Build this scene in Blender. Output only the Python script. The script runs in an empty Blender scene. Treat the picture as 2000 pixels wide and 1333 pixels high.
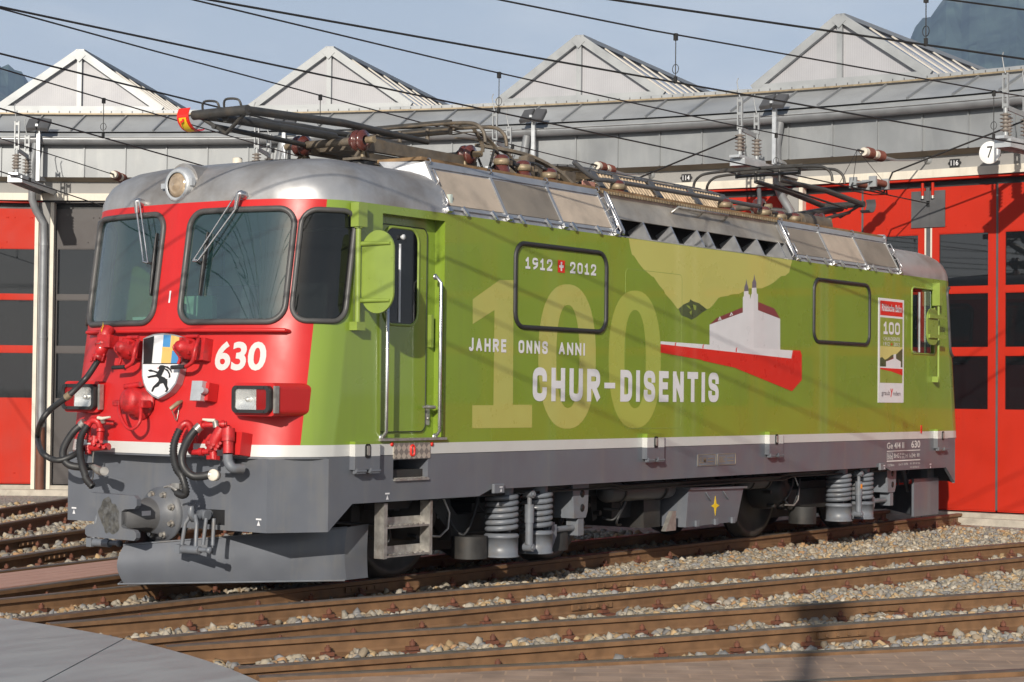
import bpy, bmesh, math, random
import numpy as np
from mathutils import Vector, Matrix, noise as mnoise
random.seed(7); rng = np.random.default_rng(7)
R = math.radians
sc = bpy.context.scene
COL = sc.collection
# ------------------------------------------------------------------ camera
def axes(yaw, pitch, roll):
    f = np.array([math.cos(yaw)*math.cos(pitch), math.sin(yaw)*math.cos(pitch), math.sin(pitch)])
    r0 = np.array([math.sin(yaw), -math.cos(yaw), 0.0]); u0 = np.cross(r0, f)
    return math.cos(roll)*r0+math.sin(roll)*u0, -math.sin(roll)*r0+math.cos(roll)*u0, f
CAM = np.array([-10.6708, -10.955, 1.5564]); FPX = 3780.27
c_r, c_u, c_f = axes(R(35.6026), R(1.5828), R(0.593))
cam = bpy.data.cameras.new("camera"); cam.sensor_width = 36.0; cam.lens = FPX*36/2000
cam.clip_start = 0.2; cam.clip_end = 20000
cam_o = bpy.data.objects.new("camera", cam); COL.objects.link(cam_o)
cam_o.matrix_world = Matrix([[c_r[i], c_u[i], -c_f[i], CAM[i]] for i in range(3)] + [[0, 0, 0, 1]])
sc.camera = cam_o
# ------------------------------------------------------------------ light
SUN_EL, SUN_AZ = 21.0, 25.0          # azimuth of the light's travel from +X
sc.view_settings.view_transform = 'Standard'; sc.view_settings.look = 'None'
sc.view_settings.gamma = 1.0; sc.view_settings.exposure = 0.0
ld = Vector((math.cos(R(SUN_AZ))*math.cos(R(SUN_EL)), math.sin(R(SUN_AZ))*math.cos(R(SUN_EL)), -math.sin(R(SUN_EL))))
sun = bpy.data.lights.new("sun", 'SUN'); sun.energy = 4.9; sun.angle = R(0.5); sun.color = (1.0, 0.93, 0.82)
sun_o = bpy.data.objects.new("sun", sun); COL.objects.link(sun_o)
sun_o.rotation_euler = ld.to_track_quat('-Z', 'Y').to_euler(); sun_o.location = (-30, -15, 20)
world = bpy.data.worlds.new("World"); sc.world = world; world.use_nodes = True
wn = world.node_tree.nodes; wl = world.node_tree.links
bg = wn["Background"]; bg.inputs["Strength"].default_value = 0.088
sky = wn.new("ShaderNodeTexSky"); sky.sky_type = 'NISHITA'; sky.sun_disc = False
sky.sun_elevation = R(SUN_EL); sky.sun_rotation = math.atan2(-ld.x, -ld.y) % (2*math.pi)
sky.air_density = 1.0; sky.dust_density = 1.6; sky.ozone_density = 1.5
tc = wn.new("ShaderNodeTexCoord")
mp = wn.new("ShaderNodeMapping"); mp.inputs["Scale"].default_value = (1.6, 1.6, 4.5); wl.new(tc.outputs["Generated"], mp.inputs["Vector"])
nz = wn.new("ShaderNodeTexNoise"); nz.inputs["Scale"].default_value = 2.3; nz.inputs["Detail"].default_value = 6; nz.inputs["Roughness"].default_value = 0.55
wl.new(mp.outputs[0], nz.inputs["Vector"])
cr = wn.new("ShaderNodeValToRGB"); e0, e1 = cr.color_ramp.elements[0], cr.color_ramp.elements[1]; e0.position = 0.43; e1.position = 0.66
e0.color = (7.9, 8.75, 9.8, 1); e1.color = (11.2, 11.5, 11.8, 1); wl.new(nz.outputs["Fac"], cr.inputs["Fac"])      # blue haze with soft cloud
sx = wn.new("ShaderNodeSeparateXYZ"); wl.new(tc.outputs["Generated"], sx.inputs[0])
el = wn.new("ShaderNodeMapRange"); el.inputs["From Min"].default_value = 0.15; el.inputs["From Max"].default_value = 0.34; el.inputs["To Min"].default_value = 0.90; el.inputs["To Max"].default_value = 0.06; wl.new(sx.outputs["Z"], el.inputs[0])   # haze thins overhead
mx = wn.new("ShaderNodeMix"); mx.data_type = 'RGBA'; wl.new(el.outputs[0], mx.inputs["Factor"]); wl.new(sky.outputs["Color"], mx.inputs["A"]); wl.new(cr.outputs["Color"], mx.inputs["B"]); wl.new(mx.outputs["Result"], bg.inputs["Color"])
sc.cycles.max_bounces = 8; sc.cycles.transparent_max_bounces = 12; sc.cycles.volume_bounces = 0
sc.cycles.use_denoising = True

# ------------------------------------------------------------------ measuring on real planes
def ray(px, py): return c_f + c_r*(px-1000)/FPX - c_u*(py-666.5)/FPX
def at(px, py, ax, v):
    d = ray(px, py); return CAM + d*((v-CAM[ax])/d[ax])
SIDE = -1.325
def S(px, py, y=SIDE):
    p = at(px, py, 1, y); return (float(p[0]), float(p[2]))
def SP(px, py, y=SIDE): return Vector(at(px, py, 1, y))

# ------------------------------------------------------------------ materials
MATS = {}
def mat(name, col, rough=0.5, metal=0.0, var=0.08, vscale=6.0, bump=0.0, bscale=60.0, coat=0.0, dirt=None, dscale=1.2, damt=0.5, dlo=0.5, dhi=0.75, stretch=None, spec=0.5, rvar=0.1, detail=5):
    m = bpy.data.materials.new(name); m.use_nodes = True; MATS[name] = m
    n = m.node_tree.nodes; l = m.node_tree.links; b = n["Principled BSDF"]
    t = n.new("ShaderNodeTexCoord"); src = t.outputs["Object"]
    if stretch:
        mpp = n.new("ShaderNodeMapping"); mpp.inputs["Scale"].default_value = stretch; l.new(src, mpp.inputs[0]); src = mpp.outputs[0]
    nz1 = n.new("ShaderNodeTexNoise"); nz1.inputs["Scale"].default_value = vscale; nz1.inputs["Detail"].default_value = detail; l.new(src, nz1.inputs["Vector"])
    r1 = n.new("ShaderNodeMapRange"); r1.inputs["From Min"].default_value = 0.3; r1.inputs["From Max"].default_value = 0.7
    r1.inputs["To Min"].default_value = 1-var; r1.inputs["To Max"].default_value = 1+var; l.new(nz1.outputs["Fac"], r1.inputs[0])
    mul = n.new("ShaderNodeMix"); mul.data_type = 'RGBA'; mul.blend_type = 'MULTIPLY'; mul.inputs["Factor"].default_value = 1
    mul.inputs["A"].default_value = (*col, 1); l.new(r1.outputs[0], mul.inputs["B"]); out = mul.outputs["Result"]
    if dirt:
        nz2 = n.new("ShaderNodeTexNoise"); nz2.inputs["Scale"].default_value = dscale; nz2.inputs["Detail"].default_value = 7; nz2.inputs["Roughness"].default_value = 0.65; l.new(src, nz2.inputs["Vector"])
        r2 = n.new("ShaderNodeMapRange"); r2.inputs["From Min"].default_value = dlo; r2.inputs["From Max"].default_value = dhi; r2.inputs["To Max"].default_value = damt; l.new(nz2.outputs["Fac"], r2.inputs[0])
        md = n.new("ShaderNodeMix"); md.data_type = 'RGBA'; md.inputs["B"].default_value = (*dirt, 1); l.new(r2.outputs[0], md.inputs["Factor"]); l.new(out, md.inputs["A"]); out = md.outputs["Result"]
    l.new(out, b.inputs["Base Color"])
    rr = n.new("ShaderNodeMapRange"); rr.inputs["From Min"].default_value = 0.3; rr.inputs["From Max"].default_value = 0.7
    rr.inputs["To Min"].default_value = max(0.02, rough-rvar); rr.inputs["To Max"].default_value = min(1, rough+rvar); l.new(nz1.outputs["Fac"], rr.inputs[0]); l.new(rr.outputs[0], b.inputs["Roughness"])
    b.inputs["Metallic"].default_value = metal; b.inputs["Specular IOR Level"].default_value = spec
    if coat: b.inputs["Coat Weight"].default_value = coat; b.inputs["Coat Roughness"].default_value = 0.04
    if bump:
        nb = n.new("ShaderNodeTexNoise"); nb.inputs["Scale"].default_value = bscale; nb.inputs["Detail"].default_value = 4; l.new(src, nb.inputs["Vector"])
        bp = n.new("ShaderNodeBump"); bp.inputs["Strength"].default_value = bump; bp.inputs["Distance"].default_value = 0.01; l.new(nb.outputs["Fac"], bp.inputs["Height"]); l.new(bp.outputs[0], b.inputs["Normal"])
    return m
def glass(name, tint=(0.35, 0.5, 0.5), trans=0.55, rough=0.02, dark=(0.02, 0.03, 0.03), ior=1.6):
    m = bpy.data.materials.new(name); m.use_nodes = True; MATS[name] = m
    n = m.node_tree.nodes; l = m.node_tree.links; n.remove(n["Principled BSDF"]); o = n["Material Output"]
    tr = n.new("ShaderNodeBsdfTransparent"); tr.inputs[0].default_value = (*tint, 1)
    df = n.new("ShaderNodeBsdfDiffuse"); df.inputs[0].default_value = (*dark, 1)
    m1 = n.new("ShaderNodeMixShader"); m1.inputs[0].default_value = trans; l.new(df.outputs[0], m1.inputs[1]); l.new(tr.outputs[0], m1.inputs[2])
    gl = n.new("ShaderNodeBsdfGlossy"); gl.inputs["Roughness"].default_value = rough
    lw = n.new("ShaderNodeLayerWeight"); lw.inputs[0].default_value = 0.5; pw = n.new("ShaderNodeMath"); pw.operation = 'POWER'; pw.inputs[1].default_value = 4.5; l.new(lw.outputs["Facing"], pw.inputs[0])
    f0 = ((ior-1)/(ior+1))**2; fr = n.new("ShaderNodeMapRange"); fr.inputs["To Min"].default_value = f0; fr.inputs["To Max"].default_value = 1.0; l.new(pw.outputs[0], fr.inputs[0])
    nzz = n.new("ShaderNodeTexNoise"); nzz.inputs["Scale"].default_value = 1.5
    t = n.new("ShaderNodeTexCoord"); l.new(t.outputs["Object"], nzz.inputs["Vector"])
    bp = n.new("ShaderNodeBump"); bp.inputs["Strength"].default_value = 0.006; bp.inputs["Distance"].default_value = 0.02; l.new(nzz.outputs["Fac"], bp.inputs["Height"]); l.new(bp.outputs[0], gl.inputs["Normal"])
    m2 = n.new("ShaderNodeMixShader"); l.new(fr.outputs[0], m2.inputs[0]); l.new(m1.outputs[0], m2.inputs[1]); l.new(gl.outputs[0], m2.inputs[2])
    l.new(m2.outputs[0], o.inputs[0]); return m
RED = mat("red_paint", (0.49, 0.018, 0.018), 0.45, var=0.05, vscale=3, coat=0.06, spec=0.35, dirt=(0.25, 0.03, 0.025), dscale=3, damt=0.25)
REDM = mat("red_fittings", (0.44, 0.014, 0.016), 0.45, var=0.18, vscale=14, coat=0.1, dirt=(0.07, 0.016, 0.013), dscale=18, damt=0.7, bump=0.25, bscale=70)
GREEN = mat("green_vinyl", (0.185, 0.272, 0.028), 0.30, var=0.035, vscale=2, coat=0.55, dirt=(0.17, 0.19, 0.03), dscale=1.5, damt=0.25)
LGREEN = mat("pale_green_vinyl", (0.46, 0.45, 0.125), 0.30, var=0.03, vscale=2, coat=0.5)
MGREEN = mat("mid_green_vinyl", (0.345, 0.395, 0.075), 0.30, var=0.03, vscale=2, coat=0.5)
GFIT = mat("green_fittings", (0.21, 0.285, 0.05), 0.35, var=0.06, vscale=8, coat=0.3)
DGREEN = mat("dark_green_vinyl", (0.055, 0.085, 0.035), 0.35, var=0.25, vscale=9, coat=0.3)
WHITE = mat("white_vinyl", (0.66, 0.66, 0.68), 0.35, var=0.03, coat=0.3)
WSTRIPE = mat("white_stripe", (0.52, 0.52, 0.505), 0.38, var=0.05, vscale=3, dirt=(0.42, 0.39, 0.34), dscale=3, damt=0.35, coat=0.2)
WSHADE = mat("pale_grey_vinyl", (0.60, 0.60, 0.62), 0.35, var=0.03, coat=0.3)
VRED = mat("red_vinyl", (0.62, 0.022, 0.012), 0.32, var=0.03, coat=0.4)
MAROON = mat("maroon_vinyl", (0.20, 0.045, 0.05), 0.35, var=0.04, coat=0.3)
SLATE = mat("slate_vinyl", (0.13, 0.13, 0.16), 0.35, var=0.06, coat=0.3)
GREY = mat("frame_grey", (0.108, 0.117, 0.137), 0.42, var=0.07, vscale=4, dirt=(0.16, 0.15, 0.13), dscale=2.5, damt=0.35, coat=0.15, bump=0.03, bscale=40)
GREYL = mat("spring_grey", (0.135, 0.147, 0.168), 0.42, var=0.1, vscale=10, dirt=(0.15, 0.12, 0.09), dscale=7, damt=0.6)
BOGIE = mat("bogie_black", (0.022, 0.021, 0.020), 0.6, var=0.3, vscale=8, dirt=(0.05, 0.035, 0.025), dscale=6, damt=0.6)
WHEEL = mat("wheel_steel", (0.06, 0.052, 0.046), 0.5, metal=0.4, var=0.3, vscale=8)
ALU = mat("brushed_aluminium", (0.46, 0.46, 0.465), 0.44, metal=0.6, var=0.08, vscale=5, dirt=(0.22, 0.185, 0.15), dscale=0.9, damt=0.75, dlo=0.42, dhi=0.62, rvar=0.08)
ALUD = mat("sooty_aluminium", (0.46, 0.425, 0.37), 0.45, metal=0.5, var=0.12, vscale=4, dirt=(0.20, 0.165, 0.13), dscale=1.5, damt=0.7, dlo=0.4, dhi=0.65)
ALUB = mat("bright_aluminium", (0.40, 0.41, 0.43), 0.38, metal=0.6, var=0.1, vscale=12, dirt=(0.30, 0.27, 0.23), dscale=6, damt=0.5)
GRILLE = mat("filter_mesh", (0.50, 0.415, 0.33), 0.6, metal=0.25, var=0.10, vscale=3, bump=0.35, bscale=260, dirt=(0.19, 0.16, 0.13), dscale=2.0, damt=0.6)
GRILLED = mat("dark_filter_mesh", (0.26, 0.225, 0.185), 0.6, metal=0.25, var=0.12, vscale=3, bump=0.35, bscale=260, dirt=(0.10, 0.085, 0.07), dscale=2.0, damt=0.6)
WOOD = mat("walkway_wood", (0.22, 0.135, 0.065), 0.75, var=0.25, vscale=9, bump=0.3, bscale=50, dirt=(0.09, 0.06, 0.035), dscale=5, damt=0.7)
CHROME = mat("polished_steel", (0.55, 0.55, 0.56), 0.28, metal=0.9, var=0.08)
STEEL = mat("bare_steel", (0.40, 0.385, 0.36), 0.42, metal=0.7, var=0.2, vscale=20, dirt=(0.18, 0.11, 0.06), dscale=9, damt=0.6)
GALV = mat("galvanised_steel", (0.50, 0.52, 0.54), 0.42, metal=0.45, var=0.1, vscale=9, dirt=(0.33, 0.33, 0.33), dscale=5, damt=0.5)
RUBBER = mat("black_rubber", (0.022, 0.022, 0.023), 0.5, var=0.15, vscale=15)
SEAL = mat("grey_rubber_seal", (0.062, 0.060, 0.060), 0.5, var=0.12, vscale=10)
BLACK = mat("black_paint", (0.012, 0.012, 0.013), 0.5, var=0.2)
TUBE = mat("pantograph_grey", (0.058, 0.056, 0.053), 0.45, metal=0.3, var=0.2, vscale=10, dirt=(0.11, 0.085, 0.06), dscale=7, damt=0.6)
RTUBE = mat("pantograph_rust", (0.12, 0.10, 0.078), 0.6, metal=0.2, var=0.3, vscale=12, dirt=(0.22, 0.15, 0.08), dscale=9, damt=0.6)
PORC = mat("maroon_porcelain", (0.095, 0.028, 0.022), 0.22, var=0.15, coat=0.5)
PORCG = mat("grey_insulator", (0.20, 0.175, 0.155), 0.45, var=0.15)
PORCB = mat("brown_insulator", (0.16, 0.055, 0.038), 0.35, var=0.15, coat=0.2)
BRASS = mat("dull_brass", (0.27, 0.215, 0.14), 0.5, metal=0.3, var=0.2, vscale=15, dirt=(0.15, 0.09, 0.05), dscale=10, damt=0.6)
COPPER = mat("resistor_copper", (0.62, 0.48, 0.33), 0.42, metal=0.4, var=0.25, vscale=12)
PINK = mat("pink_sheet", (0.42, 0.21, 0.17), 0.6, var=0.08)
YELLOW = mat("yellow_paint", (0.72, 0.48, 0.02), 0.4, var=0.06)
BLUE = mat("heraldic_blue", (0.055, 0.22, 0.46), 0.4, var=0.04)
GOLD = mat("heraldic_gold", (0.62, 0.40, 0.12), 0.4, var=0.04)
ORANGE = mat("orange_sticker", (0.75, 0.25, 0.02), 0.5)
CREAM = mat("cream_paint", (0.60, 0.555, 0.47), 0.6, var=0.06, vscale=5, dirt=(0.36, 0.33, 0.28), dscale=3, damt=0.4)
GREYWALL = mat("grey_render", (0.25, 0.245, 0.238), 0.8, var=0.08, vscale=4, dirt=(0.22, 0.21, 0.19), dscale=2, damt=0.4, bump=0.1)
SOFFIT = mat("soffit_brown", (0.24, 0.20, 0.15), 0.75, var=0.1, vscale=3, dirt=(0.13, 0.11, 0.09), dscale=2.5, damt=0.5)
ZINC = mat("zinc_sheet", (0.225, 0.236, 0.245), 0.45, metal=0.25, var=0.16, vscale=1.3, dirt=(0.19, 0.195, 0.20), dscale=1.6, damt=0.5, dlo=0.46, dhi=0.74, bump=0.05, bscale=2.5, rvar=0.12)
ZINCL = mat("pale_zinc", (0.30, 0.312, 0.32), 0.45, metal=0.25, var=0.1, vscale=3, dirt=(0.33, 0.34, 0.35), dscale=4, damt=0.5)
DOORRED = mat("shed_door_red", (0.41, 0.019, 0.006), 0.6, var=0.07, vscale=2.5, dirt=(0.36, 0.018, 0.008), dscale=2.5, damt=0.6, spec=0.2)
DOORGREY = mat("shed_door_grey", (0.040, 0.033, 0.032), 0.5, var=0.12, vscale=3)
DGREY = mat("dark_grey_paint", (0.075, 0.075, 0.078), 0.5, var=0.12, vscale=6)
PIPE = mat("downpipe_grey", (0.25, 0.26, 0.272), 0.4, metal=0.35, var=0.1, vscale=5)
RUSTPIPE = mat("rusty_pipe", (0.13, 0.05, 0.03), 0.7, var=0.2)
CONC = mat("pale_concrete", (0.38, 0.345, 0.29), 0.85, var=0.15, vscale=7, bump=0.3, bscale=40, dirt=(0.22, 0.19, 0.15), dscale=5, damt=0.6)
RUSTY = mat("rusty_rail", (0.168, 0.090, 0.042), 0.72, var=0.22, vscale=9, bump=0.1, bscale=80, dirt=(0.115, 0.058, 0.028), dscale=4, damt=0.7, stretch=(1, 1, 1))
RAILTOP = mat("worn_rail_top", (0.15, 0.125, 0.105), 0.42, metal=0.45, var=0.2, vscale=12, dirt=(0.12, 0.065, 0.035), dscale=3, damt=0.7)
CLIP = mat("rusty_clip", (0.125, 0.045, 0.025), 0.8, var=0.25, vscale=20)
SLEEPER = mat("rusty_steel_sleeper", (0.21, 0.105, 0.052), 0.85, var=0.25, vscale=9, bump=0.3, bscale=50, dirt=(0.30, 0.22, 0.15), dscale=6, damt=0.5)
DECK = mat("turntable_plate", (0.36, 0.365, 0.36), 0.55, metal=0.2, var=0.12, vscale=3, dirt=(0.36, 0.36, 0.35), dscale=3, damt=0.45, dlo=0.52, dhi=0.72, stretch=(0.6, 2.0, 1), bump=0.15, bscale=150)
PLANK = mat("pink_crossing_planks", (0.47, 0.265, 0.205), 0.8, var=0.12, vscale=6, dirt=(0.60, 0.42, 0.34), dscale=9, damt=0.6, stretch=(0.5, 6, 1))
INTER = mat("cab_interior_green", (0.28, 0.46, 0.31), 0.6, var=0.05)
INTERW = mat("cab_interior_pale", (0.45, 0.52, 0.48), 0.7, var=0.05)
TEAL = mat("teal_plastic", (0.02, 0.25, 0.23), 0.4)
SHEDDARK = mat("shed_interior", (0.17, 0.16, 0.15), 0.9, var=0.2)
G_WIND = glass("windscreen_glass", (0.70, 0.88, 0.84), 0.72, dark=(0.04, 0.095, 0.11), ior=2.4)
G_DARK = glass("dark_window_glass", (0.30, 0.33, 0.33), 0.40, dark=(0.008, 0.009, 0.010), ior=1.55)
G_DOOR = glass("shed_window_glass", (0.40, 0.42, 0.43), 0.5, dark=(0.016, 0.019, 0.022), ior=1.8)
G_LAMP = glass("lamp_glass", (0.96, 0.96, 0.95), 0.8, rough=0.05, dark=(0.75, 0.75, 0.73))
G_RED = glass("red_lamp_glass", (0.7, 0.03, 0.02), 0.3, rough=0.08, dark=(0.30, 0.008, 0.008))
REFLECT = mat("lamp_reflector", (0.90, 0.90, 0.88), 0.16, metal=0.85, var=0.01, vscale=3)
AMBERG = mat("amber_lens", (0.42, 0.32, 0.22), 0.14, metal=0.35, var=0.2, vscale=20, coat=0.6)
WIRE = mat("dark_wire", (0.03, 0.029, 0.028), 0.5, metal=0.4, var=0.1)

# ------------------------------------------------------------------ mesh helpers
def root_of(o):
    off = Vector((0, 0, 0))
    while o is not None: off += o.location; o = o.parent
    return off
class MB:
    def __init__(s): s.v = []; s.f = []; s.m = []; s.sm = []; s.cuts = []
    def piece(s): s.cuts.append(len(s.f)); return s      # what follows becomes a part of its own
    def add(s, verts, faces, mi=0, smooth=False):
        b = len(s.v); s.v += [tuple(map(float, p)) for p in verts]
        for f in faces: s.f.append(tuple(b+i for i in f)); s.m.append(mi); s.sm.append(smooth)
        return s
    def box(s, lo, hi, mi=0, bev=0.0):
        x0, y0, z0 = lo; x1, y1, z1 = hi
        if bev <= 0:
            v = [(x, y, z) for z in (z0, z1) for y in (y0, y1) for x in (x0, x1)]
            return s.add(v, [(0, 2, 3, 1), (4, 5, 7, 6), (0, 1, 5, 4), (2, 6, 7, 3), (0, 4, 6, 2), (1, 3, 7, 5)], mi)
        bm = bmesh.new(); bmesh.ops.create_cube(bm, size=1)
        for v in bm.verts: v.co = Vector(((x0+x1)/2+v.co.x*(x1-x0), (y0+y1)/2+v.co.y*(y1-y0), (z0+z1)/2+v.co.z*(z1-z0)))
        bmesh.ops.bevel(bm, geom=bm.edges[:], offset=bev, segments=2, affect='EDGES', profile=0.5)
        bm.verts.index_update(); s.add([v.co for v in bm.verts], [[v.index for v in f.verts] for f in bm.faces], mi); bm.free(); return s
    def obox(s, c, ax, hs, mi=0):
        c = Vector(c); a = [Vector(q).normalized()*h for q, h in zip(ax, hs)]
        v = [c+a[0]*i+a[1]*j+a[2]*k for k in (-1, 1) for j in (-1, 1) for i in (-1, 1)]
        return s.add(v, [(0, 2, 3, 1), (4, 5, 7, 6), (0, 1, 5, 4), (2, 6, 7, 3), (0, 4, 6, 2), (1, 3, 7, 5)], mi)
    def tube(s, pts, r, n=8, mi=0, cap=True, closed=False):
        pts = [Vector(p) for p in pts]; N = len(pts); rs = r if isinstance(r, (list, tuple)) else [r]*N
        t0 = (pts[1]-pts[0]).normalized(); up = Vector((0, 0, 1)) if abs(t0.z) < 0.9 else Vector((1, 0, 0))
        nrm = t0.cross(up).normalized(); rings = []
        for i, p in enumerate(pts):
            if closed: t = (pts[(i+1) % N]-pts[i-1]).normalized()
            else: t = (pts[min(i+1, N-1)]-pts[max(i-1, 0)]).normalized()
            nrm = (nrm - t*nrm.dot(t)).normalized(); bn = t.cross(nrm)
            rings.append([p+(nrm*math.cos(2*math.pi*k/n)+bn*math.sin(2*math.pi*k/n))*rs[i] for k in range(n)])
        v = [q for ring in rings for q in ring]; f = []
        M = N if closed else N-1
        for i in range(M):
            for k in range(n):
                j = (i+1) % N; f.append((i*n+k, i*n+(k+1) % n, j*n+(k+1) % n, j*n+k))
        s.add(v, f, mi, True)
        if cap and not closed:
            s.add(rings[0], [tuple(range(n))[::-1]], mi); s.add(rings[-1], [tuple(range(n))], mi)
        return s
    def cyl(s, a, b, r, n=16, mi=0, r2=None): return s.tube([a, b], [r, r if r2 is None else r2], n, mi)
    def lathe(s, base, axis, prof, n=16, mi=0, mis=None):
        base = Vector(base); a = Vector(axis).normalized(); up = Vector((0, 0, 1)) if abs(a.z) < 0.9 else Vector((1, 0, 0))
        e1 = a.cross(up).normalized(); e2 = a.cross(e1)
        v = []; f = []
        for (h, r) in prof:
            for k in range(n): v.append(base+a*h+(e1*math.cos(2*math.pi*k/n)+e2*math.sin(2*math.pi*k/n))*max(r, 1e-4))
        b0 = len(s.v); s.v += [tuple(p) for p in v]
        for i in range(len(prof)-1):
            for k in range(n):
                s.f.append((b0+i*n+k, b0+i*n+(k+1) % n, b0+(i+1)*n+(k+1) % n, b0+(i+1)*n+k)); s.m.append(mis[i] if mis else mi); s.sm.append(True)
        return s
    def prism(s, poly, fn, d0, d1, mi=0, side=None):
        """poly: list of (u,v); fn(u,v,d)->3D; extruded between d0 and d1"""
        n = len(poly); a = [fn(u, v, d0) for u, v in poly]; b = [fn(u, v, d1) for u, v in poly]
        from mathutils.geometry import tessellate_polygon
        tri = tessellate_polygon([[Vector((u, v, 0)) for u, v in poly]])
        s.add(a, [t for t in tri], mi); s.add(b, [t[::-1] for t in tri], mi)
        s.add(a+b, [(i, (i+1) % n, n+(i+1) % n, n+i) for i in range(n)], mi if side is None else side)
        return s
    def build(s, name, mats, parent=None, smooth_angle=None, fix=True):
        if s.cuts:
            b = sorted(set([c for c in s.cuts if c > 0]+[0, len(s.f)])); out = None
            for i, j in zip(b, b[1:]):
                q = MB(); used = sorted({k for f in s.f[i:j] for k in f}); mp_ = {k: n for n, k in enumerate(used)}
                q.v = [s.v[k] for k in used]; q.f = [tuple(mp_[k] for k in f) for f in s.f[i:j]]; q.m = s.m[i:j]; q.sm = s.sm[i:j]
                o = q.build(name, mats, parent); out = out or o
            return out
        me = bpy.data.meshes.new(name); off = root_of(parent) if parent is not None else Vector((0, 0, 0))
        me.from_pydata([(p[0]-off.x, p[1]-off.y, p[2]-off.z) for p in s.v], [], s.f)
        mats = mats if isinstance(mats, (list, tuple)) else [mats]
        for m in mats: me.materials.append(m)
        me.polygons.foreach_set("material_index", s.m); me.polygons.foreach_set("use_smooth", s.sm)
        if fix:
            bm = bmesh.new(); bm.from_mesh(me); bmesh.ops.recalc_face_normals(bm, faces=bm.faces[:]); bm.to_mesh(me); bm.free()
        me.update(); o = bpy.data.objects.new(name, me); COL.objects.link(o)
        if parent is not None: o.parent = parent
        return o
def thing(name, label, cat, loc=(0, 0, 0), group=None):
    o = bpy.data.objects.new(name, None); COL.objects.link(o); o.location = loc; o.empty_display_size = 0.2
    o["label"] = label; o["category"] = cat
    if group: o["group"] = group
    return o
def tag(o, label, cat, group=None):
    o["label"] = label; o["category"] = cat
    if group: o["group"] = group
    return o
def recenter(o):
    """move a one-mesh thing's origin to the base of its geometry"""
    me = o.data; n = len(me.vertices); a = np.empty(n*3); me.vertices.foreach_get("co", a); a = a.reshape(-1, 3)
    c = np.array([a[:, 0].mean(), a[:, 1].mean(), a[:, 2].min()]); a -= c
    me.vertices.foreach_set("co", a.ravel()); o.location = Vector(o.location)+Vector(c); me.update(); return o
def kind(o, k): o["kind"] = k; return o
def part(o, label=None):
    if label: o["label"] = label
    return o
def sidefn(u, v, d): return (u, SIDE-d, v)
def rrect(u0, v0, u1, v1, r, n=6):
    out = []
    for (cx, cy, a0) in ((u1-r, v1-r, 0), (u0+r, v1-r, 90), (u0+r, v0+r, 180), (u1-r, v0+r, 270)):
        for k in range(n+1): a = R(a0+90*k/n); out.append((cx+r*math.cos(a), cy+r*math.sin(a)))
    return out
def text_mesh(body, size, bold=0.0, sx=1.0, spacing=1.0, align='LEFT'):
    c = bpy.data.curves.new("t", 'FONT'); c.body = body; c.size = size; c.offset = bold; c.space_character = spacing; c.align_x = align; c.resolution_u = 4
    o = bpy.data.objects.new("t", c); COL.objects.link(o); bpy.context.view_layer.update()
    me = bpy.data.meshes.new_from_object(o.evaluated_get(bpy.context.evaluated_depsgraph_get()))
    v = [(p.co.x*sx, p.co.y) for p in me.vertices]; f = [tuple(p.vertices) for p in me.polygons]
    bpy.data.objects.remove(o); bpy.data.curves.remove(c); bpy.data.meshes.remove(me)
    return v, f
def put_text(mb, body, fn, box, bold=0.0, mi=0, spacing=1.0, d=0.0):
    """text stretched into box (u0,v0,u1,v1) on the surface fn"""
    v, f = text_mesh(body, 1.0, bold, 1.0, spacing)
    xs = [p[0] for p in v]; ys = [p[1] for p in v]; x0, x1, y0, y1 = min(xs), max(xs), min(ys), max(ys)
    u0, v0, u1, v1 = box
    mb.add([fn(u0+(p[0]-x0)/(x1-x0)*(u1-u0), v0+(p[1]-y0)/(y1-y0)*(v1-v0), d) for p in v], f, mi)

# ---- stroke lettering: every letter is drawn with strokes of one even width, like the condensed signwriting on the locomotive
def rpoly(P, r, n=6):
    out = [P[0]]; ry = r*0.46
    for i in range(1, len(P)-1):
        a, b, c = np.array(P[i-1], float), np.array(P[i], float), np.array(P[i+1], float); e = []
        for o in (a, c):
            L = np.abs(o-b); lim = 0.5 if (o is c and i < len(P)-2) or (o is a and i > 1) else 1.0
            f = min(lim, r/L[0] if L[0] > 0.01 else 9, ry/L[1] if L[1] > 0.01 and L[0] <= 0.01 else 9); e.append(b+(o-b)*f)
        for k in range(n+1): t = k/n; q = tuple((1-t)**2*e[0]+2*t*(1-t)*b+t*t*e[1]); out.append(q)
    out.append(P[-1]); cl = [out[0]]
    for p in out[1:]:
        if math.hypot(p[0]-cl[-1][0], p[1]-cl[-1][1]) > 1e-4: cl.append(p)
    return cl
OO = rpoly([(0, .5), (0, 1), (1, 1), (1, 0), (0, 0), (0, .5)], .5)
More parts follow.
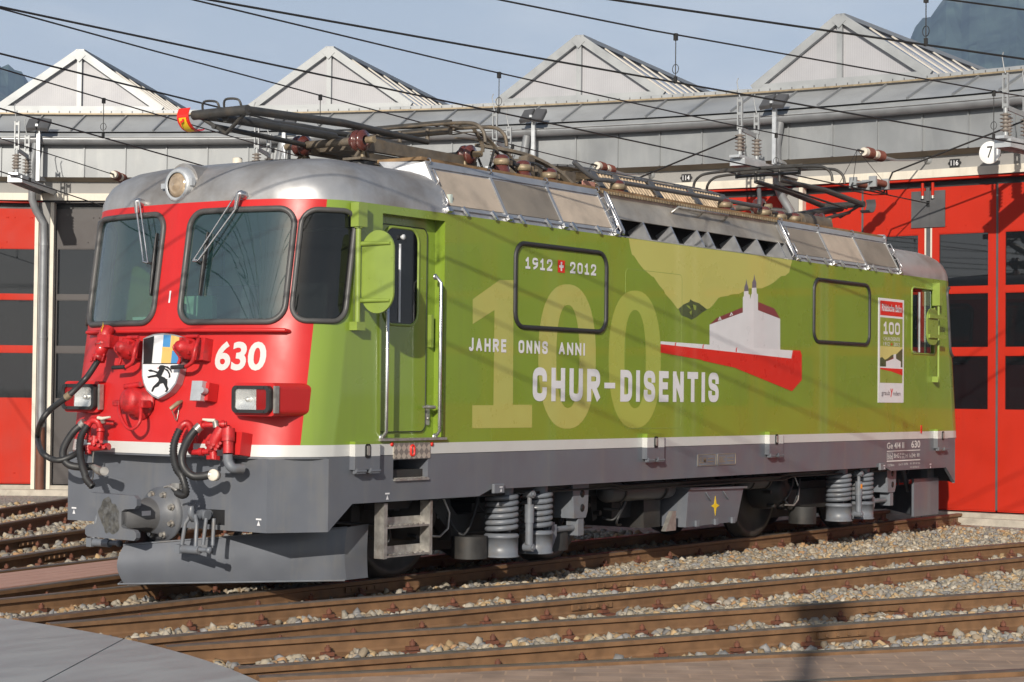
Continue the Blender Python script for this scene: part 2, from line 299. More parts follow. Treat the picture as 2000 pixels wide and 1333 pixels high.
GL = {'C': [rpoly([(1, .76), (1, 1), (0, 1), (0, 0), (1, 0), (1, .24)], .5)], 'H': [[(0, 0), (0, 1)], [(1, 0), (1, 1)], [(0, .5), (1, .5)]], 'U': [rpoly([(0, 1), (0, 0), (1, 0), (1, 1)], .5)],
      'R': [[(0, 0), (0, 1)], rpoly([(0, 1), (1, 1), (1, .5), (0, .5)], .45), [(.45, .5), (1, 0)]], 'D': [[(0, 0), (0, 1)], rpoly([(0, 1), (1, 1), (1, 0), (0, 0)], .5)], 'I': [[(0, 0), (0, 1)]],
      'S': [rpoly([(1, .80), (1, 1), (0, 1), (0, .56), (1, .46), (1, 0), (0, 0), (0, .2)], .42)], 'E': [[(0, 0), (0, 1)], [(0, 1), (.9, 1)], [(0, .53), (.8, .53)], [(0, 0), (.9, 0)]], 'N': [[(0, 0), (0, 1)], [(0, 1), (1, 0)], [(1, 0), (1, 1)]],
      'T': [[(.5, 0), (.5, 1)], [(0, 1), (1, 1)]], 'J': [rpoly([(1, 1), (1, 0), (0, 0), (0, .10)], .5)], 'A': [[(0, 0), (.5, 1)], [(.5, 1), (1, 0)], [(.2, .32), (.8, .32)]], 'O': [OO], '0': [OO],
      '1': [[(0, .74), (.55, 1)], [(.55, 1), (.55, 0)], [(0, 0), (1.05, 0)]], '9': [rpoly([(1, .62), (1, 1), (0, 1), (0, .48), (1, .48), (1, .72)], .45), rpoly([(1, .6), (1, .25), (.25, 0)], .35)], '2': [rpoly([(0, .76), (0, 1), (1, 1), (1, .55), (0, 0)], .42), [(0, 0), (1, 0)]]}
GW = {'I': 0.0, '1': .78, 'J': .62, 'E': .88}
def strokes(mb, body, fn, box, t, gap, mi=0, d=0.0):
    u0, v0, u1, v1 = box; ws = [GW.get(c, 1.0) for c in body]; n = len(body); gap = gap*(v1-v0)
    W = ((u1-u0)-n*t-(n-1)*gap)/max(sum(ws), 1e-6); x = u0+t/2; H = v1-v0-t; q = 0
    for c, w in zip(body, ws):
        for P in GL[c]:
            P = [Vector((x+p[0]*W*w, v0+t/2+p[1]*H)) for p in P]; N = len(P); cl = (P[0]-P[-1]).length < 1e-6; q += 1
            if not cl:
                e0 = (P[0]-P[1]).normalized(); e1 = (P[-1]-P[-2]).normalized(); ext = t/2 if len(P) > 2 or abs(e0.x) < .02 or abs(e0.y) < .02 else t*0.32; P = [P[0]+e0*ext]+P[1:-1]+[P[-1]+e1*ext]
            L = []; Rr = []
            for i in range(N):
                a = P[i]-P[i-1] if i > 0 else (P[0]-P[-2] if cl else P[1]-P[0]); b = P[i+1]-P[i] if i < N-1 else (P[1]-P[0] if cl else P[-1]-P[-2])
                a.normalize(); b.normalize(); m_ = a+b; m_ = m_.normalized() if m_.length > 1e-6 else b; nn2 = Vector((-m_.y, m_.x)); k = t/2/max(0.5, nn2.dot(Vector((-b.y, b.x)))); L.append(P[i]+nn2*k); Rr.append(P[i]-nn2*k)
            dd = d+0.00003*q; mb.add([fn(p.x, p.y, dd) for p in L+Rr], [(i, i+1, N+i+1, N+i) for i in range(N-1)], mi)
        x += W*w+t+gap

GROOF = mat("zinc_roof_sheet", (0.33, 0.342, 0.35), 0.5, metal=0.15, var=0.14, vscale=1.2, dirt=(0.20, 0.205, 0.21), dscale=1.5, damt=0.5)

def scratch(m, col=(0.55, 0.55, 0.53), amt=0.5):
    n = m.node_tree.nodes; l = m.node_tree.links; b = n["Principled BSDF"]; t = n.new("ShaderNodeTexCoord"); mpp = n.new("ShaderNodeMapping"); mpp.inputs["Scale"].default_value = (3, 22, 1); mpp.inputs["Rotation"].default_value = (0, 0, R(-35)); l.new(t.outputs["Object"], mpp.inputs[0])
    z = n.new("ShaderNodeTexNoise"); z.inputs["Scale"].default_value = 1.3; z.inputs["Detail"].default_value = 8; z.inputs["Roughness"].default_value = 0.75; l.new(mpp.outputs[0], z.inputs["Vector"])
    r = n.new("ShaderNodeMapRange"); r.inputs["From Min"].default_value = 0.60; r.inputs["From Max"].default_value = 0.72; r.inputs["To Max"].default_value = amt; l.new(z.outputs["Fac"], r.inputs[0])
    mm = n.new("ShaderNodeMix"); mm.data_type = 'RGBA'; mm.inputs["B"].default_value = (*col, 1); l.new(r.outputs[0], mm.inputs["Factor"]); l.new(b.inputs["Base Color"].links[0].from_socket, mm.inputs["A"]); l.new(mm.outputs["Result"], b.inputs["Base Color"])
scratch(DECK)
def streaks(m, col, amt, sxy=(5, 5, 0.35)):
    """dirt run down a wall in narrow vertical streaks"""
    n = m.node_tree.nodes; l = m.node_tree.links; b = n["Principled BSDF"]; t = n.new("ShaderNodeTexCoord"); mpp = n.new("ShaderNodeMapping"); mpp.inputs["Scale"].default_value = sxy; l.new(t.outputs["Object"], mpp.inputs[0])
    z = n.new("ShaderNodeTexNoise"); z.inputs["Scale"].default_value = 1.6; z.inputs["Detail"].default_value = 7; z.inputs["Roughness"].default_value = 0.65; l.new(mpp.outputs[0], z.inputs["Vector"])
    r = n.new("ShaderNodeMapRange"); r.inputs["From Min"].default_value = 0.52; r.inputs["From Max"].default_value = 0.75; r.inputs["To Max"].default_value = amt; l.new(z.outputs["Fac"], r.inputs[0])
    mm = n.new("ShaderNodeMix"); mm.data_type = 'RGBA'; mm.inputs["B"].default_value = (*col, 1); l.new(r.outputs[0], mm.inputs["Factor"]); l.new(b.inputs["Base Color"].links[0].from_socket, mm.inputs["A"]); l.new(mm.outputs["Result"], b.inputs["Base Color"])
streaks(GREY, (0.165, 0.16, 0.15), 0.45); streaks(GREEN, (0.15, 0.20, 0.04), 0.30); streaks(ZINC, (0.30, 0.31, 0.31), 0.5, (3, 3, 0.5)); streaks(DOORRED, (0.30, 0.02, 0.01), 0.35); streaks(RED, (0.36, 0.015, 0.015), 0.3); streaks(CREAM, (0.42, 0.38, 0.31), 0.5)
# ================================================================== the setting: ground, tracks, turntable
DC = -9.35                                   # turntable centre on the locomotive's track axis
def PC(r, deg, z=0.0): return Vector((DC+r*math.cos(R(deg)), r*math.sin(R(deg)), z))
GZ = -0.15
def ground_mat():
    m = mat("gravel_ground", (0.30, 0.28, 0.25), 0.95, var=0.25, vscale=14, bump=0.0, dirt=(0.20, 0.165, 0.13), dscale=0.8, damt=0.7)
    n = m.node_tree.nodes; l = m.node_tree.links; b = n["Principled BSDF"]
    t = n.new("ShaderNodeTexCoord"); v = n.new("ShaderNodeTexVoronoi"); v.inputs["Scale"].default_value = 24; l.new(t.outputs["Object"], v.inputs["Vector"])
    mul = n.new("ShaderNodeMix"); mul.data_type = 'RGBA'; mul.blend_type = 'MULTIPLY'; mul.inputs["Factor"].default_value = 0.65
    src = b.inputs["Base Color"].links[0].from_socket; l.new(src, mul.inputs["A"])
    hs = n.new("ShaderNodeHueSaturation"); hs.inputs["Saturation"].default_value = 0.22; hs.inputs["Value"].default_value = 1.5; l.new(v.outputs["Color"], hs.inputs["Color"])
    l.new(hs.outputs[0], mul.inputs["B"]); l.new(mul.outputs["Result"], b.inputs["Base Color"])
    bp = n.new("ShaderNodeBump"); bp.inputs["Strength"].default_value = 0.9; bp.inputs["Distance"].default_value = 0.03; bp.invert = True
    l.new(v.outputs["Distance"], bp.inputs["Height"]); l.new(bp.outputs[0], b.inputs["Normal"]); return m
GROUND = ground_mat()
# ground sheet with a round hole for the turntable pit
PIT = 7.48
g = MB(); nn = 96
rs = [PIT, 9, 12, 16, 22, 30, 60, 200, 900, 5000]
g.add([PC(r, 360*k/nn, GZ) for r in rs for k in range(nn)], [(i*nn+k, i*nn+(k+1) % nn, (i+1)*nn+(k+1) % nn, (i+1)*nn+k) for i in range(len(rs)-1) for k in range(nn)])
kind(g.build("ground", GROUND), "structure")
# turntable: pit wall ring, deck plates
tt = thing("turntable", "round grey steel plated turntable deck in front of the tracks, corner in view", "turntable", PC(0, 0, -0.9))
m = MB()
m.add([PC(PIT, 360*k/nn, z) for z in (-0.9, GZ) for k in range(nn)], [(k, (k+1) % nn, nn+(k+1) % nn, nn+k) for k in range(nn)], 0)
m.add([PC(PIT, 360*k/nn, -0.9) for k in range(nn)], [tuple(range(nn))], 0)
m.build("pit_wall", CONC, tt)
segs = [(-180+36*k-13.95, -180+36*(k+1)-13.95) for k in range(10)]
m = MB()
RD = 7.43
JD = R(213.5); jd = Vector((math.cos(JD), math.sin(JD), 0)); jn = Vector((-jd.y, jd.x, 0)); j0 = (Vector((-2.11, -1.86, 0))-Vector((DC, 0, 0))).dot(jn)
for k in range(-9, 8):
    o0, o1 = j0+1.75*k+0.006, j0+1.75*(k+1)-0.006; o0 = max(o0, -RD+0.01); o1 = min(o1, RD-0.01)
    if o1-o0 < 0.05: continue
    n = 24; f0, f1 = math.acos(o0/RD), math.acos(o1/RD); R_ = lambda f: Vector((DC, 0, 0))+jn*(RD*math.cos(f))+jd*(RD*math.sin(f))
    v = [R_(f0+(f1-f0)*q/n) for q in range(n+1)]+[R_(-(f1+(f0-f1)*q/n)) for q in range(n+1)]; lo = [Vector((p.x, p.y, -0.03)) for p in v]; N = len(v)
    m.piece().add(v+lo, [tuple(range(N)), tuple(range(N, 2*N))[::-1]]+[(i, (i+1) % N, N+(i+1) % N, N+i) for i in range(N)])
m.build("deck_plate", DECK, tt)
m = MB(); m.add([PC(RD-0.08, 360*k/nn, z) for z in (-0.5, -0.035) for k in range(nn)], [(k, (k+1) % nn, nn+(k+1) % nn, nn+k) for k in range(nn)]); m.build("deck_girder", DGREY, tt)

# ---------------- tracks
RAILPROF = [(-0.056, -0.14), (0.056, -0.14), (0.056, -0.129), (0.014, -0.114), (0.007, -0.100), (0.007, -0.046), (0.034, -0.036), (0.034, -0.008), (0.025, 0.0), (-0.025, 0.0), (-0.034, -0.008), (-0.034, -0.036), (-0.007, -0.046), (-0.007, -0.100), (-0.014, -0.114), (-0.056, -0.129)]
def rail_mesh(deg, off, r0, r1):
    m = MB(); d = Vector((math.cos(R(deg)), math.sin(R(deg)), 0)); t = Vector((-d.y, d.x, 0)); n = len(RAILPROF); c = Vector((DC, 0, 0))
    a = math.sqrt(max(r0*r0-off*off, 0.1)); b = r1
    ring = lambda s: [c+d*s+t*(off+u)+Vector((0, 0, z)) for u, z in RAILPROF]
    v = ring(a)+ring(b)
    for i in range(n):
        j = (i+1) % n; m.add([v[i], v[j], v[n+j], v[n+i]], [(0, 1, 2, 3)], 1 if i in (7, 8, 9) else 0)
    from mathutils.geometry import tessellate_polygon
    tri = tessellate_polygon([[Vector((u, z, 0)) for u, z in RAILPROF]])
    m.add(v[:n], tri, 0); m.add(v[n:], [q[::-1] for q in tri], 0)
    # fishplate at a joint
    s = 11.8+off*1.3+(deg % 7)*0.15
    for sd in (-1, 1): m.obox(c+d*s+t*(off+sd*0.020)+Vector((0, 0, -0.07)), (d, t, (0, 0, 1)), (0.22, 0.008, 0.022))
    for k in (-0.15, -0.05, 0.05, 0.15):
        for sd in (-1, 1): m.obox(c+d*(s+k)+t*(off+sd*0.032)+Vector((0, 0, -0.07)), (d, t, (0, 0, 1)), (0.012, 0.008, 0.012))
    return m
TRACKS = [(49.2, "rusty narrow track farthest left, behind the locomotive nose"), (39.2, "rusty narrow track second behind the locomotive, towards the red door with three window rows"),
          (29.2, "rusty track leading to the dark grey shed door"), (20.3, "rusty track left of the plank crossing, over ballast"), (10.4, "rusty track with pinkish planks laid between its rails"),
          (0.0, "rusty track that carries the green and red locomotive"), (-10.95, "rusty track beside the locomotive, first one in front of it"), (-22.1, "rusty track in the right foreground, second in front of the locomotive"),
          (-33.0, "nearest rusty track with brick paving between its rails")]
sl_me = None
for deg, lab in TRACKS:
    d = Vector((math.cos(R(deg)), math.sin(R(deg)), 0)); t = Vector((-d.y, d.x, 0)); c = Vector((DC, 0, 0))
    root = thing("railway_track", lab, "track", PC(8, deg, -0.16), "tracks fanning out from the turntable")
    r1 = 23.95 if deg == 0.0 else 23.9
    if deg < -5: r1 = 23.7
    for sd in (-1, 1): rail_mesh(deg, sd*0.53, PIT+0.01, r1).build("rail", [RUSTY, RAILTOP], root)
    if deg in (-33.0, 10.4):
        pass
    k = 0; s = 8.55
    while s < r1-0.5:
        half = 0.85 if s > 12 else (0.80 if s > 9.5 else 0.70)
        m = MB(); m.prism([(-0.125, -0.19), (0.125, -0.19), (0.085, -0.142), (-0.085, -0.142)], lambda u, v, q: c+d*(s+u)+t*q+Vector((0, 0, v)), -half, half)
        # raised ridge ends of the steel sleeper
        if not (deg == -33.0 or (deg == 10.4 and s < 12.5)):
            m.build("sleeper", SLEEPER, root)
        for off in (-0.53, 0.53):
            m = MB(); m.obox(c+d*s+t*off+Vector((0, 0, -0.1375)), (d, t, (0, 0, 1)), (0.075, 0.125, 0.009))
            for sd in (-1, 1):
                p = c+d*s+t*(off+sd*0.066)
                m.obox(p+Vector((0, 0, -0.112)), (d, t, (0, 0, 1)), (0.038, 0.026, 0.012))
                m.cyl(p+t*sd*0.006+Vector((0, 0, -0.118)), p+t*sd*0.006+Vector((0, 0, -0.055)), 0.011, 6)
                m.cyl(p+t*sd*0.006+Vector((0, 0, -0.094)), p+t*sd*0.006+Vector((0, 0, -0.068)), 0.022, 6)
            m.build("rail_clip", CLIP, root)
        s += 0.62; k += 1
# ---------------- crossing planks inside the 10.4 degree track; brick paving inside the -33 degree track and nearer
def strip(deg, u0, u1, s0, s1, z0, z1, n=1):
    d = Vector((math.cos(R(deg)), math.sin(R(deg)), 0)); t = Vector((-d.y, d.x, 0)); c = Vector((DC, 0, 0)); m = MB()
    for k in range(n):
        a = u0+(u1-u0)*k/n+0.004; b = u0+(u1-u0)*(k+1)/n-0.004
        m.obox(c+d*((s0+s1)/2)+t*((a+b)/2)+Vector((0, 0, (z0+z1)/2)), (d, t, (0, 0, 1)), ((s1-s0)/2, (b-a)/2, (z1-z0)/2))
    return m
o = strip(10.4, -0.40, 0.40, 7.60, 12.0, -0.12, -0.008, 5).build("plank_crossing", PLANK); recenter(o)
tag(o, "pinkish weathered planks lying between the rails left of the snow plough", "plank crossing")
def brick_mat():
    m = mat("paving_brick", (0.315, 0.22, 0.16), 0.9, var=0.16, vscale=5, dirt=(0.34, 0.26, 0.205), dscale=2, damt=0.6, bump=0.2, bscale=90)
    n = m.node_tree.nodes; l = m.node_tree.links; b = n["Principled BSDF"]; t = n.new("ShaderNodeTexCoord")
    mpp = n.new("ShaderNodeMapping"); mpp.inputs["Rotation"].default_value = (0, 0, R(-33+90)); mpp.inputs["Scale"].default_value = (1, 1, 1); l.new(t.outputs["Object"], mpp.inputs[0])
    br = n.new("ShaderNodeTexBrick"); br.inputs["Scale"].default_value = 1.0; br.inputs["Brick Width"].default_value = 0.26; br.inputs["Row Height"].default_value = 0.16; br.inputs["Mortar Size"].default_value = 0.007; br.inputs["Mortar Smooth"].default_value = 0.2
    br.inputs["Color1"].default_value = (0.86, 0.86, 0.87, 1); br.inputs["Color2"].default_value = (1.12, 1.1, 1.08, 1); br.inputs["Mortar"].default_value = (1.32, 1.26, 1.15, 1)
    l.new(mpp.outputs[0], br.inputs["Vector"])
    mul = n.new("ShaderNodeMix"); mul.data_type = 'RGBA'; mul.blend_type = 'MULTIPLY'; mul.inputs["Factor"].default_value = 1
    src = b.inputs["Base Color"].links[0].from_socket; l.new(src, mul.inputs["A"]); l.new(br.outputs["Color"], mul.inputs["B"]); l.new(mul.outputs["Result"], b.inputs["Base Color"]); return m
BRICK = brick_mat()
kind(strip(-33.0, -0.435, 0.45, 7.56, 20, -0.10, -0.020, 1).build("paving", BRICK), "structure")
kind(strip(-33.0, -6.0, -0.60, 8.6, 20, -0.10, -0.030, 1).build("pavement", BRICK), "structure")

# ---------------- ballast: crushed stones
def ballast():
    base = [(math.cos(a)*math.cos(b), math.sin(a)*math.cos(b), math.sin(b)) for b, ks in ((math.pi/2, 1), (0.46, 5), (-0.46, 5), (-math.pi/2, 1)) for a in [2*math.pi*(k+(0.5 if b < 0 else 0))/ks for k in range(ks)]]
    base = np.array(base); bm = bmesh.new()
    for p in base: bm.verts.new(p)
    bm.verts.ensure_lookup_table(); ret = bmesh.ops.convex_hull(bm, input=bm.verts[:]); bm.verts.index_update()
    faces = np.array([[v.index for v in f.verts] for f in bm.faces]); bv = np.array([v.co for v in bm.verts]); bm.free()
    pts = []
    def ok(x, y):
        rr = math.hypot(x-DC, y); an = math.degrees(math.atan2(y, x-DC))
        if rr < PIT+0.08 or rr > 23.1: return None
        z = GZ-0.015
        for deg, _ in TRACKS:
            if abs(an-deg) > 9: continue
            dl = R(an-deg); along = rr*math.cos(dl); off = rr*math.sin(dl)
            if along < 7: continue
            for e in (-0.53, 0.53):
                if abs(off-e) < 0.06: return None
            if abs(off) < 0.47:
                if deg == -33.0 or (deg == 10.4 and along < 12.1): return None
                z += 0.012
            if abs(off) > 0.5 and deg == -33.0 and off < -0.5: return None
            # keep sleepers near the rails partly clear
            ph = ((along-8.55+0.31) % 0.62)-0.31
            if abs(ph) < 0.125 and abs(abs(off)-0.53) < 0.27 and rng.random() < 0.96: return None
            if abs(ph) < 0.11 and abs(off) < 0.8 and rng.random() < 0.6: return None
        return z
    def region(n, x0, x1, y0, y1, s0, s1):
        for _ in range(n):
            x = rng.uniform(x0, x1); y = rng.uniform(y0, y1)
            dx, dy = x-CAM[0], y-CAM[1]; fwd = dx*c_f[0]+dy*c_f[1]; lat = dx*c_r[0]+dy*c_r[1]
            if fwd < 4 or abs(lat) > fwd*0.37: continue
            z = ok(x, y)
            if z is None: continue
            pts.append((x, y, z, s0+(s1-s0)*rng.random()**2.6))
    region(115000, -2.6, 8.0, -8.2, 1.6, 0.017, 0.052)
    region(40000, 2.0, 14.2, -7.5, 1.0, 0.017, 0.046)
    region(38000, -2.2, 9.5, 0.3, 11.5, 0.022, 0.062)
    P = np.array(pts); N = len(P); nv = len(bv)
    jit = 1+rng.uniform(-0.28, 0.28, (N, nv, 1)); V = bv[None]*jit
    sc3 = np.stack([rng.uniform(0.75, 1.35, N), rng.uniform(0.6, 1.0, N), rng.uniform(0.45, 0.8, N)], 1); V = V*sc3[:, None, :]
    q = rng.normal(size=(N, 4)); q[:, 1:3] *= 0.5; q /= np.linalg.norm(q, axis=1, keepdims=True); w, x, y, z = q.T
    RM = np.stack([1-2*(y*y+z*z), 2*(x*y-z*w), 2*(x*z+y*w), 2*(x*y+z*w), 1-2*(x*x+z*z), 2*(y*z-x*w), 2*(x*z-y*w), 2*(y*z+x*w), 1-2*(x*x+y*y)], 1).reshape(N, 3, 3)
    V = np.einsum('nij,nvj->nvi', RM, V)*P[:, 3][:, None, None]
    V[..., 0] += P[:, 0:1]; V[..., 1] += P[:, 1:2]; V[..., 2] += (P[:, 2]+P[:, 3]*0.35+rng.random(N)*0.018)[:, None]
    F = (faces[None]+(np.arange(N)*nv)[:, None, None]).reshape(-1, 3)
    me = bpy.data.meshes.new("ballast"); me.vertices.add(N*nv); me.vertices.foreach_set("co", V.ravel().astype(np.float32))
    nf = len(F); me.loops.add(nf*3); me.polygons.add(nf); me.loops.foreach_set("vertex_index", F.ravel().astype(np.int32))
    me.polygons.foreach_set("loop_start", (np.arange(nf)*3).astype(np.int32)); me.polygons.foreach_set("loop_total", np.full(nf, 3, np.int32))
    pal = np.array([0.90, 0.845, 0.765])*np.array([(0.31, 0.295, 0.265), (0.225, 0.232, 0.25), (0.36, 0.33, 0.275), (0.38, 0.28, 0.165), (0.34, 0.215, 0.12), (0.43, 0.41, 0.37), (0.255, 0.24, 0.22), (0.30, 0.255, 0.20)])
    ci = rng.choice(len(pal), N, p=[.18, .13, .17, .14, .06, .06, .12, .14]); colr = pal[ci]*rng.uniform(0.75, 1.2, (N, 1))
    colr = np.concatenate([colr, np.ones((N, 1))], 1)
    at_ = me.color_attributes.new("stone", 'FLOAT_COLOR', 'POINT'); at_.data.foreach_set("color", np.repeat(colr, nv, 0).ravel().astype(np.float32))
    me.update(calc_edges=True); me.validate()
    m = bpy.data.materials.new("ballast_stone"); m.use_nodes = True; n = m.node_tree.nodes; l = m.node_tree.links; b = n["Principled BSDF"]; b.inputs["Roughness"].default_value = 0.9
    a = n.new("ShaderNodeAttribute"); a.attribute_name = "stone"; t = n.new("ShaderNodeTexCoord"); nzz = n.new("ShaderNodeTexNoise"); nzz.inputs["Scale"].default_value = 45; l.new(t.outputs["Object"], nzz.inputs["Vector"])
    mr = n.new("ShaderNodeMapRange"); mr.inputs["To Min"].default_value = 0.7; mr.inputs["To Max"].default_value = 1.3; l.new(nzz.outputs["Fac"], mr.inputs[0])
    mul = n.new("ShaderNodeMix"); mul.data_type = 'RGBA'; mul.blend_type = 'MULTIPLY'; mul.inputs["Factor"].default_value = 1; l.new(a.outputs["Color"], mul.inputs["A"]); l.new(mr.outputs[0], mul.inputs["B"]); l.new(mul.outputs["Result"], b.inputs["Base Color"])
    me.materials.append(m); o = bpy.data.objects.new("ballast", me); COL.objects.link(o); o["label"] = "crushed grey and ochre stones between the rails"; kind(o, "stuff"); print("stones", N)
ballast()

# ================================================================== engine shed (curved around the turntable)
PITCH = 9.8; RW = 24.0; AP = RW*math.cos(R(PITCH/2))
shed = thing("engine_shed", "curved engine shed with zinc eaves, glazed roof gables and tall red doors", "engine shed", PC(24, 0, GZ))
A0, A1 = -2.5*PITCH, 5.5*PITCH; NA = 8*6
def sweep(prof, name, mats, mi=None, n=NA, a0=A0, a1=A1, smooth=False):
    m = MB(); L = len(prof); v = [PC(r, a0+(a1-a0)*k/n, z) for k in range(n+1) for r, z in prof]
    for k in range(n):
        for i in range(L-1):
            m.f.append((k*L+i, (k+1)*L+i, (k+1)*L+i+1, k*L+i+1)); m.m.append(mi[i] if mi else 0); m.sm.append(smooth)
    m.v = [tuple(p) for p in v]
    return m.build(name, mats, shed)
sweep([(23.80, 4.62), (23.80, 4.735), (23.90, 4.74), (23.90, 5.02)], "lintel", [CREAM, GREYWALL], [0, 0, 1])
sweep([(23.90, 4.93), (23.74, 4.975), (23.70, 4.985), (23.70, 5.50)], "fascia", [SOFFIT, ZINC], [0, 0, 1])
m = MB(); st = NA+1
for k in range(NA+1):
    a = A0+(A1-A0)*k/NA; p = PC(23.69, a); t = Vector((-math.sin(R(a)), math.cos(R(a)), 0)); d = Vector((math.cos(R(a)), math.sin(R(a)), 0))
    m.obox(p+Vector((0, 0, 5.243)), (t, d, (0, 0, 1)), (0.009, 0.018, 0.252))
m.build("fascia_seam", ZINC, shed)
# gutter: half-round
gp = [(23.58+0.085*math.cos(R(a)), 5.60+0.105*math.sin(R(a))) for a in range(180, 361, 20)]
sweep([(23.505, 5.603)]+gp+[(23.665, 5.62)], "gutter", PIPE, smooth=True)
m = MB(); m.tube([PC(23.492, A0+(A1-A0)*k/96, 5.605) for k in range(97)], 0.013, 6); m.build("gutter_bead", ZINCL, shed)
sweep([(23.70, 5.50), (23.665, 5.63), (23.72, 5.70), (23.76, 5.702), (23.76, 5.718)], "eave_apron", [ZINC, ZINCL, DGREY], [0, 1, 2, 2])  # dark grey top strip puts the shadow line below the roof into the colour
sweep([(23.70, 5.722), (24.62, 6.105), (24.60, 6.115)], "metal_roof", GROOF)
m = MB()
for k in range(NA+1):
    a = A0+(A1-A0)*(k+0.35)/NA; d = Vector((math.cos(R(a)), math.sin(R(a)), 0)); t = Vector((-d.y, d.x, 0)); u = (d*0.92+Vector((0, 0, 0.383))).normalized()
    m.obox(PC(24.15, a, 5.915+0.014), (u, t, u.cross(t)), (0.49, 0.011, 0.016))
m.build("roof_seam", PIPE, shed)
sweep([(24.60, 6.105), (24.57, 6.125), (24.57, 6.150), (24.66, 6.155), (24.66, 6.215), (33.5, 6.30)], "roof_edge", [DGREY, BRASS, ZINCL, ZINCL, ZINC], [0, 1, 2, 2, 3])
m = MB()
for k in range(NA*4):
    a = A0+(A1-A0)*k/(NA*4); d = Vector((math.cos(R(a)), math.sin(R(a)), 0)); t = Vector((-d.y, d.x, 0))
    m.obox(PC(24.655, a, 6.175), (t, d, (0, 0, 1)), (0.006, 0.006, 0.022))
m.build("flashing_clip", DGREY, shed)
# interior shell
sweep([(23.95, -0.02), (34, -0.02), (34, 6.25)], "interior", [SHEDDARK], n=16)
sweep([(23.90, 5.02), (23.98, 5.02), (23.98, 5.70), (24.7, 6.05)], "inner_wall", SHEDDARK, n=16)
for a in (A0, A1):
    m = MB(); m.add([PC(23.9, a, -0.15), PC(34, a, -0.15), PC(34, a, 6.29), PC(24.66, a, 6.2), PC(23.9, a, 5.6)], [(0, 1, 2, 3, 4)]); m.build("end_wall", GREYWALL, shed)
sweep([(34.05, -0.15), (34.05, 6.3)], "back_wall", GREYWALL, n=16)
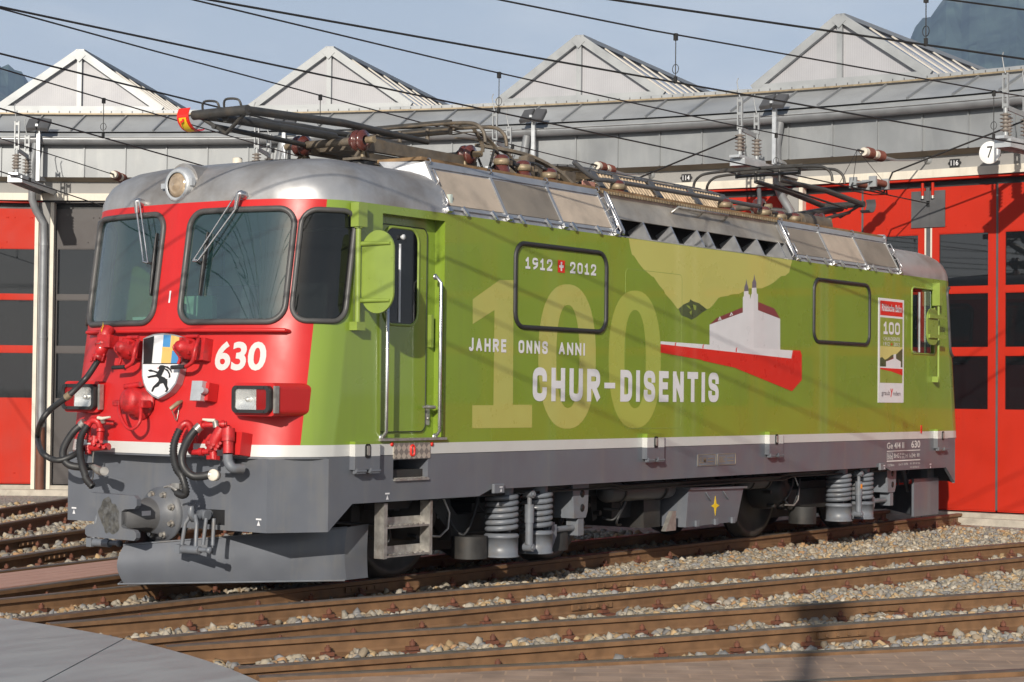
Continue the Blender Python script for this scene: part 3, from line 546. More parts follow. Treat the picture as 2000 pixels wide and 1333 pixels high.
# plinth
sweep([(23.70, GZ-0.02), (23.72, -0.055), (23.96, -0.05)], "plinth", CONC, n=NA)
def facet(k):
    a = R(PITCH*k); d = Vector((math.cos(a), math.sin(a), 0)); t = Vector((-d.y, d.x, 0)); o = Vector((DC, 0, 0))+d*AP
    return lambda u, v, dd=0.0: o+t*u+Vector((0, 0, v))-d*dd
def fbox(m, fn, u0, u1, v0, v1, d0, d1, mi=0):
    v = [fn(u, w, d) for d in (d0, d1) for w in (v0, v1) for u in (u0, u1)]
    m.add(v, [(0, 2, 3, 1), (4, 5, 7, 6), (0, 1, 5, 4), (2, 6, 7, 3), (0, 4, 6, 2), (1, 3, 7, 5)], mi)
ROWS = [(1.41, 2.16), (2.26, 3.02), (3.10, 3.85)]
for k in range(-2, 6):
    fn = facet(k); col = DOORGREY if k == 3 else DOORRED
    # red head rail with its dark recess
    m = MB(); fbox(m, fn, -2.0, 2.0, 4.585, 4.618, -0.06, 0.10); m.build("door_head_rail", col, shed)
    m = MB(); fbox(m, fn, -2.0, 2.0, 4.50, 4.583, -0.09, -0.05); m.build("door_gap_cover", BLACK, shed)
    for li, (ua, ub) in enumerate(((0.055, 0.985), (1.015, 1.98), (-0.985, -0.055), (-1.98, -1.015))):
        inner = abs(ua+ub) < 2.0
        if li in (0, 2): w0, w1 = (0.145, 0.88)
        else: w0, w1 = (1.10, 1.87)
        if li >= 2: w0, w1 = -w1, -w0
        m = MB(); d0, d1 = -0.045, 0.0
        fbox(m, fn, ua, ub, 0.03, ROWS[0][0], d0, d1); fbox(m, fn, ua, ub, ROWS[2][1], 4.495, d0, d1)
        fbox(m, fn, ua, w0, ROWS[0][0], ROWS[2][1], d0, d1); fbox(m, fn, w1, ub, ROWS[0][0], ROWS[2][1], d0, d1)
        fbox(m, fn, w0, w1, ROWS[0][1], ROWS[1][0], d0, d1); fbox(m, fn, w0, w1, ROWS[1][1], ROWS[2][0], d0, d1)
        fbox(m, fn, ua+0.02, ub-0.02, 0.05, 0.12, 0.0005, 0.008)
        leaf = m.build("door_leaf", col, shed)
        m = MB()
        for r0, r1 in ROWS: m.piece(); fbox(m, fn, w0-0.002, w1+0.002, r0-0.002, r1+0.002, -0.030, -0.024)
        m.build("window_pane", G_DOOR, leaf)
        m = MB()   # slim glazing beads
        for r0, r1 in ROWS:
            m.piece(); fbox(m, fn, w0, w1, r1-0.012, r1, -0.022, -0.006); fbox(m, fn, w0, w1, r0, r0+0.012, -0.022, -0.006)
            fbox(m, fn, w0, w0+0.012, r0+0.012, r1-0.012, -0.022, -0.006); fbox(m, fn, w1-0.012, w1, r0+0.012, r1-0.012, -0.022, -0.006)
        m.build("window_frame", col, leaf)
        # hinges on the outer edge
        m = MB(); ue = ub if abs(ub) > abs(ua) else ua; s = 1 if ue > 0 else -1
        for zc in (0.45, 2.3, 4.2):
            m.piece()
            if not inner:
                m.cyl(fn(ue-s*0.005, zc-0.10, 0.018), fn(ue-s*0.005, zc+0.10, 0.018), 0.018, 8)
                fbox(m, fn, min(ue-s*0.09, ue), max(ue-s*0.09, ue), zc-0.05, zc+0.05, 0.001, 0.012)
        if m.v: m.build("hinge", col, leaf)
        m = MB()
        rv = random.Random(k*10+li)
        for q in range(14): m.lathe(fn(rv.uniform(ua+0.05, ub-0.05), rv.choice([0.2, 1.3, 3.95, 4.35]), 0.0), fn(0, 0, 1)-fn(0, 0, 0), [(0, 0.012), (0.006, 0.009), (0.008, 0.0)], 6)
        m.build("rivet", col, leaf)
    m = MB()
    for u in (-1.0, 1.0): m.piece(); fbox(m, fn, u-0.0145, u+0.0145, 0.05, 4.495, -0.04, 0.006)
    m.build("door_seal", DGREY, shed)
    m = MB(); fbox(m, fn, -0.030, 0.030, 0.05, 3.93, -0.04, 0.004); m.build("centre_post", DGREY, shed)
    m = MB()
    for s in (-1, 1): m.piece(); fbox(m, fn, min(s*0.032, s*0.054), max(s*0.032, s*0.054), 0.05, 3.93, -0.04, 0.008)
    m.build("centre_post_edge", CREAM, shed)
    m = MB(); fbox(m, fn, -0.25, -0.025, 3.94, 4.45, 0.002, 0.02); fbox(m, fn, 0.025, 0.25, 3.94, 4.45, 0.002, 0.02); fbox(m, fn, -0.025, 0.025, 3.94, 4.22, 0.002, 0.025); fbox(m, fn, -0.025, 0.025, 4.31, 4.495, 0.002, 0.03)
    wp = m.build("wire_passage_plate", DGREY, shed)
    m = MB(); fbox(m, fn, -0.03, 0.03, 4.22, 4.31, -0.03, 0.004); m.build("wire_hole", BLACK, wp)
    m = MB()
    for s in (-1, 1):
        m.piece(); m.cyl(fn(s*0.075, 4.38, 0.035), fn(s*0.075, 4.56, 0.035), 0.022, 8, 0); m.cyl(fn(s*0.075, 4.34, 0.035), fn(s*0.075, 4.38, 0.035), 0.026, 8, 1)
    m.build("door_bolt", [col, STEEL], shed)
    # pillar at the left-hand end of this stall (u = +)
    a = (k+0.5)*PITCH; d = Vector((math.cos(R(a)), math.sin(R(a)), 0)); t = Vector((-d.y, d.x, 0))
    if k < 5:
        m = MB(); b = PC(23.93, a, 2.27); m.obox(b, (t, d, (0, 0, 1)), (0.085, 0.07, 2.32))
        for s in (-1, 1): m.piece().obox(b+t*s*0.125-d*0.005, (t, d, (0, 0, 1)), (0.030, 0.07, 2.32), 1)
        m.build("pillar", [GREYWALL, CREAM], shed)
        m = MB(); m.tube([PC(23.80, a-0.02, 0.95), PC(23.80, a-0.02, 3.95), PC(23.78, a, 4.25), PC(23.70, a+0.25, 4.45), PC(23.62, a+0.35, 4.62), PC(23.60, a+0.35, 5.2), PC(23.58, a+0.2, 5.52)], 0.062, 12)
        for zz in (0.97, 2.4, 3.9): m.cyl(PC(23.80, a-0.02, zz-0.02), PC(23.80, a-0.02, zz+0.02), 0.07, 12)
        m.build("downpipe", PIPE, shed)
        m = MB(); m.cyl(PC(23.80, a-0.02, GZ), PC(23.80, a-0.02, 0.95), 0.072, 12); m.build("downpipe_foot", RUSTPIPE, shed)
    m = MB(); fbox(m, fn, -1.9, 1.9, -0.16, 0.012, -0.04, 0.12); m.build("threshold", CONC, shed)
# glazed gables on the roof
POLY = mat("twin_wall_sheet", (0.335, 0.335, 0.355), 0.45, var=0.04, vscale=3)
_n = POLY.node_tree.nodes; _l = POLY.node_tree.links; _b = _n["Principled BSDF"]
_t = _n.new("ShaderNodeTexCoord"); _w = _n.new("ShaderNodeTexWave"); _w.bands_direction = 'X'; _w.inputs["Scale"].default_value = 9; _l.new(_t.outputs["UV"], _w.inputs["Vector"])
_mr = _n.new("ShaderNodeMapRange"); _mr.inputs["To Min"].default_value = 0.93; _mr.inputs["To Max"].default_value = 1.03; _l.new(_w.outputs["Fac"], _mr.inputs[0])
_mm = _n.new("ShaderNodeMix"); _mm.data_type = 'RGBA'; _mm.blend_type = 'MULTIPLY'; _mm.inputs["Factor"].default_value = 1
_l.new(_b.inputs["Base Color"].links[0].from_socket, _mm.inputs["A"]); _l.new(_mr.outputs[0], _mm.inputs["B"]); _l.new(_mm.outputs["Result"], _b.inputs["Base Color"])
GREYB = mat("glazing_bar_beige", (0.46, 0.43, 0.38), 0.5, var=0.05)
SKYL = mat("skylight_sheet", (0.33, 0.345, 0.40), 0.25, var=0.05, vscale=1.5, coat=0.3)
for gi, gk in enumerate((-2, -1, 0, 1, 2, 3, 4, 5)):
    ang = 4.0+9.85*gk; dr = ang-3.2
    if ang > 48: continue
    o = PC(24.70, ang, 6.19); d = Vector((math.cos(R(dr)), math.sin(R(dr)), 0)); d0_ = Vector((math.cos(R(ang)), math.sin(R(ang)), 0)); t = Vector((-d0_.y, d0_.x, 0))
    P = lambda u, v, w=0.0: o+t*u+Vector((0, 0, v))+d*w
    HW, HH, LEN = 1.36, 0.985, 7.5
    m = MB(); m.add([P(-HW, 0, 0.05), P(HW, 0, 0.05), P(0, HH, 0.05)], [(0, 1, 2)]); ob = m.build("skylight", POLY, shed)
    uv = ob.data.uv_layers.new(name="UVMap"); cs = [(0, 0), (2*HW, 0), (HW, HH)]
    for i, lp in enumerate(ob.data.loops): uv.data[i].uv = cs[lp.vertex_index]
    m = MB(); h = 0.075
    def bar(m, a, b, w, dep, mi=0):
        a = Vector(a); b = Vector(b); dd = (b-a); L = dd.length; dd.normalize(); n3 = dd.cross(d0_).normalized(); m.obox((a+b)/2, (dd, n3, d0_), (L/2, w, dep), mi)
    for s in (-1, 1): m.piece(); bar(m, P(s*(HW+0.03), 0.03, 0.0), P(s*0.02, HH+0.0, 0.0), 0.062, 0.04)
    m.piece().obox(P(0, 0.045, -0.002), (t, d0_, (0, 0, 1)), (HW-0.08, 0.035, 0.045)); m.piece().obox(P(0, 0.52, 0.003), (t, d0_, (0, 0, 1)), (0.04, 0.03, 0.43))
    m.piece().obox(P(0, HH-0.05, -0.045), (t+Vector((0, 0, 1)), -t+Vector((0, 0, 1)), d0_), (0.075, 0.075, 0.006))
    m.build("gable_frame", ZINCL, ob)
    m = MB()
    for s in (-1, 1): m.piece().add([P(s*HW, 0.02, 0.02), P(0, HH, 0.02), P(0, HH, LEN), P(s*HW, 0.02, LEN)], [(0, 1, 2, 3)])
    m.build("roof_glazing", SKYL, ob)
    m = MB(); nb = 10
    for s in (-1, 1):
        for q in range(nb):
            m.piece(); w = 0.10+(LEN-0.12)*q/(nb-1); a = P(s*HW, 0.03, w); b = P(s*0.02, HH+0.01, w); dd = (b-a).normalized(); m.obox((a+b)/2+Vector((0, 0, 0.015)), (dd, d, dd.cross(d)), ((b-a).length/2, 0.015, 0.012))
    m.build("glazing_bar", GREYB, ob)
    m = MB(); m.obox(P(0, HH+0.035, LEN/2), (d, t, (0, 0, 1)), (LEN/2, 0.07, 0.03)); m.build("ridge_cap", PIPE, ob)
    m = MB(); m.add([P(-HW, 0, LEN), P(HW, 0, LEN), P(0, HH, LEN)], [(0, 1, 2)]); m.build("back_gable", POLY, ob)

# ---------------- number plates and the round sign on the lintel
def lint(deg, z, r=23.70):
    a = R(deg); d = Vector((math.cos(a), math.sin(a), 0)); t = Vector((-d.y, d.x, 0)); o = PC(r, deg, z)
    return lambda u, v, dd=0.0: o-t*u+Vector((0, 0, v))-d*dd       # u to the right as seen from the yard
fn = lint(-2.68, 4.86, 23.42); sg = thing("round_sign", "round white sign with black number 7 above the right red door", "sign", fn(0, 0, 0))
m = MB(); m.lathe(fn(0, 0, 0), fn(0, 0, 1)-fn(0, 0, 0), [(-0.01, 0.0), (-0.01, 0.152), (0.006, 0.152), (0.008, 0.147), (0.008, 0)], 40); m.build("sign_disc", mat("enamel_white", (0.80, 0.80, 0.78), 0.25, var=0.03, coat=0.4), sg)
m = MB(); put_text(m, "7", fn, (-0.035, -0.07, 0.045, 0.085), 0.0, 0, d=0.011); m.build("numeral", BLACK, sg)
m = MB(); m.obox(fn(0, 0, -0.16), (fn(1, 0)-fn(0, 0), (0, 0, 1), fn(0, 0, 1)-fn(0, 0)), (0.02, 0.02, 0.15)); m.build("sign_arm", DGREY, sg)
for deg, txt, lab in ((-0.95, "116", "small black plate numbered 116 beside the round white sign"), (8.95, "114", "small black plate numbered 114 above the rear pantograph")):
    fn = lint(deg, 4.815, 23.885); o = thing("number_plate", lab, "number plate", fn(0, 0, 0), "stall number plates on the lintel")
    m = MB(); m.prism(rrect(-0.075, -0.055, 0.075, 0.055, 0.008, 2), fn, 0.0, 0.008); m.prism([(-0.10, 0), (-0.085, -0.02), (0.085, -0.02), (0.10, 0), (0.085, 0.02), (-0.085, 0.02)], fn, 0.0, 0.004); m.build("plate", BLACK, o)
    m = MB(); put_text(m, txt, fn, (-0.055, -0.036, 0.055, 0.036), 0.01, d=0.0095); m.build("numerals", WHITE, o)

# ---------------- floodlights on posts, wire brackets
FL = [(44.1, "floodlight beyond the left edge"), (34.3, "grey floodlight pair on the post above the left downpipe"), (24.5, "grey floodlight pair half hidden behind the front pantograph"), (14.5, "grey floodlight pair on the post behind the roof insulators"), (5.15, "grey floodlight pair on the post between plates 114 and 116")]
for deg, lab in FL[1:]:
    root = thing("floodlight", lab, "floodlight", PC(23.42, deg, 4.9), "floodlights on the shed eaves")
    d = Vector((math.cos(R(deg)), math.sin(R(deg)), 0)); t = Vector((-d.y, d.x, 0))
    m = MB(); m.obox(PC(23.42, deg, 5.31), (t, d, (0, 0, 1)), (0.028, 0.028, 0.42)); m.piece().obox(PC(23.62, deg, 4.95), (t, d, (0, 0, 1)), (0.03, 0.2, 0.02)); m.build("post", GALV, root)
    for s in (-1, 1):
        c = PC(23.40, deg, 5.79)+t*s*0.095
        uax = (t*math.cos(R(14))-Vector((0, 0, 1))*0.10*s).normalized(); vax = (d*0.75+Vector((0, 0, 0.62))).normalized()
        m = MB(); m.obox(c, (uax, vax, uax.cross(vax)), (0.085, 0.15, 0.028)); m.obox(c-uax.cross(vax)*0.0, (uax, vax, uax.cross(vax)), (0.078, 0.14, 0.034)); m.build("lamp_head", DGREY, root)
    m = MB(); m.obox(PC(23.40, deg, 5.77), (t, d, (0, 0, 1)), (0.02, 0.12, 0.018)); m.build("cross_arm", GALV, root)
def ribbed(m, base, axis, h, r0, r1, n, mi=0, seg=14):
    prof = [(0, r0)]
    for k in range(n): z = h*(k+0.5)/n; prof += [(z-h/n*0.22, r0), (z, r1), (z+h/n*0.12, r1*0.97), (z+h/n*0.2, r0)]
    prof += [(h, r0), (h, 0)]; m.lathe(base, axis, [(0, 0)]+prof, seg, mi)
BR = [(34.15, "wire bracket over the left downpipe with two ribbed insulators"), (24.4, "wire bracket behind the front pantograph with two ribbed insulators"), (14.65, "wire bracket with insulators behind the roof of the locomotive"), (4.9, "wire bracket with insulators above the rear pantograph"), (-4.95, "wire bracket with insulators at the right edge beside the sign")]
for deg, lab in BR:
    root = thing("wire_bracket", lab, "bracket", PC(23.8, deg, 4.7), "overhead wire brackets on the shed")
    d = Vector((math.cos(R(deg)), math.sin(R(deg)), 0)); t = Vector((-d.y, d.x, 0))
    m = MB(); m.obox(PC(22.95, deg, 4.80), (d, t, (0, 0, 1)), (1.05, 0.11, 0.006)); m.obox(PC(22.95, deg, 4.75)+t*0.106, (d, t, (0, 0, 1)), (1.05, 0.005, 0.045)); m.obox(PC(22.95, deg, 4.75)-t*0.106, (d, t, (0, 0, 1)), (1.05, 0.005, 0.045)); m.obox(PC(21.905, deg, 4.75), (d, t, (0, 0, 1)), (0.006, 0.10, 0.044))
    m.obox(PC(22.25, deg, 4.825), (d, t, (0, 0, 1)), (0.45, 0.075, 0.018)); m.build("beam", GALV, root)
    for rr, so in ((21.98, 0.0), (22.55, 0.0)):
        m = MB(); b = PC(rr, deg, 4.845); m.cyl(b, b+Vector((0, 0, 0.06)), 0.035, 10, 1); ribbed(m, b+Vector((0, 0, 0.06)), (0, 0, 1), 0.24, 0.032, 0.072, 5, 0); m.cyl(b+Vector((0, 0, 0.30)), b+Vector((0, 0, 0.36)), 0.03, 10, 1); m.build("insulator", [PORCG, ZINCL], root)
        m = MB(); top = 0.80 if rr < 22.2 else 0.66
        for s in (-1, 1): m.obox(b+t*s*0.030+Vector((0, 0, (0.36+top)/2)), (t, d, (0, 0, 1)), (0.009, 0.018, (top-0.36)/2))
        for q in range(3): m.obox(b+Vector((0, 0, 0.40+(top-0.44)*q/2)), (t, d, (0, 0, 1)), (0.022, 0.012, 0.02))
        m.tube([b+Vector((0, 0, top)), b+Vector((0, 0, top+0.05))+t*0.02, b+Vector((0, 0, top+0.22))+t*0.05, b+Vector((0, 0, top+0.27))+t*0.03], 0.008, 6); m.build("arcing_horn", ZINCL, root)
    m = MB(); b = PC(22.27, deg, 4.845)+t*0.10; ribbed(m, b+Vector((0, 0, 0.04)), (d*0.1+Vector((0, 0, 1))), 0.26, 0.02, 0.045, 6, 0); m.build("surge_arrester", [PORCG], root)
    m = MB(); a = PC(21.98, deg, 5.22); b = PC(22.55, deg, 5.18); m.obox((a+b)/2, ((b-a), t, (0, 0, 1)), (0.29, 0.012, 0.03)); m.build("contact_blade", ZINCL, root)

# ---------------- overhead wires: messenger and contact wire above each track
def line(deg, pts, r, n=1, name="contact_wire", label="", grp=None, sag=0.0):
    m = MB(); P = []
    for i in range(len(pts)-1):
        (r0, z0), (r1, z1) = pts[i], pts[i+1]; K = 10
        for k in range(K+(1 if i == len(pts)-2 else 0)):
            f = k/K; P.append(PC(r0+(r1-r0)*f, deg, z0+(z1-z0)*f-sag*4*f*(1-f)))
    m.tube(P, r, 6); return m
WT = [(0.0, 4.275, [(-6, 4.66), (13.5, 4.655), (18, 4.70), (21.85, 4.775)], "above the locomotive"), (-10.95, 4.235, [(-6, 4.62), (12.8, 4.64), (18.3, 4.73), (22.5, 4.85)], "first to the right of the locomotive"), (-22.1, 4.23, [(-6, 4.6), (13.5, 4.60), (22.5, 4.80)], "second to the right of the locomotive"),
      (10.3, 4.30, [(-6, 4.66), (11.3, 4.672), (16.5, 4.70), (21.8, 4.785)], "over the plank crossing track"), (20.6, 4.315, [(-6, 4.69), (11.9, 4.708), (18.4, 4.80), (22, 4.84)], "over the second track left of the locomotive"), (31.0, 4.40, [(-6, 4.70), (17.8, 4.83), (23.0, 4.95)], "towards the grey shed door"), (40.5, 4.35, [(-6, 4.7), (18, 4.8), (23, 4.9)], "towards the far left red door"), (-33.0, 4.23, [(-6, 4.6), (14, 4.6), (22, 4.8)], "over the brick paved track")]
for deg, zc, mp_, lab in WT:
    w = thing("overhead_wire", "dark double overhead wire strung "+lab, "overhead wire", PC(10, deg, zc), "overhead wires")
    m = MB(); m.tube([PC(-6+30.0*k/20 if k < 20 else 23.93, deg, zc) for k in range(21)], 0.0085, 6); m.build("contact_wire", WIRE, w)
    line(deg, mp_, 0.0075).build("messenger_wire", WIRE, w)
    def zm(r):
        for (r0, z0), (r1, z1) in zip(mp_, mp_[1:]):
            if r0 <= r <= r1: return z0+(z1-z0)*(r-r0)/(r1-r0)
        return mp_[-1][1]
    drs = {0.0: [7.0, 13.72, 19.4], -10.95: [8.0, 13.1, 18.0], -22.1: [8.0, 13.3, 17], 10.3: [7.0, 14.25, 19], 20.6: [8.0, 14.1, 19]}.get(deg, [8, 14, 19])
    for r_ in drs:
        m = MB(); a = PC(r_, deg, zc); b = PC(r_, deg, zm(r_)); m.tube([a, b], 0.0045, 5)
        m.obox(a+Vector((0, 0, 0.02)), ((1, 0, 0), (0, 1, 0), (0, 0, 1)), (0.012, 0.012, 0.03)); m.obox(b+Vector((0, 0, -0.02)), ((1, 0, 0), (0, 1, 0), (0, 0, 1)), (0.015, 0.015, 0.03))
        h = a+(b-a)*0.28; d = Vector((math.cos(R(deg+90)), math.sin(R(deg+90)), 0))
        m.tube([h+d*0.035*math.cos(q*2*math.pi/12)+Vector((0, 0, 0.04*math.sin(q*2*math.pi/12))) for q in range(12)], 0.0035, 4, closed=True)
        m.build("dropper", WIRE, w)
    # strain insulators and turnbuckle ending the messenger on the shed
    m = MB(); e = Vector(PC(mp_[-1][0], deg, mp_[-1][1])); d = Vector((math.cos(R(deg)), math.sin(R(deg)), -0.01)).normalized()
    for q in (0.0, 0.32):
        m.piece().cyl(e+d*(q-0.03), e+d*(q+0.05), 0.055, 12, 1, 0.06); ribbed(m, e+d*(q+0.05), d, 0.17, 0.055, 0.075, 4, 0); m.cyl(e+d*(q+0.22), e+d*(q+0.26), 0.045, 12, 1)
    m.tube([e-d*0.2, e], 0.015, 6, 2); m.cyl(e+d*0.58, e+d*0.60, 0.02, 8, 2)
    m.build("strain_insulator", [PORCB, CREAM, WIRE], w)
    m = MB(); t = Vector((-d.y, d.x, 0)).normalized()
    for s in (-1, 1): m.obox(e+d*0.80+t*0.02*s, (d, t, (0, 0, 1)), (0.18, 0.005, 0.012))
    m.tube([e+d*0.98, PC(23.9, deg, 4.88)], 0.012, 6); m.lathe(PC(23.9, deg, 4.88), -d, [(0, 0.06), (0.03, 0.05), (0.05, 0.02)], 10); m.build("turnbuckle", ZINCL, w)
    # bracing stay of the contact wire near the shed, section insulator
    if deg in (0.0, 10.3):
        m = MB(); s0 = PC(22.0, deg, zc); d2 = Vector((math.cos(R(deg)), math.sin(R(deg)), 0)); t = Vector((-d2.y, d2.x, 0))
        for s in (-1, 1):
            ribbed(m, s0+t*s*0.14-d2*0.17+Vector((0, 0, 0.10)), d2, 0.34, 0.03, 0.045, 11, 0)
            m.tube([s0-d2*0.55+Vector((0, 0, 0.01)), s0-d2*0.2+t*s*0.14+Vector((0, 0, 0.10))], 0.010, 6, 1); m.tube([s0+d2*0.55+Vector((0, 0, 0.01)), s0+d2*0.2+t*s*0.14+Vector((0, 0, 0.10))], 0.010, 6, 1)
            for e2 in (-1, 1): m.obox(s0+t*s*0.14+d2*e2*0.19+Vector((0, 0, 0.10)), (d2, t, (0, 0, 1)), (0.02, 0.05, 0.07), 2)
            m.tube([s0-d2*0.5, s0-d2*0.3+t*s*0.10-Vector((0, 0, 0.02)), s0+d2*0.3+t*s*0.10-Vector((0, 0, 0.02)), s0+d2*0.5], 0.008, 6, 1)
        for e2 in (-1, 1): m.tube([s0+t*0.14+d2*e2*0.19+Vector((0, 0, 0.1)), s0-t*0.14+d2*e2*0.19+Vector((0, 0, 0.1))], 0.014, 6, 2)
        m.build("section_insulator", [PORCB, WIRE, ZINCL], w)
        m = MB()
        top = e-d*0.22
        for e2, s in ((-0.9, 0), (-0.2, 1), (0.2, -1)): m.tube([top, s0+d2*e2+t*s*0.14+Vector((0, 0, 0.10 if s else 0.0))], 0.004, 5)
        m.build("stay_wire", WIRE, w)
# jumper cables from the brackets to the contact wires
for (da, ra, za), (db, rb, zb), lab in (((-4.95, 22.55, 5.12), (0.0, 22.45, 4.30), "dark jumper cable hanging from the bracket beside the round sign"), ((4.9, 21.98, 5.12), (10.3, 22.45, 4.32), "dark jumper cable hanging from the bracket above the rear pantograph")):
    a = PC(ra, da, za); b = PC(rb, db, zb); m = MB(); P = []
    for k in range(17):
        f = k/16; p = a.lerp(b, f); p.z = a.z+(zb+0.22-a.z)*f if f < 0.94 else zb+0.22-(f-0.94)/0.06*0.22; P.append(p)
    m.tube(P, 0.012, 6); o = m.build("jumper_cable", WIRE); recenter(o); tag(o, lab, "cable", "jumper cables")

# ---------------- dark mountains
MOUNT = mat("mountain_forest", (0.045, 0.066, 0.055), 0.95, var=0.55, vscale=0.035, dirt=(0.26, 0.24, 0.20), dscale=0.006, damt=0.8, dlo=0.56, dhi=0.70, spec=0.1, detail=9)
def ridge(az0, az1, dist, hfun, name, seed, dep=900):
    na, nd = 110, 40; v = []; f = []
    for j in range(nd):
        for i in range(na):
            a = az0+(az1-az0)*i/(na-1); q = j/(nd-1); H = hfun(a)
            H = H*(1+0.025*mnoise.fractal(Vector((a*2.3, seed, 0)), 0.8, 2.2, 5)+0.012*math.sin(a*37+seed)*mnoise.noise(Vector((a*9, seed, 1)))); rr = dist+dep*(q-0.5)*2; base = CAM[0]+rr*math.cos(R(a)), CAM[1]+rr*math.sin(R(a))
            prof = max(0.0, 1-abs(q-0.5)*2)**0.85
            nzv = mnoise.fractal(Vector((base[0]*0.004, base[1]*0.004, seed)), 0.9, 2.1, 6)
            nz2 = mnoise.fractal(Vector((base[0]*0.03, base[1]*0.03, seed+7)), 0.8, 2.1, 4)
            z = (H*prof)*(1+0.10*nzv*(1 if abs(q-0.5) > 0.03 else 0.15))+nz2*7*(0.3+prof)
            v.append((base[0], base[1], max(z, -2)))
    for j in range(nd-1):
        for i in range(na-1): f.append((j*na+i, j*na+i+1, (j+1)*na+i+1, (j+1)*na+i))
    m = MB(); m.add(v, f, 0, False); kind(m.build(name, MOUNT), "structure")
def hl(a):      # left mountain: rising to the left
    x = a-49.3; return max(0.0, 1-max(0, a-56)/9)*2600*math.tan(R(8.3+max(-6, min(3.2, x*0.62)) if x < 0 else 8.5+min(5, x*0.75)))
def hr(a):
    x = 24.9-a; return 2600*math.tan(R(8.6+2.6*min(1, max(0, x/1.2)) + 0.45*min(3.5, max(0, x-1.2)) - max(0.0, x-5.5)*0.62)) if x > 0 else 2600*math.tan(R(max(1.0, 8.6+x*2.5)))
ridge(44.5, 65, 2600, hl, "hills", 3.1)
ridge(4.5, 28.5, 2600, hr, "mountain", 9.7)

def haze():
    m = bpy.data.materials.new("haze_air"); m.use_nodes = True; n = m.node_tree.nodes; l = m.node_tree.links; n.remove(n["Principled BSDF"])
    v = n.new("ShaderNodeVolumePrincipled"); v.inputs["Color"].default_value = (0.50, 0.68, 1.0, 1); v.inputs["Density"].default_value = 0.00019; v.inputs["Anisotropy"].default_value = 0.0
    l.new(v.outputs[0], n["Material Output"].inputs["Volume"])
    b = MB(); b.box((-60, -900, -3.2), (3300, 3700, 640)); o = b.build("haze", m); kind(o, "stuff"); o["label"] = "pale blue air in front of the mountains"
haze()
# ================================================================== the locomotive
from mathutils.geometry import tessellate_polygon
LEN = 12.78
loco = thing("electric_locomotive", "green and red electric locomotive numbered 630 with white lettering on its side", "locomotive", (6.2, 0, 0))
def rear(p): return Vector((LEN-p[0], -p[1], p[2]))          # half-turn: the rear end repeats the front
OUTL = [(0, 0), (.016, .34), (.048, .66), (.105, .90), (.17, 1.045), (.26, 1.165), (.36, 1.245), (.47, 1.297), (.62, 1.325), (.80, 1.325)]
def catmull(P, n=10):
    out = []
    for i in range(len(P)-1):
        p0 = np.array(P[max(i-1, 0)]); p1 = np.array(P[i]); p2 = np.array(P[i+1]); p3 = np.array(P[min(i+2, len(P)-1)])
        for k in range(n):
            t = k/n; out.append(tuple(0.5*((2*p1)+(-p0+p2)*t+(2*p0-5*p1+4*p2-p3)*t*t+(-p0+3*p1-3*p2+p3)*t**3)))
    out.append(tuple(P[-1])); return out
OD = catmull(OUTL[:-1]); OD.append((1.02, 1.325))
OS = [0.0]
for a, b in zip(OD, OD[1:]): OS.append(OS[-1]+math.hypot(b[0]-a[0], b[1]-a[1]))
OX = np.array([p[0] for p in OD]); OY = np.minimum(np.array([p[1] for p in OD]), 1.325); OSA = np.array(OS); S1 = OS[-1]
def xc(z): return -0.15+0.28*(z-1.07)/1.96
def FP(s, z, d=0.0):
    """point on the cab front; s along the outline (s>0 towards the near side), d = offset outwards"""
    a = abs(s); bx = float(np.interp(a, OSA, OX)); by = float(np.interp(a, OSA, OY)); w = 1.0 if bx < 0.62 else max(0.0, 1-(bx-0.62)/0.40)
    p = Vector((bx+xc(z)*w, -by if s > 0 else by, z))
    if d:
        e = 0.01; bx2 = float(np.interp(min(a+e, S1), OSA, OX)); by2 = float(np.interp(min(a+e, S1), OSA, OY)); bx1 = float(np.interp(max(a-e, 0), OSA, OX)); by1 = float(np.interp(max(a-e, 0), OSA, OY))
        if a < e: bx1 = bx2; by1 = -by2
        tx, ty = bx2-bx1, by2-by1; L = math.hypot(tx, ty) or 1; nx, ny = -ty/L, tx/L
        n = Vector((nx, -ny if s > 0 else ny, 0.142*(-nx) * (1 if bx < 0.7 else 0))); n.normalize(); p = p+n*d
    return p
def proj(P):
    d = np.array(P)-CAM; z = d @ c_f; return np.array([1000+FPX*(d @ c_r)/z, 666.5-FPX*(d @ c_u)/z])
def F(px, py, d=0.0):
    """(s, z) of the cab-front point seen at a measured position"""
    s, z = 0.6, 2.0; s = (px-340)/230.0*1.05; 
    for _ in range(40):
        q = proj(FP(s, z, d)); e = 1e-4; qs = (proj(FP(s+e, z, d))-q)/e; qz = (proj(FP(s, z+e, d))-q)/e
        J = np.array([qs, qz]).T; dlt = np.linalg.solve(J, np.array([px, py])-q); s += float(np.clip(dlt[0], -.2, .2)); z += float(np.clip(dlt[1], -.3, .3)); s = max(-S1+.001, min(S1-.001, s))
    return s, z
S_SEAM = float(np.interp(1.232, OY[:len(OD)-1], OSA[:len(OD)-1]))
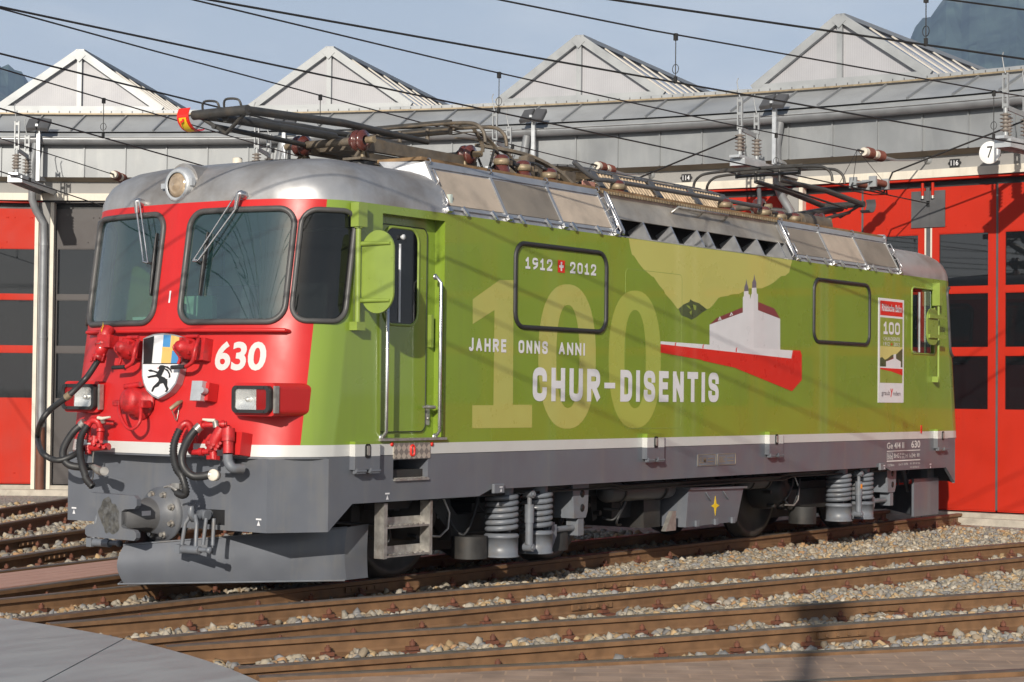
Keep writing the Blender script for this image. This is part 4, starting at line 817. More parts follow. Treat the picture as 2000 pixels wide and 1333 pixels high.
# windows on the cab front (s0, z0, s1, z1, r)
wr0 = F(359, 520); wr1 = F(569, 520); wt = F(470, 405)[1]; wb = F(470, 634)[1]
cw0 = F(570, 520); cw1 = F(688, 520)
W_R = (wr0[0]+0.02, wb+0.02, wr1[0]-0.012, wt-0.02, 0.13)
W_L = (-W_R[2], W_R[1], -W_R[0], W_R[3], 0.13)
W_C = (cw0[0]+0.035, wb+0.03, cw1[0]-0.02, wt-0.025, 0.12)
W_CL = (-W_C[2], W_C[1], -W_C[0], W_C[3], 0.12)
print("wins", W_R, W_C, S_SEAM, S1)
def in_rr(s, z, w, sh=0.0):
    s0, z0, s1, z1, r = w; s0 += sh; z0 += sh; s1 -= sh; z1 -= sh; r = max(r-sh, 0.01)
    if not (s0 < s < s1 and z0 < z < z1): return False
    cx = min(max(s, s0+r), s1-r); cz = min(max(z, z0+r), z1-r); return (s-cx)**2+(z-cz)**2 < r*r
ZB, ZS, ZT = 1.072, 1.160, 3.030
def cab_shell(tr, far_cw=True):
    m = MB(); ns = 224; zs = [ZB, ZS]+[ZS+(ZT-ZS)*k/94 for k in range(1, 95)]
    ss = [-S1+2*S1*k/ns for k in range(ns+1)]
    # put seam lines exactly on the grid
    for q in (-S_SEAM, S_SEAM):
        k = min(range(len(ss)), key=lambda i: abs(ss[i]-q)); ss[k] = q
    base = len(m.v); m.v += [tuple(tr(FP(s, z))) for z in zs for s in ss]; W = len(ss)
    for j in range(len(zs)-1):
        for i in range(ns):
            sc_, zc = (ss[i]+ss[i+1])/2, (zs[j]+zs[j+1])/2
            if any(in_rr(sc_, zc, w, 0.012) for w in (W_R, W_L, W_C, W_CL)): continue
            if tr is rear and sc_ < 0 and WZ0 < zc < WZ1 and FP(sc_, zc).x > LEN-WX1: continue
            mi = 2 if j == 0 else (0 if abs(sc_) < S_SEAM else 1)
            m.f.append((j*W+i, j*W+i+1, (j+1)*W+i+1, (j+1)*W+i)); m.m.append(mi); m.sm.append(True)
    return m
ident = lambda p: Vector(p)
win0 = S(1781, 561); win1 = S(1825, 693); WX0, WX1, WZ0, WZ1 = win0[0], win1[0], win1[1], win0[1]
cab_f = cab_shell(ident).build("cab_front", [RED, GREEN, WSTRIPE], loco)
cab_r = cab_shell(rear).build("cab_rear", [RED, GREEN, WSTRIPE], loco)
def window(w, tr, name, parent, glassm, sealr=0.024, sealm=SEAL):
    s0, z0, s1, z1, r = w; ring = rrect(s0, z0, s1, z1, r, 7); N = len(ring)
    m = MB(); pts = []
    for i, (s, z) in enumerate(ring):
        s2, z2 = ring[(i+1) % N]; d = math.hypot(s2-s, z2-z); K = max(1, int(d/0.05))
        for k in range(K): pts.append((s+(s2-s)*k/K, z+(z2-z)*k/K))
    m.tube([tr(FP(s, z, 0.006)) for s, z in pts], sealr, 10, closed=True); seal = m.build(name, sealm, parent)
    m = MB(); cs, cz = (s0+s1)/2, (z0+z1)/2; K = 8; N = len(pts); v = [tr(FP(cs, cz, -0.004))]
    for k in range(1, K+1): v += [tr(FP(cs+(s-cs)*k/K, cz+(z-cz)*k/K, -0.004)) for s, z in pts]
    f = [(0, 1+i, 1+(i+1) % N) for i in range(N)]
    for k in range(K-1):
        for i in range(N): a = 1+k*N; b = a+N; f.append((a+i, b+i, b+(i+1) % N, a+(i+1) % N))
    m.add(v, f, 0, True); m.build("pane", glassm, seal); return seal
for tr in (ident, rear):
    window(W_R, tr, "windscreen", loco, G_WIND); window(W_L, tr, "windscreen", loco, G_WIND)
    window(W_C, tr, "corner_window", loco, G_DARK, 0.021); window(W_CL, tr, "corner_window", loco, G_DARK, 0.021)
# ---- floor plate under the cab overhang, buffer beam and side skirts
for tr in (ident, rear):
    m = MB(); N = 60; ring = [FP(-S1+2*S1*k/N, ZB) for k in range(N+1)]
    up = [tr((p.x+0.004, p.y*0.998, ZB-0.0015)) for p in ring]+[tr((1.6, 1.32, ZB-0.0015)), tr((1.6, -1.32, ZB-0.0015))]; up = up[:N+1]+[up[N+2], up[N+1]] if False else up
    lo = [Vector((p.x, p.y, ZB-0.016)) for p in up]; n = len(up)
    m.add(up+lo, [tuple(range(n)), tuple(range(n, 2*n))[::-1]]+[(i, (i+1) % n, n+(i+1) % n, n+i) for i in range(n)]); m.build("front_sill", GREY, loco)
def plate(loops, fn, d0, d1, mi=0, m=None):
    m = m or MB(); flat = [p for lp in loops for p in lp]; tri = tessellate_polygon([[Vector((u, v, 0)) for u, v in lp] for lp in loops])
    m.add([fn(u, v, d1) for u, v in flat], tri, mi); m.add([fn(u, v, d0) for u, v in flat], [t[::-1] for t in tri], mi)
    for lp in loops:
        n = len(lp); m.add([fn(u, v, d0) for u, v in lp]+[fn(u, v, d1) for u, v in lp], [(i, (i+1) % n, n+(i+1) % n, n+i) for i in range(n)], mi)
    return m
ZK = 1.068
step_hole = [S(768, 899), S(836, 897), S(836, 933), S(768, 936)]
sx0, sx1 = step_hole[0][0], step_hole[1][0]; sz1, sz0 = step_hole[0][1], step_hole[3][1]-0.005
skirt = [(0.42, ZK), (0.42, 0.505), (0.70, 0.706), (2.33, 0.706), (2.49, 0.757), (LEN-2.49, 0.757), (LEN-2.33, 0.706), (LEN-0.70, 0.706), (LEN-0.42, 0.505), (LEN-0.42, ZK)]
far_fn = lambda u, v, d: (LEN-u, -SIDE+d, v)
for fn, hole in ((sidefn, True), (far_fn, False)):
    m = MB()
    if hole:
        for lp in ([(0.42, ZK), (0.42, 0.505), (0.70, 0.706), (sx0, 0.706), (sx0, ZK)], [(sx0, sz0), (sx0, 0.706), (sx1, 0.706), (sx1, sz0)], [(sx0, ZK), (sx0, sz1), (sx1, sz1), (sx1, ZK)], [(sx1, ZK), (sx1, 0.706)]+skirt[3:]):
            m.add([fn(u, v, 0) for u, v in lp], [t for t in tessellate_polygon([[Vector((u, v, 0)) for u, v in lp]])])
        n = len(skirt); m.add([fn(u, v, 0) for u, v in skirt]+[fn(u, v, -0.04) for u, v in skirt], [(i, i+1, n+i+1, n+i) for i in range(1, n-2)])
    else: plate([skirt], fn, -0.03, 0.0, 0, m)
    m.build("side_skirt", GREY, loco)
for tr in (ident, rear):
    m = MB()
    # chamfers and front face
    for s in (-1, 1):
        a0, a1 = Vector((0, s*1.087, 0)), Vector((0.42, s*1.325, 0)); nn_ = Vector((-0.238, s*0.42, 0)).normalized()
        cf = lambda u, v, d, a0=a0, a1=a1, nn_=nn_: tr(a0.lerp(a1, u)+Vector((0, 0, v))+nn_*d)
        plate([[(0, 0.507), (1, 0.505), (1, ZK-0.012), (0, ZK-0.012)]], cf, -0.03, 0.0, 0, m)
    ff = lambda u, v, d: tr((-d, u, v))
    for (ya, za, yb, zb_) in ((-1.087, 0.507, -0.66, ZK-0.012), (-0.66, 0.66, -0.45, ZK-0.012), (-0.66, 0.507, -0.45, 0.545), (-0.45, 0.507, 1.087, ZK-0.012)): m.add([ff(ya, za, 0), ff(yb, za, 0), ff(yb, zb_, 0), ff(ya, zb_, 0)], [(0, 1, 2, 3)])
    m.box((0.03, -1.0, 0.53), (0.04, 1.0, 1.0)) if tr is ident else None
    bmn = m.build("buffer_beam", GREY, loco)
# coupling-hook hole is a dark pocket
m = MB(); m.box((0.012, -0.67, 0.53), (0.25, -0.44, 0.67)); m.build("hook_pocket", BLACK, loco)
# ---- side walls
DX0, DX1 = 1.026, 1.826; DZ0, DZ1 = 1.205, 2.965
XE = LEN-1.02
def side_wall(fn, detailed):
    m = MB()
    rects = [(1.02, ZS, DX0, ZT), (DX0, DZ1, DX1, ZT)]
    if detailed: rects += [(DX1, ZS, WX0, ZT), (WX0, ZS, min(WX1, XE), WZ0), (WX0, WZ1, min(WX1, XE), ZT)]+([(WX1, ZS, XE, ZT)] if WX1 < XE else [])
    else: rects += [(DX1, ZS, XE, ZT)]
    for (a, b, c, d) in rects: m.add([fn(a, b, 0), fn(c, b, 0), fn(c, d, 0), fn(a, d, 0)], [(0, 1, 2, 3)], 0)
    if detailed:
        for (a, b) in (((WX0, WZ0), (WX0, WZ1)), ((WX0, WZ1), (WX1, WZ1)), ((WX1, WZ1), (WX1, WZ0)), ((WX1, WZ0), (WX0, WZ0))): m.add([fn(a[0], a[1], 0), fn(b[0], b[1], 0), fn(b[0], b[1], -0.05), fn(a[0], a[1], -0.05)], [(0, 1, 2, 3)], 0)
    m.add([fn(DX0, ZS, 0), fn(DX1, ZS, 0), fn(DX1, DZ0, 0), fn(DX0, DZ0, 0)], [(0, 1, 2, 3)], 0)
    m.add([fn(1.02, ZB, 0), fn(XE, ZB, 0), fn(XE, ZS, 0), fn(1.02, ZS, 0)], [(0, 1, 2, 3)], 1)
    # door recess lining
    for (a, b) in (((DX0, DZ0), (DX0, DZ1)), ((DX0, DZ1), (DX1, DZ1)), ((DX1, DZ1), (DX1, DZ0)), ((DX1, DZ0), (DX0, DZ0))):
        m.add([fn(a[0], a[1], 0.0), fn(b[0], b[1], 0.0), fn(b[0], b[1], -0.10), fn(a[0], a[1], -0.10)], [(0, 1, 2, 3)], 0)
    return m.build("side_wall", [GREEN, WSTRIPE], loco)
side_wall(sidefn, True); side_wall(far_fn, False)
# door leaf in the recess (near front, far rear)
def cab_door(fn):
    m = MB(); w = S(765, 540)[0], S(831, 540)[0]
    wz0 = S(800, 636, SIDE+0.07)[1]; wz1 = S(800, 447, SIDE+0.07)[1]; hole = rrect(1.15, wz0, 1.585, wz1, 0.11, 6)
    plate([[(DX0, DZ0), (DX1, DZ0), (DX1, DZ1), (DX0, DZ1)]], fn, -0.13, -0.10, 0, m)
    lf = rrect(1.10, DZ0+0.045, 1.70, DZ1-0.07, 0.06, 5)
    plate([lf], fn, -0.099, -0.088, 0, m)
    d = m.build("cab_door", GREEN, loco)
    m = MB(); m.tube([Vector(fn(u, v, -0.086)) for u, v in lf], 0.004, 5, closed=True); m.build("door_gap_seal", RUBBER, d)
    m = MB(); ring = rrect(1.155, wz0+0.005, 1.58, wz1-0.005, 0.105, 6); m.add([fn(u, v, -0.0845) for u, v in ring], [tuple(range(len(ring)))]); p = m.build("door_window", G_DARK, d); m = MB(); m.add([fn(u, v, -0.0870) for u, v in ring], [tuple(range(len(ring)))]); m.build("window_backing", BLACK, p)
    m = MB(); m.tube([Vector(fn(u, v, -0.085)) for u, v in rrect(1.15, wz0, 1.585, wz1, 0.11, 6)], 0.012, 8, closed=True); m.build("window_rim", GFIT, p)
    m = MB(); xb = 1.345; m.box((0, 0, 0), (0, 0, 0)) if False else None
    a = fn(xb, wz0+0.02, -0.083); b = fn(xb, wz1-0.13, -0.083); m.tube([a, b], 0.011, 8); m.lathe(fn(xb+0.015, wz1-0.075, -0.083), Vector(fn(0, 0, 1))-Vector(fn(0, 0, 0)), [(0, 0.012), (0.02, 0.022), (0.03, 0.022), (0.032, 0)], 12); m.build("window_bar", mat("pale_bar", (0.55, 0.57, 0.60), 0.4) if "pale_bar" not in MATS else MATS["pale_bar"], p)
    hx, hz = S(838, 796, SIDE+0.07); m = MB(); m.prism(rrect(hx-0.022, hz-0.145, hx+0.022, hz+0.02, 0.01, 2), fn, -0.0875, -0.080); m.cyl(fn(hx, hz, -0.08), fn(hx, hz, -0.03), 0.014, 10); m.tube([fn(hx+0.02, hz, -0.03), fn(hx-0.09, hz+0.004, -0.028), fn(hx-0.12, hz+0.002, -0.035)], [0.016, 0.014, 0.010], 8); m.lathe(fn(hx, hz-0.09, -0.0795), Vector(fn(0, 0, 1))-Vector(fn(0, 0, 0)), [(0, 0.014), (0.008, 0.014), (0.009, 0)], 10); m.build("handle", STEEL, d)
    m = MB(); m.prism(rrect(1.735, 1.93, 1.765, 2.20, 0.012, 3), fn, -0.0995, -0.06); m.build("latch_guard", GFIT, d)
    m = MB(); m.obox((Vector(fn((DX0+DX1)/2, DZ0-0.012, 0.012))), ((1, 0, 0), (0, 1, 0), (0, 0, 1)), ((DX1-DX0)/2+0.02, 0.016, 0.010)); m.build("door_sill", STEEL, d)
cab_door(sidefn); cab_door(far_fn)
def handrail(pts, name="handrail", r=0.015, mt=CHROME):
    m = MB(); m.tube(pts, r, 10)
    for p in (pts[0], pts[-1]): m.lathe(Vector(p)+Vector((0, 0.012, 0)), (0, -1, 0), [(0, 0.026), (0.008, 0.026), (0.012, 0.012)], 10)
    return m.build(name, mt, loco)
hr0 = SP(757, 620, SIDE-0.05); hr1 = SP(753, 851, SIDE-0.05)
handrail([(hr0.x, SIDE-0.01, 2.28), (hr0.x, SIDE-0.05, 2.26), (hr0.x, SIDE-0.05, DZ0+0.05), (hr0.x, SIDE-0.01, DZ0+0.005)])
h2 = SP(861, 600, SIDE-0.05).x; h2z = SP(861, 548, SIDE-0.05).z
handrail([(h2, SIDE-0.0, h2z+0.03), (h2, SIDE-0.05, h2z-0.02), (h2, SIDE-0.05, DZ0+0.05), (h2, SIDE-0.01, DZ0+0.005)])
# rear drop-window
rw = MB(); ring = rrect(WX0+0.012, WZ0+0.012, WX1-0.012, WZ1-0.012, 0.045, 4); rw.tube([Vector(sidefn(u, v, 0.0)) for u, v in rrect(WX0, WZ0, WX1, WZ1, 0.05, 5)], 0.012, 6, closed=True); rwo = rw.build("side_window", GFIT, loco)
m = MB(); m.add([sidefn(u, v, -0.02) for u, v in ring], [tuple(range(len(ring)))]); m.build("pane", glass("clear_glass", (0.8, 0.85, 0.83), 0.9), rwo)
m = MB(); m.cyl(sidefn(WX0+(WX1-WX0)*0.42, WZ0+0.02, -0.03), sidefn(WX0+(WX1-WX0)*0.42, WZ1-0.05, -0.03), 0.014, 8); m.build("window_bar", MATS["pale_bar"], rwo)
# blind side windows: black rubber frames
def blind(px0, py0, px1, py1, r):
    a, b = S(px0, py0), S(px1, py1); x0, z1 = a[0], a[1]; x1, z0 = b[0], b[1]
    m = MB(); m.tube([Vector(sidefn(u, v, 0.004)) for u, v in rrect(x0, z0, x1, z1, r, 7)], 0.021, 8, closed=True); o = m.build("blind_window", RUBBER, loco); return x0, z0, x1, z1
B1 = blind(1006, 474, 1182, 649, 0.13); B2 = blind(1589, 545, 1697, 674, 0.12); print("blind", B1, B2, "sidewin", WX0, WX1, WZ0, WZ1, XE)
# faint access panel outlines on the side
m = MB(); ax0, az1 = S(1222, 525); ax1, az0 = S(1330, 836)
m.tube([Vector(sidefn(u, v, -0.0015)) for u, v in rrect(ax0, az0, ax1, az1, 0.05, 4)], 0.0035, 5, closed=True)
for pxs in (663, 1395, 1437, 1640): pass
m.build("access_panel_seam", GFIT, loco)
# ---- cab interiors
for tr in (ident, rear):
    m = MB()
    def bx(lo, hi, mi=0):
        a, b = tr(lo), tr(hi); m.box((min(a.x, b.x), min(a.y, b.y), min(a.z, b.z)), (max(a.x, b.x), max(a.y, b.y), max(a.z, b.z)), mi)
    bx((1.95, -1.28, 1.1), (1.98, 1.28, 3.2), 1); bx((0.5, -1.2, 1.09), (1.95, 1.2, 1.10), 0)
    bx((0.40, -0.95, 1.9), (0.78, 0.95, 2.03), 0); bx((0.5, -0.9, 1.1), (0.7, 0.9, 1.9), 0)
    bx((0.45, 0.2, 2.035), (0.62, 0.85, 2.16), 0); bx((0.9, 0.38, 1.1), (0.95, 0.8, 2.35), 0)
    bx((0.44, 0.30, 2.165), (0.52, 0.44, 2.26), 2); bx((1.2, -0.75, 1.5), (1.32, -0.25, 2.45), 3); bx((1.2, 0.25, 1.5), (1.32, 0.75, 2.45), 3); bx((0.50, -0.55, 2.035), (0.56, -0.25, 2.10), 3); bx((1.93, -0.3, 1.2), (1.945, 0.35, 2.95), 3); bx((0.55, -1.2, 2.98), (1.95, 1.2, 3.0), 1)
    m.build("cab_interior", [INTER, INTERW, TEAL, DGREY], loco)
# ---- roof: cab domes
def dome(tr):
    prof = [(0.0, 3.030), (0.004, 3.085), (0.022, 3.15), (0.06, 3.225), (0.12, 3.29), (0.21, 3.345), (0.33, 3.385), (0.50, 3.415), (0.74, 3.44), (1.0, 3.455), (1.32, 3.465)]
    m = MB(); ss = [-1+2*k/72 for k in range(73)]; ends = []
    L = []
    for d, z in prof:
        row = []
        for q in ss:
            s = q*S1; p = FP(s, ZT); f = 1-d/1.325; y = p.y*f; x = p.x+(d*1.35)*max(0.0, 1-(p.x-0.13)/0.9)
            row.append(tr((x, y, z)))
        # extend straight back to the hoods
        bx_ = 1.87 if tr is ident else LEN-10.70; row = [tr((bx_, row_y(row[0], tr), z))]+row+[tr((bx_, row_y(row[-1], tr), z))]
        L.append(row)
    W = len(L[0]); m.v = [tuple(p) for r_ in L for p in r_]
    for j in range(len(L)-1):
        for i in range(W-1): m.f.append((j*W+i, j*W+i+1, (j+1)*W+i+1, (j+1)*W+i)); m.m.append(0); m.sm.append(True)
    return m
def row_y(p, tr): return tr(p).y      # the half-turn is its own inverse
for tr in (ident, rear):
    dm = dome(tr).build("cab_roof", ALU, loco)
    m = MB(); b = tr((0.98, 0.20, 3.41)); m.lathe(b, (0, 0, 1), [(0, 0.042), (0.07, 0.042), (0.08, 0.036), (0.08, 0)], 14); m.build("roof_vent", CREAM, dm)
# ---- hoods
HT, HY = 3.475, -1.085
E = Vector((0, HY-SIDE, HT-ZT)); EL = E.length; eu = E/EL; en = Vector((0, -eu.z, eu.y))   # slope direction, outward normal
def hoodfn(u, v, d): return Vector((u, SIDE, ZT))+eu*v+en*d
def hoodfar(u, v, d): p = hoodfn(u, v, d); return Vector((LEN-p.x, -p.y, p.z))
m = MB()
m.box((1.86, -1.07, 3.30), (10.72, 1.07, 3.462)); m.build("roof_deck", ALUD, loco)
for fn in (hoodfn, hoodfar):
    for (x0, x1) in ((1.845, 4.43), (8.03, 10.72)) if fn is hoodfn else ((LEN-10.72, LEN-8.03), (LEN-4.43, LEN-1.845)):
        m = MB(); v = [fn(x, w, d) for x in (x0, x1) for (w, d) in ((0.0, 0.0), (EL, 0.0), (EL, -0.24), (0.0, -0.20))]
        m.add(v, [(0, 4, 5, 1), (1, 5, 6, 2), (0, 1, 2, 3), (4, 7, 6, 5), (0, 3, 7, 4)], 0); hood = m.build("roof_hood", ALUB, loco)
        L = x1-x0; b0 = 0.035; pw = (L-2*b0-2*0.045)/3
        for k in range(3):
            u0 = x0+b0+k*(pw+0.045); m = MB(); plate([[(u0, 0.085), (u0+pw, 0.085), (u0+pw, EL-0.085), (u0, EL-0.085)]], fn, 0.001, 0.006, 0, m)
            dark = (k == 1) if x0 < 3 else (k != 1); m.build("filter_panel", GRILLED if dark else GRILLE, hood)
        m = MB()
        for k in range(4): m.piece(); u = x0+0.018 if k == 0 else (x1-0.018 if k == 3 else x0+b0+k*(pw+0.045)-0.0225); plate([[(u-0.018, 0.06), (u+0.018, 0.06), (u+0.018, EL-0.07), (u-0.018, EL-0.07)]], fn, 0.001, 0.014, 0, m)
        m.piece(); plate([[(x0, EL-0.068), (x1, EL-0.068), (x1, EL-0.004), (x0, EL-0.004)]], fn, 0.001, 0.012, 0, m); m.piece(); plate([[(x0, 0.036), (x1, 0.036), (x1, 0.058), (x0, 0.058)]], fn, 0.001, 0.018, 0, m)
        m.build("frame_strip", ALUB, hood)
        m = MB()
        for k in range(6): m.piece(); u = x0+L*(k+0.62)/6.4; m.obox(fn(u, 0.03, 0.022), (Vector((1, 0, 0))*0.4+eu*-1, en, Vector((1, 0, 0))+eu*0.4), (0.042, 0.010, 0.016))
        for k in range(4): m.piece(); u = x0+L*k/3*0.985+0.02; m.obox(fn(u, 0.02, 0.022), (Vector((1, 0, 0)), en, eu), (0.03, 0.016, 0.018)); m.lathe(fn(u, EL-0.01, 0.02), Vector((1, 0, 0)), [(0, 0.022), (0.008, 0.03), (0.016, 0.022)], 10)
        m.build("latch", CHROME, hood)
        m = MB()
        for u in (x0+0.004, x1+0.004): 
            for (w0, w1) in ((0.06, 0.20), (EL-0.24, EL-0.10)): m.piece().tube([fn(u, w0, 0.012), fn(u, w0+0.01, 0.05), fn(u, w1-0.01, 0.05), fn(u, w1, 0.012)], 0.007, 6)
        m.build("grab_handle", CHROME, hood)
    # middle section with air openings
    if fn is hoodfn: xa, xb = 4.455, 8.005
    else: xa, xb = LEN-8.005, LEN-4.455
    z_open = 0.235
    m = MB(); plate([[(xa, z_open), (xb, z_open), (xb, EL-0.02), (xa, EL-0.02)]], fn, -0.045, -0.035, 0, m); plate([[(xa, 0.0), (xb, 0.0), (xb, 0.028), (xa, 0.028)]], fn, -0.045, -0.02, 0, m)
    lv = m.build("louvre_panel", ALUD, loco)
    xs = [S(p, q)[0] for p, q in ((1222, 464), (1280, 472), (1334, 480), (1385, 487), (1406, 490), (1457, 497), (1501, 503), (1541, 508))]
    xs = [xa+0.1]+[x for x in xs[1:-1]]+[xb-0.12]
    if fn is hoodfar: xs = [LEN-x for x in xs][::-1]
    m = MB()
    for u in xs: m.piece(); plate([[(u-0.014, 0.02), (u+0.014, 0.02), (u+0.014, z_open+0.003), (u-0.014, z_open+0.003)]], fn, -0.22, -0.034, 0, m)
    m.build("louvre_fin", ALUB, lv)
    m = MB(); plate([[(xa, 0.0), (xb, 0.0), (xb, EL-0.03), (xa, EL-0.03)]], fn, -0.24, -0.222, 0, m); m.build("duct_back", BLACK, lv)
    m = MB()
    for u in (xa+0.035, xb-0.06):
        m.piece().tube([fn(u, 0.03, 0.0), fn(u, 0.045, 0.035), fn(u, EL-0.06, 0.035), fn(u+0.02, EL-0.035, 0.03), fn(u+0.045, EL-0.06, 0.035), fn(u+0.045, 0.045, 0.035), fn(u+0.02, 0.012, 0.03)], 0.013, 8)
    m.build("guard_rail", CHROME, lv)
    m = MB(); g0 = xa+1.32; m.tube([fn(g0, EL-0.10, -0.03), fn(g0+0.02, EL-0.085, 0.05), fn(g0+1.02, EL-0.085, 0.05), fn(g0+1.04, EL-0.10, -0.03)], 0.014, 8); m.tube([fn(g0+0.52, EL-0.10, -0.03), fn(g0+0.52, EL-0.085, 0.05)], 0.012, 6); m.build("grab_handle", STEEL, lv)
    # walkway boards along the top edge
    for (x0, x1) in ((xa-2.62, xa-0.01), (xa, xb), (xb+0.01, xb+2.72)):
        m = MB(); a = fn(x0, EL, 0); b = fn(x1, EL, 0); yy = (a.y, a.y+(0.13 if a.y < 0 else -0.13)); m.box((min(a.x, b.x), min(yy), 3.478), (max(a.x, b.x), max(yy), 3.503)); m.build("walkway_board", WOOD, loco)
        m = MB(); n = int(abs(x1-x0)/0.05)
        if abs(x1-x0) > 3:
            for k in range(n): q = min(a.x, b.x)+0.02+k*0.05; m.box((q, min(a.y-0.022, a.y+0.022), 3.452), (q+0.026, max(a.y-0.004, a.y+0.004), 3.477))
            m.build("board_grating", BRASS, loco)
for xe, yn in ((1.852, -1), (1.852, 1), (10.57, -1), (10.57, 1)):
    m = MB(); xx = (xe-0.02, xe) if xe < 5 else (xe, xe+0.02); m.box((xx[0], min(yn*0.62, yn*1.08), 3.478), (xx[1]+0.12 if xe < 5 else xx[1], max(yn*0.62, yn*1.08), 3.503)) if False else None
m = MB(); m.box((1.80, -1.09, 3.480), (1.92, -0.62, 3.508)); m.build("walkway_board", WOOD, loco)
m = MB(); m.add([(1.843, -1.30, 3.06), (1.843, -1.088, 3.47), (1.70, -0.72, 3.475), (1.70, -0.80, 3.40), (1.843, -0.6, 3.475)], [(0, 1, 4), (1, 2, 4), (1, 2, 3), (0, 1, 3)]); m.build("hood_end_plate", ALUB, loco)
def smooth_(P, n=6):
    P = [np.array(p, float) for p in P]; out = []
    for i in range(len(P)-1):
        p0, p1, p2, p3 = P[max(i-1, 0)], P[i], P[i+1], P[min(i+2, len(P)-1)]
        for k in range(n): t = k/n; out.append(Vector(0.5*((2*p1)+(-p0+p2)*t+(2*p0-5*p1+4*p2-p3)*t*t+(-p0+3*p1-3*p2+p3)*t**3)))
    out.append(Vector(P[-1])); return out
# ================================================================== livery on the near side
def lay(k): return 0.0007*k
def zpoly(pts, ox, oy, sc_): return [S(ox+x*sc_, oy+y*sc_) for x, y in pts]
def sticker(polys, mats, name, layer, parent):
    m = MB()
    for i, (poly, mi) in enumerate(polys):
        tri = tessellate_polygon([[Vector((u, v, 0)) for u, v in poly]]); m.add([sidefn(u, v, lay(layer)+0.00005*i) for u, v in poly], tri, mi)
    return m.build(name, mats, parent)
Z4 = lambda p: zpoly(p, 1200, 450, .25)
hill = [(112, 69), (122, 130), (137, 192), (152, 200), (188, 255), (225, 303), (292, 360), (308, 368), (350, 432), (385, 470), (398, 500), (440, 545), (462, 572), (490, 612), (600, 640), (740, 612), (765, 590), (812, 530), (830, 522), (890, 512), (910, 503), (975, 497), (1025, 470), (1050, 455), (1150, 455), (1210, 430), (1255, 400), (1300, 360), (1335, 355), (1365, 330), (1372, 300), (1388, 238)]
peak = [(500, 615), (540, 580), (585, 560), (592, 540), (615, 555), (660, 570), (680, 585), (725, 620), (690, 640), (640, 680), (600, 700), (575, 685), (520, 665), (512, 640)]
hp = Z4(hill)
hp[0] = (hp[0][0], ZT-0.004); hp[-1] = (hp[-1][0], ZT-0.004)
o = sticker([(hp, 0), (Z4(peak), 1), (Z4([(560, 585), (585, 592), (600, 622), (578, 606)]), 2), (Z4([(612, 580), (640, 590), (636, 625), (622, 622)]), 2), (Z4([(585, 640), (606, 625), (600, 665)]), 2)], [LGREEN, DGREEN, MATS["green_fittings"]], "hill_motif", 1, loco)
lf = [(742, 738), (1002, 643), (1002, 522), (1010, 517), (1010, 478), (1046, 475), (1046, 500), (1058, 505), (1060, 540), (1068, 500), (1072, 496), (1072, 452), (1087, 447), (1087, 920), (742, 905)]
rf = [(1087, 447), (1108, 450), (1110, 495), (1120, 500), (1120, 625), (1294, 692), (1294, 935), (1087, 920)]
polys = [(lf, 0), (rf, 1), ([(745, 735), (800, 685), (1001, 603), (1001, 642)], 2), ([(1121, 560), (1248, 612), (1293, 691), (1121, 624)], 2), ([(1012, 478), (1015, 440), (1024, 420), (1030, 380), (1036, 420), (1045, 445), (1046, 475)], 3), ([(1074, 451), (1076, 405), (1086, 385), (1092, 342), (1098, 385), (1107, 405), (1108, 449)], 3), ([(808, 706), (822, 672), (836, 700)], 0), ([(898, 671), (912, 640), (926, 662)], 0), ([(818, 700), (822, 685), (827, 699)], 2), ([(908, 666), (912, 652), (917, 662)], 2)]
sticker([(Z4(p), i) for p, i in polys], [WHITE, WSHADE, MAROON, SLATE], "church_motif", 3, loco)
br_ = [([(358, 868), (1392, 940), (1380, 1003), (358, 890)], 0), ([(358, 890), (1380, 1003), (1392, 938), (1450, 940), (1462, 975), (1462, 1170), (1385, 1258), (955, 1082), (945, 1076), (690, 1020), (680, 1013), (475, 977), (358, 955)], 1)]
for x, y0, y1 in ((472, 876, 905), (688, 892, 925), (948, 916, 952)): br_.append(([(x-3, y1), (x-2, y0+10), (x+6, y0), (x+12, y0), (x+6, y0+12), (x+5, y1)], 1))
sticker([(Z4(p), i) for p, i in br_], [WHITE, VRED], "viaduct_motif", 5, loco)
Z3 = lambda p: zpoly(p, 880, 450, .3)
one = [(143, 450), (318, 325), (410, 325), (405, 1137), (530, 1137), (530, 1285), (140, 1290), (140, 1140), (278, 1140), (285, 520), (143, 612)]
def zero(ol, orr, ot, ob, il, ir, it, ib, n=44):
    def sup(l, r, t, b, e):
        cx, cy, a, h = (l+r)/2, (t+b)/2, (r-l)/2, (b-t)/2
        return [(cx+a*abs(math.cos(q))**(2/e)*math.copysign(1, math.cos(q)), cy+h*abs(math.sin(q))**(2/e)*math.copysign(1, math.sin(q))) for q in [2*math.pi*(k+.5)/n for k in range(n)]]
    return Z3(sup(ol, orr, ot, ob, 2.35)), Z3(sup(il, ir, it, ib, 2.3))
m = MB(); p1 = Z3(one); m.add([sidefn(u, v, lay(2)) for u, v in p1], tessellate_polygon([[Vector((u, v, 0)) for u, v in p1]]), 0)
for args, mi in (((570, 945, 352, 1293, 688, 838, 487, 1158), 0), ((1028, 1368, 393, 1290, 1130, 1270, 520, 1160), 1)):
    a, b = zero(*args); n = len(a); m.add([sidefn(u, v, lay(2)) for u, v in a+b], [(i, (i+1) % n, n+(i+1) % n, n+i) for i in range(n)], mi)
m.build("large_numeral", [mat("numeral_vinyl", (0.40, 0.40, 0.105), 0.32, var=0.03, coat=0.5), MGREEN], loco)
def tbox(x0, ytop, x1, ybot, ox=880, oy=450, sc_=.3):
    a = S(ox+x0*sc_, oy+ybot*sc_); b = S(ox+x1*sc_, oy+ytop*sc_); return (a[0], a[1], b[0], b[1])
